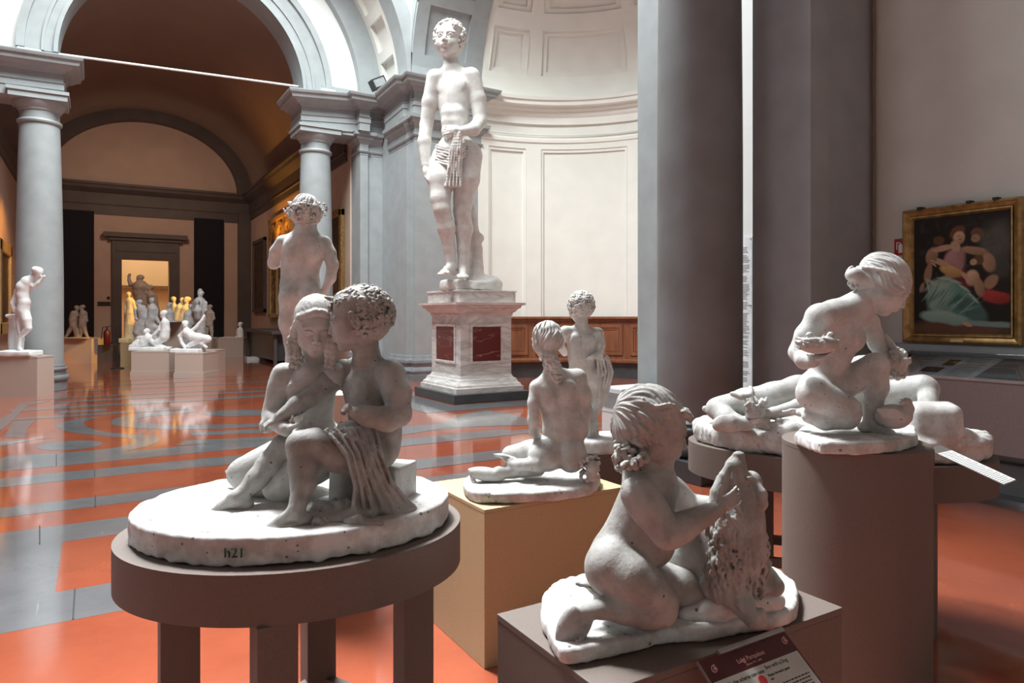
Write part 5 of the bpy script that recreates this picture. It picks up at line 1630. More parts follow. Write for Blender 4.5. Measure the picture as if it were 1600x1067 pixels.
    Bz.chain([(s2, 46 * u), (b(710, 380, .03), 42 * u), (e2, 34 * u)], .012)
    Bz.chain([(e2, 34 * u), (b(600, 462, -.02), 32 * u), (b(540, 505, -.04), 22 * u)], .010)
    hand(Bz, b(540, 506, -.042), V3(-.80, -.2, -.35), V3(.15, .35, -1), 88 * u, (.3, .35, .4, .45), side=-1)
    # near leg, foot flat
    kn = b(612, 602, -.165)
    Bz.chain([(b(850, 660, -.06), 66 * u), (b(740, 625, -.11), 66 * u), (b(660, 605, -.145), 56 * u), (kn, 46 * u)], .014)
    Bz.ell(b(606, 612, -.175), V3(36, 34, 40) * u, None, .012)
    Bz.chain([(kn, 44 * u), (b(622, 680, -.18), 47 * u), (b(622, 740, -.20), 40 * u), (b(606, 800, -.225), 27 * u), (b(598, 828, -.235), 27 * u)], .010)
    foot(Bz, b(596, 832, -.237), V3(-.95, -.30, -.14), V3(-.1, 0, 1), 165 * u, side=1)
    # far leg stretched out to the left
    k2 = b(548, 606, -.0)
    Bz.chain([(b(830, 650, .04), 60 * u), (b(680, 620, .03), 52 * u), (k2, 40 * u)], .014)
    Bz.chain([(k2, 38 * u), (b(500, 670, -.02), 42 * u), (b(455, 725, -.05), 36 * u), (b(405, 775, -.08), 25 * u), (b(388, 788, -.09), 25 * u)], .010)
    foot(Bz, b(380, 788, -.095), V3(-.96, -.18, -.22), V3(-.1, -.3, 1), 180 * u, side=-1)
    Bz.rough(b(0, 0, -.5), b(1200, 1000, .5), .0005, 110, 5)
    Bz.build('boy_figure', M['plA'], root)
    Hc = SC(d0, .0025 * RES)
    hair_cap(Hc, hb, Hb, Ab, 1.06)
    Hc.ell(hb + Ab @ V3(0, -.25, -.10) * Hb, V3(.34, .23, .24) * Hb, Ab, .03 * Hb)
    curls(Hc, hb, Hb, Ab, 230, 12, (.05, .085), lambda p_: p_[2] > -.34 and (p_[1] < .04 or p_[2] > .36), shell=(.415, .50, .45), cen=(0, -.09, .08))
    curls(Hc, hb, Hb, Ab, 18, 13, (.045, .07), lambda p_: p_[2] > .25 and p_[1] > .2, shell=(.39, .50, .43), cen=(0, -.06, .10))
    Hc.cone(hb + Ab @ V3(.0, .36, .40) * Hb, hb + Ab @ V3(.0, .46, .45) * Hb, .05 * Hb, .02 * Hb)
    Hc.build('boy_hair', M['plA'], root)
    # ---- seat and drapery
    K = SC(d0, .0045)
    def k(x, y, dd=0.0): return K.p(200 + x / 2.271, 430 + y / 2.271, dd)
    K.box(k(900, 752, .06), V3(100, 90, 88) * u, frame((.3, 1, 0), (0, 0, 1)), .006)
    K.rough(k(700, 600, -.4), k(1100, 950, .4), .0012, 90, 6)
    K.build('seat_block', M['plC'], root)
    T = SC(d0, .0045)
    def t(x, y, dd=0.0): return T.p(200 + x / 2.271, 430 + y / 2.271, dd)
    T.cone(t(780, 700, -.04), t(780, 850, -.05), 62 * u, 66 * u)
    T.rough(t(650, 600, -.4), t(900, 900, .3), .0018, 80, 7)
    T.build('tree_stump', M['plA'], root)
    R = SC(d0, .0036 * RES)
    def r(x, y, dd=0.0): return R.p(200 + x / 2.271, 430 + y / 2.271, dd)
    wv = lambda x, dd: V3(x * u, dd, 0)
    drape(R, [r(790, 545, -.14), r(835, 640, -.17), r(870, 740, -.165), r(905, 835, -.15)], [wv(74, .03), wv(48, .03), wv(54, .03), wv(88, .05)], 8 * u, 0, .003, 1, 6)
    drape(R, [r(740, 550, -.12), r(800, 560, -.12), r(870, 600, -.09), r(920, 660, -.02)], [V3(0, .05, .006)] * 4, 6 * u, 0, .003, 2, 4)
    R.chain([(r(790, 560, -.10), 44 * u), (r(840, 640, -.13), 42 * u), (r(870, 740, -.125), 46 * u), (r(905, 835, -.10), 66 * u)], .01)
    R.ell(r(945, 830, -.10), V3(62, 55, 26) * u, None, .02)
    R.ell(r(985, 832, -.09), V3(40, 40, 16) * u, None, .02)
    rgn = np.random.RandomState(5)
    for i in range(26):
        x0, y0 = rgn.uniform(650, 870), rgn.uniform(800, 880)
        dd0 = -.13 - (y0 - 800) / 80 * .11
        R.chain([(r(x0, y0, dd0), 13 * u), (r(x0 + rgn.uniform(-45, 45), y0 + rgn.uniform(-22, 22), dd0 - .01), 11 * u), (r(x0 + rgn.uniform(-60, 60), y0 + rgn.uniform(-5, 25), dd0 - .005), 8 * u)], .006)
    R.ell(r(760, 850, -.17), V3(110, 60, 22) * u, None, .02)
    R.rough(r(600, 500, -.5), r(1100, 950, .5), .0016, 130, 5)
    R.build('drapery', M['plA'], root)
    return root
M['plA2'] = M['plB']
rest_on(pair(), .955)

# ---------------------------------------------------------------- kneeling girl seen from behind
def kneeling_girl():
    d0 = 3.45
    S = SC(d0, .0055 * RES)
    def q(x, y, dd=0.0): return S.p(700 + x / 2.963, 440 + y / 2.963, dd)
    u = S.px / 2.963
    root = statue_root('statue', 'plaster girl kneeling with her back turned on the ochre pedestal', 'statue', S, 830, 770, 0)
    B = SC(d0, .007)
    out = [(722, 752), (728, 742), (760, 736), (800, 726), (860, 722), (915, 724), (936, 735), (938, 750), (915, 760), (870, 766), (810, 770), (760, 771), (732, 766)]
    B.slab(smooth_poly(slab_poly(out, .775), 2), .722, .775, .015)
    B.rough(V3(-3, 1, .5), V3(3, 6, .9), .003, 45, 5); B.rough(V3(-3, 1, .5), V3(3, 6, .76), .003, 110, 6)
    B.build('base_slab', M['plbase'], root)
    Fq = SC(d0, .0042); rg = np.random.RandomState(8)
    Fq.chain([(q(640, 830, .02), 28 * u), (q(670, 860, -.05), 26 * u), (q(665, 905, -.06), 24 * u)], .02)
    for i in range(70):
        c = q(rg.uniform(615, 700), rg.uniform(800, 925), rg.uniform(-.10, .06)); r_ = rg.uniform(8, 14) * u
        Fq.ell(c, V3(r_, r_ * .7, r_ * .8), frame(rg.normal(size=3), (0, .2, 1)), .002)
    Fq.build('flowers', M['plbase'], root)
    H = 158 * u
    hc = q(452, 268, .03)
    A = head(S, hc, H, V3(-.55, .75, -.20), V3(-.05, .1, 1), neck=q(480, 425, .03))
    nk = q(490, 425, .03)
    shl, shr = q(412, 490, .02), q(600, 445, .06)
    pel = q(520, 770, .03)
    # back
    Ab = frame((.1, 1, .05), (-.05, 0, 1))
    S.ell(q(510, 520, .04), V3(104, 62, 92) * u, Ab, .03)
    S.ell(q(520, 600, .04), V3(92, 58, 90) * u, Ab, .04)
    S.ell(q(540, 690, .03), V3(104, 66, 90) * u, Ab, .04)
    S.ell(q(455, 805, .0), V3(84, 74, 74) * u, None, .022)
    S.ell(q(570, 800, .0), V3(72, 72, 84) * u, None, .022)
    S.cone(q(508, 830, -.085), q(520, 775, -.085), 6 * u, 6 * u, .02, True)
    S.cone(q(505, 500, -.045), q(525, 690, -.05), 8 * u, 8 * u, .03, True)
    S.ell(q(455, 530, -.01), V3(34, 20, 50) * u, Ab, .03); S.ell(q(565, 510, -.01), V3(34, 20, 50) * u, Ab, .03)
    S.cone(nk, shl, 30 * u, 34 * u, .03); S.cone(nk, shr, 30 * u, 36 * u, .03)
    S.chain([(shl, 34 * u), (q(398, 560, .0), 29 * u), (q(394, 640, .0), 25 * u), (q(398, 700, .02), 22 * u)], .012)
    S.chain([(q(398, 700, .02), 22 * u), (q(440, 740, .10), 18 * u)], .01)
    S.chain([(shr, 38 * u), (q(622, 520, .06), 36 * u), (q(630, 600, .07), 34 * u), (q(615, 700, .09), 34 * u)], .03)
    # legs folded to the left
    S.chain([(q(470, 790, .02), 74 * u), (q(380, 790, .08), 56 * u), (q(290, 800, .14), 42 * u)], .016)
    S.chain([(q(500, 820, -.02), 44 * u), (q(420, 845, -.04), 36 * u), (q(330, 850, -.02), 28 * u), (q(290, 845, .0), 24 * u)], .012)
    foot(S, q(285, 838, .0), V3(-1, .1, .25), V3(-.3, .2, -1), 100 * u, side=1, flex=.2)
    S.chain([(q(420, 870, .02), 30 * u), (q(300, 880, -.0), 30 * u), (q(235, 885, -.03), 30 * u)], .012)
    S.ell(q(180, 892, -.03), V3(86, 36, 32) * u, frame((0, 1, 0), (.18, 0, 1)), .01)
    for i in range(5): S.ell(q(104 + i * 4, 872 + i * 14, -.03 - i * .006), V3(13, 11, 9) * u, None, .004)
    S.rough(q(0, 100, -.5), q(800, 1000, .5), .0006, 80, 5)
    S.build('figure', M['plB'], root)
    Hh = SC(d0, .0032 * RES)
    Hh.ell(hc + A @ V3(0, -.08, .12) * H, V3(.40, .47, .42) * H, A, .01)
    Hh.ell(hc + A @ V3(0, -.30, -.10) * H, V3(.32, .28, .30) * H, A, .03)
    Hh.ell(hc + A @ V3(0, .50, -.2) * H, V3(.42, .42, .44) * H, A, .02, True)
    Hh.strands(hc, A, .5 * H, .010 * H * 2, 16, twist=.6)
    Hh.rough(hc - H, hc + H, .002, 120, 2)
    # plaits and loose curls on the nape
    Hh.chain([(q(470, 340, -.01), 34 * u), (q(488, 385, -.01), 30 * u), (q(510, 425, -.012), 20 * u), (q(514, 450, -.015), 9 * u)], .01)
    rgk = np.random.RandomState(9)
    for i in range(70):
        t_ = rgk.uniform(0, 1); c = q(468 + 44 * t_ + rgk.uniform(-42, 42) * (1 - .6 * t_), 345 + 115 * t_, -.022 + rgk.uniform(-.022, .03)); r_ = rgk.uniform(9, 13) * u
        t1 = nrm(rgk.normal(size=3)); t2 = nrm(np.cross(t1, V3(.3, -1, .2))); t3 = nrm(np.cross(t1, t2))
        Hh.chain([(c + (t2 * math.cos(a_) + t3 * math.sin(a_)) * r_ * (1 - a_ * .1), r_ * .55) for a_ in np.linspace(0, 5.0, 7)], .002)
    Hh.build('hair', M['plB'], root)
    return root
rest_on(kneeling_girl(), .72)

# ---------------------------------------------------------------- small standing child, back view
def putto():
    d0 = 4.15
    S = SC(d0, .0065 * RES)
    def q(x, y, dd=0.0): return S.p(700 + x / 2.963, 440 + y / 2.963, dd)
    u = S.px / 2.963
    root = statue_root('statue', 'small plaster child standing with its back turned behind the kneeling girl', 'statue', S, 925, 698, 0)
    B = SC(d0, .008)
    B.slab(smooth_poly([(.30, 3.98), (.76, 4.0), (.78, 4.36), (.32, 4.38)], 2), .79, .87, .02)
    B.rough(V3(-3, 1, .5), V3(3, 6, 1.1), .005, 40, 5)
    B.chain([(q(665, 690, .03), 34 * u), (q(660, 600, .06), 26 * u), (q(690, 480, .07), 30 * u), (q(715, 420, .05), 30 * u)], .03)
    B.build('base_slab', M['plbase'], root)
    H = 138 * u
    hc = q(612, 118, .0)
    A = head(S, hc, H, V3(-.35, .9, -.1), V3(0, 0, 1), neck=q(618, 215, .0))
    torso(S, q(618, 215, .0), q(545, 232, .0), q(690, 240, .0), q(625, 430, .0), q(590, 440, 0), q(665, 435, 0), V3(0, 1, 0), H * .95, 1.0)
    S.ell(q(622, 350, .0), V3(66, 50, 80) * u, None, .03)
    S.ell(q(600, 430, -.0), V3(46, 44, 46) * u, None, .02); S.ell(q(668, 430, -.0), V3(50, 44, 50) * u, None, .02)
    S.chain([(q(695, 240, .0), 27 * u), (q(706, 290, -.02), 22 * u), (q(702, 335, -.03), 19 * u)], .01)
    S.chain([(q(702, 335, -.03), 19 * u), (q(675, 345, -.08), 14 * u)], .008)
    hand(S, q(678, 345, -.08), V3(-.9, -.1, -.3), V3(-.1, 1, 0), 48 * u, (.3, .4, .4, .4), side=1)
    S.chain([(q(540, 235, .0), 27 * u), (q(515, 290, .05), 22 * u), (q(540, 330, .13), 17 * u)], .01)
    S.chain([(q(600, 440, .0), 46 * u), (q(610, 520, .0), 40 * u), (q(620, 590, .0), 26 * u), (q(640, 650, -.01), 26 * u), (q(650, 700, .0), 16 * u)], .012)
    S.chain([(q(668, 440, .0), 50 * u), (q(700, 500, .02), 44 * u), (q(690, 570, .05), 28 * u), (q(660, 640, .02), 24 * u), (q(655, 700, .02), 15 * u)], .012)
    foot(S, q(652, 700, .0), V3(-.3, 1, 0), V3(0, 0, 1), 60 * u, side=-1)
    # cloth hanging over the forearm
    drape(S, [q(712, 345, -.03), q(728, 420, -.03), q(715, 500, -.02), q(685, 580, .0)], [V3(26 * u, 0, 0), V3(32 * u, 0, 0), V3(28 * u, 0, 0), V3(12 * u, 0, 0)], 10 * u, 0, .01, 3, 4)
    S.build('figure', M['plC'], root)
    Hh = SC(d0, .0032 * RES); hair_cap(Hh, hc, H, A, 1.02)
    Hh.ell(hc + A @ V3(0, -.24, -.08) * H, V3(.33, .22, .27) * H, A, .03 * H)
    curls(Hh, hc, H, A, 190, 6, (.055, .09), lambda p_: p_[2] > -.34 and p_[1] < .2, shell=(.40, .48, .43), cen=(0, -.09, .07))
    Hh.build('hair', M['plC'], root)
    return root
rest_on(putto(), .79)

# ---------------------------------------------------------------- standing youth, back view, left
def youth():
    d0 = 3.9
    S = SC(d0, .006 * RES)
    def q(x, y, dd=0.0): return S.p(380 + x / 3.95, 290 + y / 3.95, dd)
    u = S.px / 3.95
    root = statue_root('statue', 'plaster boy standing with his back turned behind the seated pair', 'statue', S, 476, 611, 0)
    B = SC(d0, .009)
    B.slab(smooth_poly([(-1.36, 3.74), (-1.0, 3.74), (-1.0, 4.06), (-1.36, 4.06)], 2), 1.16, 1.22, .015)
    B.rough(V3(-3, 1, .5), V3(3, 6, 1.3), .004, 40, 5); B.build('base_slab', M['plbase'], root)
    H = 205 * u
    hc = q(388, 165, .0)
    A = head(S, hc, H, V3(-.1, 1, -.12), V3(0, 0, 1), neck=q(375, 310, .0))
    pel = q(355, 650, .0)
    Ab = frame((0, 1, 0), (0, 0, 1))
    S.ell(q(375, 400, .02), V3(138, 80, 120) * u, Ab, .04)
    S.ell(q(375, 350, .02), V3(150, 62, 52) * u, Ab, .05)
    S.ell(q(350, 520, .02), V3(118, 74, 120) * u, Ab, .05)
    S.ell(q(352, 625, .02), V3(126, 84, 80) * u, Ab, .05)
    S.ell(q(300, 690, -.02), V3(76, 76, 80) * u, None, .03); S.ell(q(415, 680, -.02), V3(76, 76, 80) * u, None, .03)
    S.cone(q(365, 380, -.075), q(352, 600, -.085), 8 * u, 10 * u, .05, True)
    S.ell(q(300, 400, -.05), V3(52, 26, 70) * u, Ab, .04); S.ell(q(445, 400, -.05), V3(52, 26, 70) * u, Ab, .04)
    S.chain([(q(388, 270, .0), 56 * u), (q(380, 330, .0), 66 * u)], .04)
    S.chain([(q(245, 350, .0), 44 * u), (q(205, 410, .02), 40 * u), (q(188, 480, .05), 36 * u)], .014)
    S.chain([(q(188, 480, .05), 36 * u), (q(240, 470, .20), 26 * u), (q(320, 440, .28), 20 * u)], .01)
    S.chain([(q(500, 355, .0), 46 * u), (q(530, 420, -.01), 42 * u), (q(552, 490, -.03), 36 * u)], .014)
    S.chain([(q(552, 490, -.03), 36 * u), (q(540, 570, -.03), 32 * u), (q(505, 640, -.03), 22 * u)], .01)
    hand(S, q(505, 640, -.03), V3(-.6, -.1, -.8), V3(-.5, .8, .1), 110 * u, (.4, .5, .5, .5), side=1)
    S.chain([(q(300, 700, .0), 76 * u), (q(290, 850, .0), 66 * u), (q(300, 960, .0), 46 * u), (q(310, 1080, -.01), 44 * u), (q(325, 1230, .0), 26 * u)], .02)
    S.chain([(q(415, 700, .0), 74 * u), (q(410, 850, .02), 60 * u), (q(405, 960, .02), 44 * u), (q(420, 1080, .01), 42 * u), (q(440, 1230, .02), 26 * u)], .02)
    foot(S, q(325, 1228, .0), V3(-.2, 1, 0), V3(0, 0, 1), 130 * u, side=1); foot(S, q(440, 1228, .02), V3(.25, 1, 0), V3(0, 0, 1), 130 * u, side=-1)
    S.rough(q(0, 0, -.5), q(800, 1300, .5), .0008, 60, 5)
    S.build('figure', M['plC'], root)
    Hh = SC(d0, .0032 * RES); hair_cap(Hh, hc, H, A, 1.0)
    Hh.ell(hc + A @ V3(0, -.24, -.10) * H, V3(.33, .22, .27) * H, A, .03 * H)
    Hh.strands(hc, A, .5 * H, .012 * H * 1.4, 15, twist=.8)
    curls(Hh, hc, H, A, 150, 6, (.06, .10), lambda p_: p_[2] < .14 and p_[1] < .3, shell=(.43, .48, .42), cen=(0, -.08, .0))
    for sg in (-1, 1): curls(Hh, hc + A @ V3(sg * .42, -.02, .0) * H, H * .5, A, 16, 7, (.10, .17))
    Hh.chain([(hc + A @ V3(.44 * math.cos(t_), -.08 + .49 * math.sin(t_), .10) * H, .028 * H) for t_ in np.linspace(0, 6.283, 25)], .003)
    Hh.build('hair', M['plC'], root)
    return root
rest_on(youth(), 1.16)

# ---------------------------------------------------------------- crouching girl with a nest, duck at her feet
def nest_girl():
    d0 = 2.95
    S = SC(d0, .0048 * RES)
    def q(x, y, dd=0.0): return S.p(1060 + x / 2.667, 380 + y / 2.667, dd)
    u = S.px / 2.667
    root = statue_root('statue', 'plaster crouching girl looking down with a nest of young birds in her hand', 'statue', S, 1336, 700, 0)
    B = SC(d0, .006)
    out = [(1241, 668), (1262, 658), (1300, 650), (1400, 648), (1430, 660), (1434, 676), (1415, 683), (1340, 688), (1280, 686), (1250, 681)]
    B.slab(slab_poly([(1241, 676), (1256, 664), (1300, 655), (1395, 653), (1430, 663), (1434, 680), (1400, 689), (1340, 692), (1281, 690)], 1.10), 1.05, 1.10, .012)
    B.rough(V3(-3, 1, .5), V3(3, 6, 1.3), .002, 50, 5); B.rough(V3(-3, 1, .5), V3(3, 6, 1.09), .003, 120, 6)
    B.build('base_slab', M['plbase'], root)
    H = 250 * u
    hc = q(858, 172, .0)
    A = head(S, hc, H * .92, V3(.80, -.18, -.62), V3(.5, 0, .85), neck=q(745, 262, .02))
    nk = q(735, 268, .02)
    sn = q(590, 310, -.07); sf = q(790, 330, .10)
    Ab = frame((.75, -.55, -.1), (.35, 0, 1))
    S.ell(q(675, 380, .02), V3(96, 82, 112) * u, Ab, .04)
    S.ell(q(655, 300, .02), V3(100, 60, 56) * u, frame((.6, -.7, 0), (.2, 0, 1)), .05)
    S.ell(q(630, 480, .02), V3(90, 78, 100) * u, Ab, .04)
    S.ell(q(595, 590, .02), V3(90, 85, 70) * u, None, .03)
    S.ell(q(745, 400, -.02), V3(44, 34, 46) * u, Ab, .02)
    S.cone(nk, sn, 44 * u, 48 * u, .05); S.cone(nk, sf, 40 * u, 44 * u, .05)
    S.ell(sn, V3(56, 52, 54) * u, None, .03)
    # near arm and hand under the nest
    el = q(500, 455, -.06)
    S.chain([(sn, 50 * u), (q(535, 385, -.07), 46 * u), (el, 38 * u)], .012)
    S.chain([(el, 37 * u), (q(525, 488, -.11), 34 * u), (q(560, 492, -.155), 26 * u)], .012)
    hand(S, q(560, 490, -.158), V3(.80, -.35, .38), V3(-.35, .1, .9), 120 * u, (.25, .3, .35, .4), side=-1, thumb=V3(-.1, -.2, 1))
    # kneeling leg
    S.chain([(q(565, 625, -.04), 72 * u), (q(640, 665, -.06), 64 * u), (q(700, 690, -.07), 56 * u)], .014)
    S.ell(q(708, 712, -.07), V3(50, 50, 60) * u, None, .012)
    S.chain([(q(700, 735, -.06), 40 * u), (q(610, 735, -.05), 42 * u), (q(545, 720, -.03), 30 * u)], .012)
    S.cone(q(560, 715, -.16), q(700, 740, -.16), 5 * u, 5 * u, .01, True)
    foot(S, q(535, 715, .0), V3(-.6, .6, -.3), V3(-.5, .1, -.8), 120 * u, side=1)
    # raised leg
    S.chain([(q(640, 620, .06), 66 * u), (q(740, 560, .04), 60 * u), (q(815, 510, .0), 52 * u)], .016)
    S.ell(q(825, 510, -.01), V3(50, 50, 52) * u, None, .014)
    S.chain([(q(825, 520, -.01), 48 * u), (q(826, 600, .0), 46 * u), (q(812, 670, .0), 36 * u), (q(800, 735, -.01), 30 * u)], .012)
    foot(S, q(802, 738, -.01), V3(1, -.35, -.15), V3(0, 0, 1), 165 * u, side=1)
    # far arm down to the flowers
    S.chain([(sf, 44 * u), (q(830, 420, .10), 36 * u), (q(870, 500, .06), 26 * u)], .012)
    hand(S, q(870, 500, .06), V3(.5, -.2, -.8), V3(.2, -1, 0), 90 * u, (.5, .5, .5, .5), side=1)
    S.rough(q(0, 0, -.5), q(1300, 1300, .5), .0006, 80, 5)
    S.build('figure', M['plC'], root)
    Hh = SC(d0, .003 * RES)
    Hh.ell(hc + A @ V3(0, -.10, .15) * H * .92, V3(.385, .46, .38) * H * .92, A, .01)
    Hh.ell(hc + A @ V3(0, .46, -.2) * H * .92, V3(.44, .42, .44) * H * .92, A, .012, True)
    Hh.ell(hc + A @ V3(0, .1, -.50) * H * .92, V3(.6, .5, .34) * H * .92, A, .012, True)
    for sg in (-1, 1): Hh.ell(hc + A @ V3(sg * .33, .02, .0) * H * .92, V3(.09, .24, .17) * H, A, .02)
    Hh.strands(hc + A @ V3(0, -.1, .1) * H, np.stack([A[:, 0], A[:, 2], -A[:, 1]], 1), .5 * H, .014 * H, 15, twist=.4)
    Hh.chain([(hc + A @ V3(.40 * math.cos(t_), -.1 + .44 * math.sin(t_), .10 + .12 * math.sin(t_)) * H * .92, .030 * H) for t_ in np.linspace(0, 6.283, 29)], .003)
    Hh.ell(q(732, 132, .0), V3(32, 34, 26) * u, None, .004); Hh.cone(q(732, 132, .0), q(800, 160, .0), 28 * u, 50 * u); Hh.cone(q(740, 170, .01), q(790, 200, .01), 22 * u, 34 * u)
    curls(Hh, q(735, 132, .0), H * .22, A, 12, 3, (.16, .26)); curls(Hh, q(735, 180, .01), H * .2, A, 8, 3, (.14, .22))
    Hh.build('hair', M['plC'], root)
    # nest with chicks
    N = SC(d0, .0042 * RES)
    def n(x, y, dd=0.0): return N.p(1060 + x / 2.667, 380 + y / 2.667, dd)
    N.ell(n(580, 418, -.19), V3(80, 58, 40) * u, None, .006); N.ell(n(580, 392, -.19), V3(62, 42, 20) * u, None, .004, True)
    rg = np.random.RandomState(3)
    for i in range(130):
        a_ = rg.uniform(0, 6.28); r_ = rg.uniform(.85, 1.04)
        c = n(580 + 78 * r_ * math.cos(a_), 412 + rg.uniform(-16, 26), -.19 + 56 * u * r_ * math.sin(a_))
        t_ = nrm(V3(-math.sin(a_), math.cos(a_), rg.uniform(-.3, .3))) * rg.uniform(10, 26) * u
        N.cone(c - t_, c + t_, 4 * u, 3 * u, .002)
    N.build('nest', M['plC'], root)
    for (x, y, dd, o_) in ((555, 396, -.20, -1), (625, 396, -.205, 1)):
        C_ = SC(d0, .004 * RES)
        C_.ell(n(x, y + 8, dd), V3(26, 20, 18) * u, None, .01); C_.ell(n(x + 8 * o_, y - 14, dd - .005), V3(13, 12, 12) * u, None, .006)
        C_.cone(n(x + 16 * o_, y - 14, dd - .01), n(x + 28 * o_, y - 11, dd - .012), 5 * u, 2.5 * u, .004)
        C_.build('chick', M['plC'], root)
    # duck
    Dk = SC(d0, .0045 * RES)
    Dk.ell(n(895, 722, -.07), V3(72, 46, 50) * u, frame((0, 1, 0), (.1, 0, 1)), .02)
    Dk.chain([(n(950, 720, -.09), 24 * u), (n(962, 690, -.09), 17 * u), (n(952, 664, -.09), 20 * u)], .012)
    Dk.chain([(n(950, 660, -.10), 12 * u), (n(925, 668, -.115), 6 * u)], .006)
    for i in range(9):
        Dk.ell(n(850 + i * 9, 700 + (i % 3) * 12, -.07 - 44 * u), V3(26, 6, 10) * u, frame((0, 1, 0), (.3, 0, 1)), .003)
    Dk.cone(n(850, 712, -.06), n(838, 700, -.05), 22 * u, 10 * u, .01)
    Dk.build('duck', M['plC'], root)
    # bunch of flowers held low
    Fl = SC(d0, .004 * RES)
    Fl.ell(n(905, 500, .05), V3(48, 42, 60) * u, None, .01)
    for i in range(60):
        dv = nrm(rg.normal(size=3)); c = n(905, 500, .05) + dv * V3(52, 44, 66) * u
        Fl.ell(c, V3(1, 1, .5) * rg.uniform(9, 15) * u, frame(rg.normal(size=3), dv), .003)
    Fl.chain([(n(890, 430, .06), 16 * u), (n(860, 390, .08), 14 * u)], .01)
    Fl.build('flower_bunch', M['plC'], root)
    return root
rest_on(nest_girl(), 1.05)

# ---------------------------------------------------------------- reclining figure on the rocks
def reclining():
    d0 = 3.72
    S = SC(d0, .006 * RES)
    def q(x, y, dd=0.0): return S.p(1060 + x / 2.667, 380 + y / 2.667, dd)
    u = S.px / 2.667
    root = statue_root('statue', 'plaster statue of a reclining nude half hidden behind the crouching girl, one knee raised', 'statue', S, 1300, 705, 0)
    B = SC(d0, .009)
    pts = []
    for i in range(40):
        t = 2 * math.pi * i / 40; U, Vv = .735 * math.cos(t), .43 * math.sin(t); ti = math.radians(-21)
        pts.append((1.74 + U * math.cos(ti) - Vv * math.sin(ti), 3.76 + U * math.sin(ti) + Vv * math.cos(ti)))
    B.slab(pts, .885, 1.00, .03)
    B.rough(V3(-3, 1, .5), V3(3, 6, 1.2), .006, 38, 5); B.rough(V3(-3, 1, .5), V3(3, 6, .985), .006, 95, 6)
    # rocks: one under the foot on the right, one in front
    B.box(q(1065, 745, -.33), V3(88, 80, 74) * u, frame((.4, 1, 0), (0, .1, 1)), .05, .03)
    B.chain([(q(1170, 800, -.36), 34 * u), (q(1210, 810, -.33), 30 * u)], .02)
    B.chain([(q(420, 790, -.20), 26 * u), (q(470, 780, -.20), 34 * u), (q(520, 790, -.2), 30 * u)], .02)
    B.rough(q(900, 600, -.6), q(1300, 900, .3), .006, 50, 8)
    rg = np.random.RandomState(5)
    for i in range(26):
        B.ell(q(rg.uniform(300, 450), rg.uniform(735, 765), -.18), V3(1, 1, .7) * rg.uniform(10, 18) * u, None, .004)
    B.build('rocky_base', M['plbase'], root)
    # legs stretched to the left
    S.chain([(q(640, 620, .05), 88 * u), (q(500, 620, .0), 66 * u), (q(400, 640, -.02), 58 * u), (q(280, 660, -.02), 52 * u), (q(190, 680, -.0), 46 * u)], .03)
    S.ell(q(165, 690, .0), V3(48, 44, 46) * u, None, .02)
    S.chain([(q(160, 690, -.02), 44 * u), (q(200, 730, -.08), 42 * u), (q(240, 745, -.12), 32 * u), (q(280, 752, -.14), 24 * u)], .014)
    S.chain([(q(170, 755, -.19), 28 * u), (q(215, 750, -.19), 34 * u), (q(290, 756, -.17), 24 * u)], .014)
    S.ell(q(200, 748, -.20), V3(46, 20, 32) * u, frame((0, 1, 0), (.2, 0, 1)), .01)
    S.chain([(q(112, 690, .12), 14 * u), (q(150, 700, .12), 20 * u)], .01)
    # trunk hidden behind, forearm resting
    S.chain([(q(660, 600, .08), 90 * u), (q(780, 560, .10), 92 * u), (q(860, 540, .10), 70 * u)], .03)
    S.chain([(q(640, 650, -.10), 34 * u), (q(500, 680, -.13), 30 * u), (q(400, 708, -.15), 24 * u), (q(350, 715, -.155), 20 * u)], .012)
    hand(S, q(352, 715, -.155), V3(-1, -.05, .0), V3(.1, -.3, .9), 90 * u, (.4, .5, .6, .6), side=-1)
    # raised knee on the right
    S.chain([(q(800, 650, .05), 66 * u), (q(920, 620, -.02), 60 * u), (q(1015, 600, -.10), 52 * u)], .02)
    S.ell(q(1030, 605, -.12), V3(48, 46, 44) * u, None, .02)
    S.chain([(q(1040, 610, -.12), 42 * u), (q(1040, 660, -.2), 34 * u), (q(1050, 700, -.26), 24 * u)], .012)
    S.build('figure', M['plC'], root)
    # garland and ribbon at the thigh
    G = SC(d0, .004 * RES)
    def g(x, y, dd=0.0): return G.p(1060 + x / 2.667, 380 + y / 2.667, dd)
    G.chain([(g(300 + 4 * math.sin(t_), 655 + 52 * math.cos(t_), -.02 - 56 * u * math.sin(t_)), 9 * u) for t_ in np.linspace(0, 6.283, 21)], .004)
    G.chain([(g(225, 628, -.14), 10 * u), (g(262, 640, -.16), 14 * u), (g(300, 632, -.16), 9 * u)], .006)
    for i in range(60):
        c = g(rg.uniform(285, 365), rg.uniform(650, 725), -.16 - rg.uniform(0, .03))
        v_ = nrm(rg.normal(size=3)) * 14 * u
        G.chain([(c, 10 * u), (c + v_, 6 * u)], .003)
    G.build('garland', M['plC'], root)
    return root
rest_on(reclining(), .885)

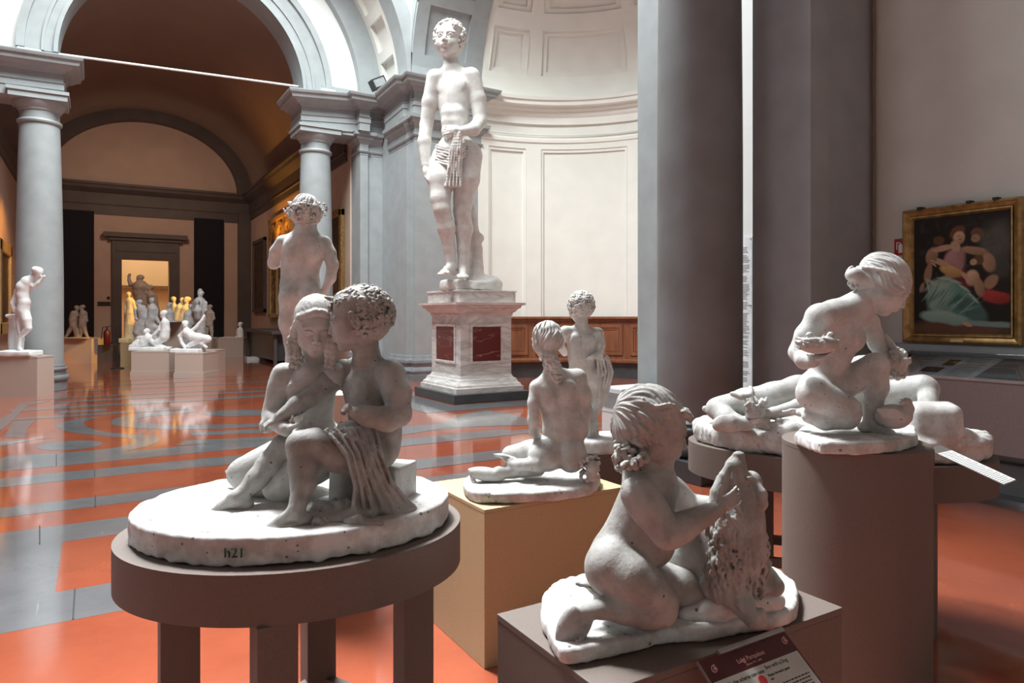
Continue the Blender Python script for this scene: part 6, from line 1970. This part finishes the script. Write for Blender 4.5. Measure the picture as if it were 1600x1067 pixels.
# ================================================================== tall statue on the marble pedestal (generic standing man)
M['statm'] = plaster('weathered_marble', (.74, .72, .70), (.60, .57, .54), .0, rough=.5, bscale=25, amount=.6)
def tall_man():
    d0 = 12.95
    S = SC(d0, .013 * RES)
    q = S.p; u = S.px
    root = statue_root('statue', 'colossal white marble statue of a standing man on the tall marble pedestal', 'statue', S, 725, 455, 0)
    cx, cy = px0 + lx / 2, py0 + ly / 2
    B = SC(d0, .022)
    cr, cd = Rx * cx + Ry * cy, Fx * cx + Fy * cy
    B.slab(smooth_poly([(cr - .62, cd - .35), (cr - .1, cd - .72), (cr + .62, cd - .2), (cr + .60, cd + .3), (cr + .1, cd + .6), (cr - .5, cd + .3)], 1), 2.06, 2.26, .04)
    B.chain([(V3(cr + .1, cd - .2, 2.25), .16), (V3(cr + .45, cd - .15, 2.20), .12)], .1)
    B.rough(V3(-5, 5, 1.9), V3(5, 20, 2.6), .03, 7, 3); B.rough(V3(-5, 5, 1.9), V3(5, 20, 2.6), .012, 25, 4)
    B.chain([(q(742, 440, .35), 16 * u), (q(744, 390, .35), 10 * u), (q(738, 345, .33), 8 * u), (q(736, 325, .32), 7 * u)], .05)
    B.ell(q(746, 372, .35), V3(11, 10, 9) * u, None, .04)
    B.build('rocky_base', M['statm'], root)
    H = 58 * u
    hc = q(702, 62, .0)
    nk = q(706, 106, .02)
    A = head(S, hc, H, V3(-.18, -1, -.05), V3(.06, 0, 1), child=False, neck=nk)
    shr_, shl = q(680, 122, .02), q(736, 120, .0)
    pel = q(712, 232, .0)
    torso(S, nk, shl, shr_, pel, q(730, 238, .0), q(694, 240, .0), V3(-.25, -1, 0), H * .92, 1.02)
    for r_ in range(3):
        for sg in (-1, 1):
            S.ell(q(706 + sg * 8, 176 + r_ * 15, -.20), V3(8, 6, 8) * u, None, .10)
    # arm hanging on the left, the other bent with the hand at the waist
    S.chain([(shr_, 13.5 * u), (q(672, 160, .06), 12.5 * u), (q(666, 196, .08), 10 * u)], .05)
    S.chain([(q(666, 196, .08), 10 * u), (q(663, 222, .0), 10.2 * u), (q(665, 258, -.08), 6.5 * u)], .04)
    hand(S, q(665, 260, -.09), V3(.12, -.1, -1), V3(1, -.2, .1), 40 * u, (.4, .5, .6, .7), side=-1)
    S.chain([(shl, 14.5 * u), (q(746, 155, .0), 13 * u), (q(750, 190, -.06), 10 * u)], .05)
    S.chain([(q(750, 190, -.06), 10.4 * u), (q(740, 202, -.26), 10 * u), (q(722, 205, -.42), 7 * u)], .04)
    hand(S, q(720, 204, -.43), V3(-1, -.1, .05), V3(0, 1, -.2), 38 * u, (.6, .7, .8, .8), side=1)
    # legs
    S.chain([(q(731, 244, .0), 23 * u), (q(728, 280, -.03), 21 * u), (q(724, 312, -.02), 15 * u), (q(722, 330, -.02), 13.5 * u)], .06)
    S.chain([(q(722, 330, -.02), 13 * u), (q(725, 358, .06), 14 * u), (q(724, 390, .06), 9.5 * u), (q(723, 415, .06), 8 * u)], .05)
    foot(S, q(723, 418, .06), V3(.1, -1, -.1), V3(0, 0, 1), 50 * u, side=1)
    S.chain([(q(697, 246, .0), 22 * u), (q(690, 280, -.12), 20 * u), (q(688, 310, -.2), 14.5 * u), (q(690, 326, -.22), 13 * u)], .06)
    S.chain([(q(690, 326, -.22), 12.5 * u), (q(697, 356, -.12), 13.5 * u), (q(702, 388, -.05), 9 * u), (q(705, 412, -.02), 7.8 * u)], .05)
    foot(S, q(705, 414, -.02), V3(-.5, -1, -.08), V3(0, 0, 1), 50 * u, side=-1)
    S.build('figure', M['statm'], root)
    Hh = SC(d0, .009 * RES); hair_cap(Hh, hc, H, A, 1.0)
    curls(Hh, hc, H, A, 120, 3, (.06, .10), lambda p_: p_[2] > -.25 and (p_[1] < .15 or p_[2] > .28), shell=(.39, .47, .41))
    Hh.build('hair', M['statm'], root)
    # plain cloth over one shoulder and round the hips
    D = SC(d0, .016 * RES)
    wv = lambda x, d: V3(x * u, d * u, 0)
    drape(D, [q(726, 232, -.24), q(705, 246, -.33), q(684, 240, -.18)], [V3(0, 0, 13 * u)] * 3, 3.6 * u, 0, .02, 3, 6)
    drape(D, [q(684, 240, -.10), q(690, 246, .30), q(726, 238, .32), q(738, 236, -.05), q(726, 232, -.24)], [V3(0, 0, 13 * u)] * 5, 3.6 * u, 0, .02, 4, 6)
    drape(D, [q(716, 206, -.44), q(712, 236, -.42), q(710, 262, -.38), q(708, 292, -.34)], [wv(5, 0), wv(9, 0), wv(10, 0), wv(13, 0)], 3.2 * u, 0, .015, 5, 5)
    D.build('drapery', M['statm'], root)
    rest_on(root, 2.06)
tall_man()

# ================================================================== casts in the far hall
M['bp2'] = M['mdf']
M['wp'] = plaster('white_cast', (.84, .84, .85), (.70, .69, .69), .0, bscale=20, amount=.5)
M['gp'] = plaster('grey_cast', (.50, .48, .48), (.33, .31, .31), .0, bscale=20, amount=.6)
M['bp'] = plaster('brown_cast', (.40, .31, .25), (.26, .19, .15), .0, bscale=20, amount=.6)
M['yp'] = plaster('honey_cast', (.78, .62, .36), (.62, .46, .24), .0, bscale=20, amount=.5)
def mini(name, label, ox, oy, sc, d0, base_y, m, heads=(), chains=(), blobs=(), vox=.016, slab=None, rough=.0, group='plaster casts in the far hall', z=None):
    S = SC(d0, vox); u = S.px / sc
    def q(x, y, dd=0.0): return S.p(ox + x / sc, oy + y / sc, dd)
    xs = [c[0][0] for c in chains] or [h_[0] for h_ in heads]
    root = statue_root(name, label, 'statue', S, ox + sum(xs) / len(xs) / sc, oy + base_y / sc, 0, group)
    for ch in chains:
        pts = [(q(p[0], p[1], p[3] if len(p) > 3 else 0), p[2] * 1.12 * u) for p in ch]
        S.chain(pts, min(p[2] for p in ch) * u * .5)
    for h_ in heads:
        x, y, r = h_[:3]; f = h_[3] if len(h_) > 3 else (0, -1, -.1); dd = h_[4] if len(h_) > 4 else 0
        c = q(x, y, dd); Hh = r * 2.45 * u
        A_ = frame(f, (0, 0, 1))
        S.ell(c + A_ @ V3(0, -.05, .1) * Hh, V3(.34, .42, .38) * Hh, A_, .02)
        S.ell(c + A_ @ V3(0, .1, -.15) * Hh, V3(.26, .28, .33) * Hh, A_, .08 * Hh)
        S.ell(c + A_ @ V3(0, .38, -.06) * Hh, V3(.05, .08, .09) * Hh, A_, .03)
        S.ell(c + A_ @ V3(0, -.12, .18) * Hh, V3(.39, .46, .34) * Hh, A_, .015)
    for b_ in blobs:
        x, y, rx_, ry_, rz_ = b_[:5]; S.ell(q(x, y, b_[5] if len(b_) > 5 else 0), V3(rx_, ry_, rz_) * u, None, 8 * u)
    S.rough(S.p(ox, oy) * V3(1, 1, 1) - 8, S.p(ox, oy) + 8, .006, 26, 3)
    if rough: S.rough(q(-2000, -2000, -3), q(3000, 3000, 3) * V3(1, 1, 1), rough, 14, 3); S.ops[-1] = (np.minimum(S.ops[-1][0], S.ops[-1][1]), np.maximum(S.ops[-1][0], S.ops[-1][1])) + S.ops[-1][2:]
    S.build('figure', m, root)
    if slab:
        x0, x1, y0, y1, dp = slab
        B = SC(d0, vox * 1.2)
        B.box((q(x0, y0) + q(x1, y1)) / 2, V3(abs(x1 - x0) / 2 * u, dp, abs(y1 - y0) / 2 * u), None, .02)
        B.rough(q(x0, y0) - 1, q(x1, y1) + 1, .012, 12, 3)
        B.build('base_slab', m, root)
    if z is not None: rest_on(root, z)
    return root
def far_ped(px_l, px_r, py_top, py_bot, label, m='mdflt', depth=.8, skirt=.0, group='pedestals in the far hall'):
    d = EYE * FPX / (py_bot - HOR)
    a, b = P(px_l, py_bot, d), P(px_r, py_bot, d)
    zt_ = EYE - (py_top - HOR) / FPX * d
    c, e_ = V3(a.x, a.y, 0), V3(b.x, b.y, 0)
    t_ = nrm(e_ - c); n_ = V3(-t_[1], t_[0], 0)
    t = thing('pedestal', label, 'pedestal', tuple((c + e_) / 2 + n_ * depth / 2), group)
    def pr(o_, z0, z1, nm):
        pl_ = [c - t_ * o_ - n_ * o_, e_ + t_ * o_ - n_ * o_, e_ + t_ * o_ + n_ * (depth + o_), c - t_ * o_ + n_ * (depth + o_)]
        MB().prism([(p_[0], p_[1]) for p_ in pl_], z0, z1).build(nm, M[m], t)
    pr(0, 0, zt_ - .03, 'body'); pr(.004, zt_ - .03, zt_, 'top_board')
    if skirt: pr(.02, 0, skirt, 'skirting')
    return t, d, zt_
Z5 = (80, 400, 4.706)
p_kn = far_ped(205, 264, 549, 587, 'pale pedestal under the white kneeling and lying figures in the hall', skirt=.12, depth=1.2)
p_re = far_ped(273, 317, 551.5, 590.5, 'pale pedestal with a label holder under the white reclining nude in the hall', skirt=.14, depth=.9)
p_wh = far_ped(300, 336, 547, 581, 'whitish pedestal behind the white reclining nude in the hall', depth=.7)
p_pa = far_ped(97, 143, 529, 568, 'brown pedestal under the embracing pair against the dark cloth', depth=.9)
p_ho = far_ped(188, 214, 536, 573, 'narrow pedestal under the honey coloured standing woman', m='yel', depth=.6)
p_tr = far_ped(256, 291, 503, 571, 'grey pedestal under the honey coloured trio', depth=1.0)
p_br = far_ped(205, 254, 536, 561, 'brown pedestal at the back of the hall group, under the man with raised arm', m='bp2', depth=1.2)
p_gr = far_ped(210, 250, 549, 576, 'grey pedestal hidden behind the white kneeling figure, under the struggling pair', depth=.9)
p_se = far_ped(340, 380, 528, 558, 'low brown pedestal under the small seated figure at the hall wall', depth=.8)
t_, d_, z_ = far_ped(153, 175, 539, 567, 'dark plinth carrying the fire extinguisher', m='halldk', depth=.5)
mini('statue', 'pair of embracing figures on the brown pedestal against the dark cloth', *Z5, 22.9, 600, M['bp'], z=p_pa[2],
     heads=[(190, 386, 19, (.8, -.5, 0)), (224, 380, 17, (-.8, -.5, 0))],
     chains=[[(188, 405, 10), (172, 425, 24), (162, 470, 25), (165, 510, 24)], [(155, 520, 17), (132, 555, 13), (112, 590, 8), (104, 602, 9)], [(172, 520, 16), (180, 560, 12), (178, 600, 9)],
             [(226, 400, 10), (238, 425, 22), (232, 470, 22), (230, 510, 22)], [(240, 520, 15), (252, 560, 11), (268, 598, 8)], [(220, 520, 15), (222, 560, 11), (215, 600, 8)],
             [(150, 430, 11), (142, 470, 10), (175, 490, 8)], [(255, 430, 10), (262, 475, 9), (240, 490, 8)], [(190, 440, 9), (225, 430, 8)], [(195, 540, 14), (195, 600, 18)]], slab=(92, 290, 596, 612, .35))
mini('statue', 'honey coloured standing woman in a long robe beside the portal', *Z5, 21.9, 640, M['yp'], z=p_ho[2],
     heads=[(568, 285, 18, (.5, -.8, 0))],
     chains=[[(570, 305, 9), (578, 330, 24), (582, 375, 22), (585, 420, 28), (580, 500, 30), (575, 580, 30), (572, 615, 34)], [(555, 330, 12), (548, 380, 11), (552, 430, 9)], [(602, 335, 12), (618, 385, 11), (600, 410, 9)],
             [(600, 440, 10), (600, 540, 10), (590, 620, 12)], [(562, 440, 9), (552, 540, 9), (545, 620, 12)]], slab=(520, 602, 605, 642, .3))
mini('statue', 'brown bronze-toned man with one arm raised, topmost of the hall group', *Z5, 25.0, 420, M['bp'], z=p_br[2],
     heads=[(650, 168, 24, (-.6, -.8, -.1)), (726, 236, 20, (-.4, -.8, .2))],
     chains=[[(655, 190, 14), (655, 225, 44), (648, 270, 40), (655, 310, 34), (650, 380, 40)], [(620, 215, 17), (585, 208, 13), (574, 180, 11), (572, 148, 8), (578, 136, 8)], [(700, 220, 17), (705, 270, 14), (670, 300, 12)],
             [(728, 258, 11), (738, 290, 26), (748, 340, 26), (765, 400, 26)], [(765, 290, 11), (778, 350, 9)], [(700, 300, 14), (690, 380, 14)]], slab=(600, 800, 410, 640, .6))
mini('statue', 'grey tangled group of two struggling figures in the middle of the hall', *Z5, 20.5, 690, M['gp'], z=p_gr[2],
     heads=[(640, 345, 20, (-.7, -.7, 0)), (745, 330, 19, (.5, -.8, .2))],
     chains=[[(645, 365, 12), (665, 395, 30), (680, 450, 32), (670, 500, 34), (640, 560, 30)], [(690, 400, 14), (720, 450, 13), (710, 500, 11)], [(640, 500, 24), (620, 560, 18), (650, 620, 16)], [(748, 350, 12), (752, 390, 28), (745, 450, 30), (720, 500, 32), (740, 560, 30)],
             [(775, 400, 13), (770, 450, 12), (790, 490, 10)], [(720, 500, 24), (790, 540, 22), (800, 600, 18), (790, 670, 18)], [(700, 540, 30), (680, 620, 34), (700, 680, 50)], [(620, 400, 12), (625, 460, 11), (660, 480, 10)]], blobs=[(650, 640, 50, 40, 50), (760, 640, 60, 40, 60)], rough=.02)
mini('statue', 'white kneeling figure bending over a lying one on the left hall pedestal', *Z5, 18.75, 700, M['wp'], z=p_kn[2],
     heads=[(826, 432, 26, (-.8, -.3, -.4)), (700, 552, 21, (-.3, -.6, .6))],
     chains=[[(828, 460, 12), (838, 490, 26), (840, 545, 27), (835, 590, 30)], [(815, 490, 12), (795, 540, 11), (760, 575, 9), (735, 590, 8)], [(835, 600, 26), (790, 632, 20), (755, 640, 16)], [(770, 655, 14), (820, 668, 14), (860, 680, 12)],
             [(700, 570, 12), (715, 600, 26), (680, 630, 26), (640, 650, 22), (590, 665, 16)], [(720, 610, 14), (760, 640, 14), (790, 660, 12)], [(640, 620, 14), (610, 640, 12)], [(680, 640, 20), (690, 600, 16), (640, 600, 12)]], slab=(600, 860, 668, 702, .26), rough=.006)
mini('statue', 'white reclining nude leaning on one arm on the right hall pedestal', *Z5, 17.9, 715, M['wp'], z=p_re[2],
     heads=[(985, 505, 25, (.4, -.8, -.2))],
     chains=[[(988, 530, 13), (1000, 560, 28), (1040, 590, 30), (1085, 600, 30)], [(975, 560, 14), (945, 590, 14), (960, 640, 12), (985, 670, 10)], [(1020, 560, 13), (1070, 520, 11), (1110, 470, 10), (1125, 440, 9)], [(1090, 600, 28), (1150, 605, 20), (1160, 612, 18)], [(1155, 615, 18), (1110, 640, 14), (1140, 670, 12)],
             [(1080, 620, 24), (1040, 640, 18), (1010, 660, 14)]], slab=(905, 1110, 680, 716, .26))
mini('statue', 'grey standing mother with a child before her in the hall', *Z5, 20.75, 610, M['gp'],
     heads=[(1098, 285, 22, (-.3, -.9, -.3)), (1075, 340, 17, (0, -1, 0), -.25)],
     chains=[[(1098, 305, 11), (1092, 340, 36), (1090, 400, 34), (1095, 470, 36), (1098, 560, 30), (1100, 600, 30)], [(1055, 345, 15), (1048, 400, 13), (1080, 430, 11)], [(1130, 345, 15), (1135, 400, 13), (1100, 420, 11)], [(1075, 360, 10, -.25), (1078, 400, 26, -.25), (1080, 450, 22, -.2)],
             [(1090, 262, 12), (1095, 255, 14)]], slab=(1060, 1140, 590, 828, .3))
mini('statue', 'honey coloured trio of small figures on the grey pedestal in the hall', *Z5, 22.6, 480, M['yp'], z=p_tr[2],
     heads=[(900, 322, 20, (.6, -.7, 0)), (960, 322, 15, (-.2, -.9, .3)), (998, 325, 22, (-.5, -.8, 0))],
     chains=[[(902, 340, 9), (905, 370, 20), (905, 410, 18), (905, 470, 16)], [(960, 340, 9), (945, 380, 24), (935, 430, 24), (930, 470, 28)], [(998, 345, 9), (985, 390, 26), (965, 440, 24), (955, 472, 26)], [(965, 370, 10), (915, 400, 8)]])
mini('statue', 'grey bust-like crouching figure left of the honey coloured trio', *Z5, 21.8, 490, M['gp'], z=p_tr[2],
     heads=[(868, 362, 18, (-.4, -.8, 0))], chains=[[(870, 380, 9), (868, 420, 26), (865, 470, 34)], [(850, 400, 10), (835, 450, 9)]], slab=(840, 955, 478, 500, .4))
mini('statue', 'grey seated figure bowed between the trio and the mother', *Z5, 20.9, 640, M['gp'],
     heads=[(1025, 375, 17, (0, -.9, -.4))], chains=[[(1024, 395, 10), (1012, 430, 28), (1005, 490, 32), (1000, 560, 34)], [(990, 430, 11), (985, 480, 10)], [(1035, 440, 11), (1045, 500, 10)]], slab=(985, 1045, 570, 833, .16))
mini('statue', 'brown standing youth, rightmost of the hall group before the dark cloth', *Z5, 23.0, 605, M['bp'],
     heads=[(1165, 378, 17, (-.2, -.9, 0))],
     chains=[[(1165, 396, 9), (1165, 420, 26), (1163, 465, 24), (1163, 500, 25)], [(1150, 515, 15), (1146, 555, 11), (1145, 598, 8)], [(1176, 515, 15), (1180, 555, 11), (1180, 598, 8)], [(1140, 420, 10), (1136, 465, 9), (1150, 490, 7)], [(1190, 420, 10), (1196, 460, 9), (1180, 480, 7)]], slab=(1130, 1200, 598, 786, .28))
mini('statue', 'small seated figure on the low pedestal by the hall wall', *Z5, 26.9, 605, M['wp'], z=p_se[2],
     heads=[(1390, 503, 15, (-.6, -.8, 0))], chains=[[(1390, 520, 8), (1390, 550, 20), (1392, 590, 20)], [(1380, 590, 12), (1360, 600, 10)], [(1375, 540, 8), (1368, 570, 7)]], slab=(1250, 1400, 596, 608, .3))
# leaning boy at the far left
p_le = far_ped(-30, 58, 557, 620, 'pale pedestal under the leaning white youth at the left edge', skirt=.0, depth=.5)
Z7 = (0, 400, 4.445)
yth = mini('statue', 'white youth leaning on a post, hand to his brow, at the left edge', *Z7, 13.66, 690, M['wp'], z=p_le[2],
     heads=[(262, 118, 33, (.85, -.2, -.5))],
     chains=[[(235, 140, 17), (190, 178, 34), (165, 215, 40), (160, 270, 36), (170, 320, 34), (160, 375, 36)], [(205, 190, 18), (235, 215, 14), (270, 185, 12), (305, 140, 9)], [(160, 190, 20), (130, 260, 16), (140, 330, 14), (145, 390, 11)],
             [(165, 390, 34), (185, 440, 28), (198, 500, 20), (170, 530, 17), (140, 560, 13), (135, 640, 11), (150, 655, 10)], [(145, 400, 30, .1), (140, 500, 24, .1), (150, 580, 16, .1), (150, 650, 12, .1)],
             [(120, 240, 16), (90, 330, 16), (100, 380, 14)], [(110, 300, 14), (85, 350, 12), (130, 380, 12)], [(130, 380, 14), (125, 460, 13), (135, 540, 10)]],
     blobs=[(262, 95, 34, 32, 18)], slab=(5, 255, 655, 694, .2))
t = mini('post', 'white fluted post the leaning youth rests on', *Z7, 13.90, 660, M['wp'], z=p_le[2], chains=[[(95, 430, 26, .0), (95, 640, 30, .0)]], slab=(66, 126, 408, 424, .12))
dlt = Vector(t['origin_w']) - Vector(yth['origin_w'])
for ch in [o for o in COL.objects if o.parent == t]:
    ch.parent = yth; ch.location = dlt; ch.name = 'post_capital' if 'slab' in ch.name else 'post'
bpy.data.objects.remove(t, do_unlink=True)

# fire extinguisher on the plinth
q5 = lambda x, y, d: P(80 + x / 4.706, 400 + y / 4.706, d)
a_ = q5(410, 640, 22.9); b_ = q5(410, 570, 22.9)
t = thing('fire_extinguisher', 'dark red fire extinguisher standing on the dark plinth in the hall', 'fire extinguisher', (a_.x, a_.y, z_))
b__ = MB(); b__.lathe((a_.x, a_.y, z_), [(.09, 0), (.10, .02), (.10, .42), (.06, .50), (.03, .52)], 20); b__.build('cylinder', mat('extinguisher_red', (.10, .008, .01), .35), t, True)
b__ = MB(); b__.tube((a_.x, a_.y, z_ + .5), (a_.x, a_.y, z_ + .62), .03); b__.bar((a_.x - .12, a_.y, z_ + .60), (a_.x + .1, a_.y, z_ + .62), .03); b__.build('valve', M['ink'], t)
b__ = MB(); b__.tube((a_.x - .12, a_.y, z_ + .60), (a_.x - .16, a_.y, z_ + .2), .015); b__.build('hose', M['ink'], t)
# exit plate and switch beside the portal
for (x0, x1, y0, y1, nm, lab, ct) in ((340, 435, 335, 365, 'wall_plate', 'dark oblong plate on the end wall left of the portal', 'plate'), (410, 432, 298, 318, 'wall_switch', 'small dark square switch above the oblong plate', 'switch')):
    a_, b_ = onY(80 + x0 / 4.706, 400 + y0 / 4.706, YE), onY(80 + x1 / 4.706, 400 + y1 / 4.706, YE)
    tag(MB().box(a_.x, b_.x, YE - .05, YE, b_.z, a_.z).build(nm, M['ink'], None, bevel=.01), lab, ct)
# rope post by the portal
a_ = q5(488, 790, 20.6)
t = thing('rope_post', 'thin dark rope post standing left of the portal', 'post', (a_.x, a_.y, 0))
MB().tube((a_.x, a_.y, 0), (a_.x, a_.y, 1.25), .03).build('pole', M['ink'], t); MB().lathe((a_.x, a_.y, 0), [(.18, 0), (.18, .02), (.05, .05)], 24).build('foot', M['ink'], t, True)

# paintings on the hall walls
def wall_art(name, label, X, ya, yb, z0, z1, side, mfr, mcan, fw=.16, arch=False):
    t = thing(name, label, 'painting', (X, (ya + yb) / 2, z0))
    s_ = -1 if side > 0 else 1
    xa, xb = sorted((X, X + s_ * .12)); xc_, xd = sorted((X, X + s_ * .06))
    b = MB(); b.box(xa, xb, ya, ya + fw, z0, z1); b.box(xa, xb, yb - fw, yb, z0, z1); b.box(xa, xb, ya, yb, z0, z0 + fw); b.box(xa, xb, ya, yb, z1 - fw, z1)
    b.build('frame', mfr, t, bevel=.02)
    MB().box(xc_, xd, ya + fw * .9, yb - fw * .9, z0 + fw * .9, z1 - fw * .9).build('canvas', mcan, t)
    if arch:
        n_ = 3; L_ = (yb - ya - 2 * fw) / n_
        for i in range(n_):
            c_ = ya + fw + L_ * (i + .5)
            e_ = MB(); e_.ring((c_, z1 - fw - L_ * .6), 'x', L_ * .38, L_ * .5, xa, xb, 0, 180, 20); e_.build('arch_moulding', mfr, t, True)
        for i in range(n_ + 1):
            c_ = ya + fw + L_ * i
            MB().box(xa, xb, c_ - .05, c_ + .05, z0 + fw, z1 - fw).build('colonnette', mfr, t)
    return t
M['can1'] = mat('dim_gilt_painting', (.42, .24, .07), .4, .3, 5, col2=(.06, .03, .02), det=8, thr=(.45, .58))
M['can2'] = mat('dark_painting', (.10, .06, .045), .4, .3, 4, col2=(.02, .014, .012), det=8, thr=(.4, .65))
wall_art('altarpiece', 'gilded altarpiece glowing orange on the right hall wall', XR, 23.9, 27.6, 1.5, 5.25, 1, M['goldlt'], M['can1'], arch=True)
wall_art('painting', 'dark painting deeper in the hall beside the gilded altarpiece', XR, 28.5, 30.8, 1.7, 4.7, 1, M['halldk'], M['can2'])
wall_art('painting', 'dark gilt framed painting between the middle column and the pier', XR, 18.45, 20.6, 2.0, 4.5, 1, M['gold'], M['can2'], fw=.2)
wall_art('painting', 'gilt framed painting on the left hall wall at the picture edge', XL, 21.0, 23.7, 1.1, 3.5, -1, M['goldlt'], M['can2'], fw=.3)
spot('hall_lamp_left', (-.6, 21.0, 5.4), (XL, 23.4, 2.6), 500, ORANGE, 60, .8)
spot('hall_lamp_group', (5.2, 21.6, 5.4), (.84, 25.0, 1.9), 2600, (1.0, .48, .03), 11, .4)
spot('hall_lamp_trio', (5.4, 21.8, 5.0), (2.5, 24.9, 2.3), 2000, (1.0, .50, .04), 15, .4)
# long dark console along the right hall wall with papers
c_ = MB(); t = thing('console_table', 'long dark console table under the gilded altarpiece', 'table', (5.3, 25.2, 0))
MB().box(4.75, 5.75, 22.6, 27.6, .98, 1.08).build('table_top', M['halldk'], t, bevel=.01)
MB().box(4.95, 5.70, 22.9, 27.3, .12, .98).build('cabinet', M['black'], t)
for yy in (22.8, 27.4):
    MB().box(4.85, 4.95, yy - .05, yy + .05, 0, .98).build('leg', M['halldk'], t)
a_ = onZ(388, 562)
t = tag(MB().box(a_.x - .1, a_.x + .9, a_.y - .3, a_.y + .25, 0, .10).build('paper_stack', mat('white_papers', (.62, .60, .58), .7)), 'low stack of white papers on the hall floor before the console', 'papers')
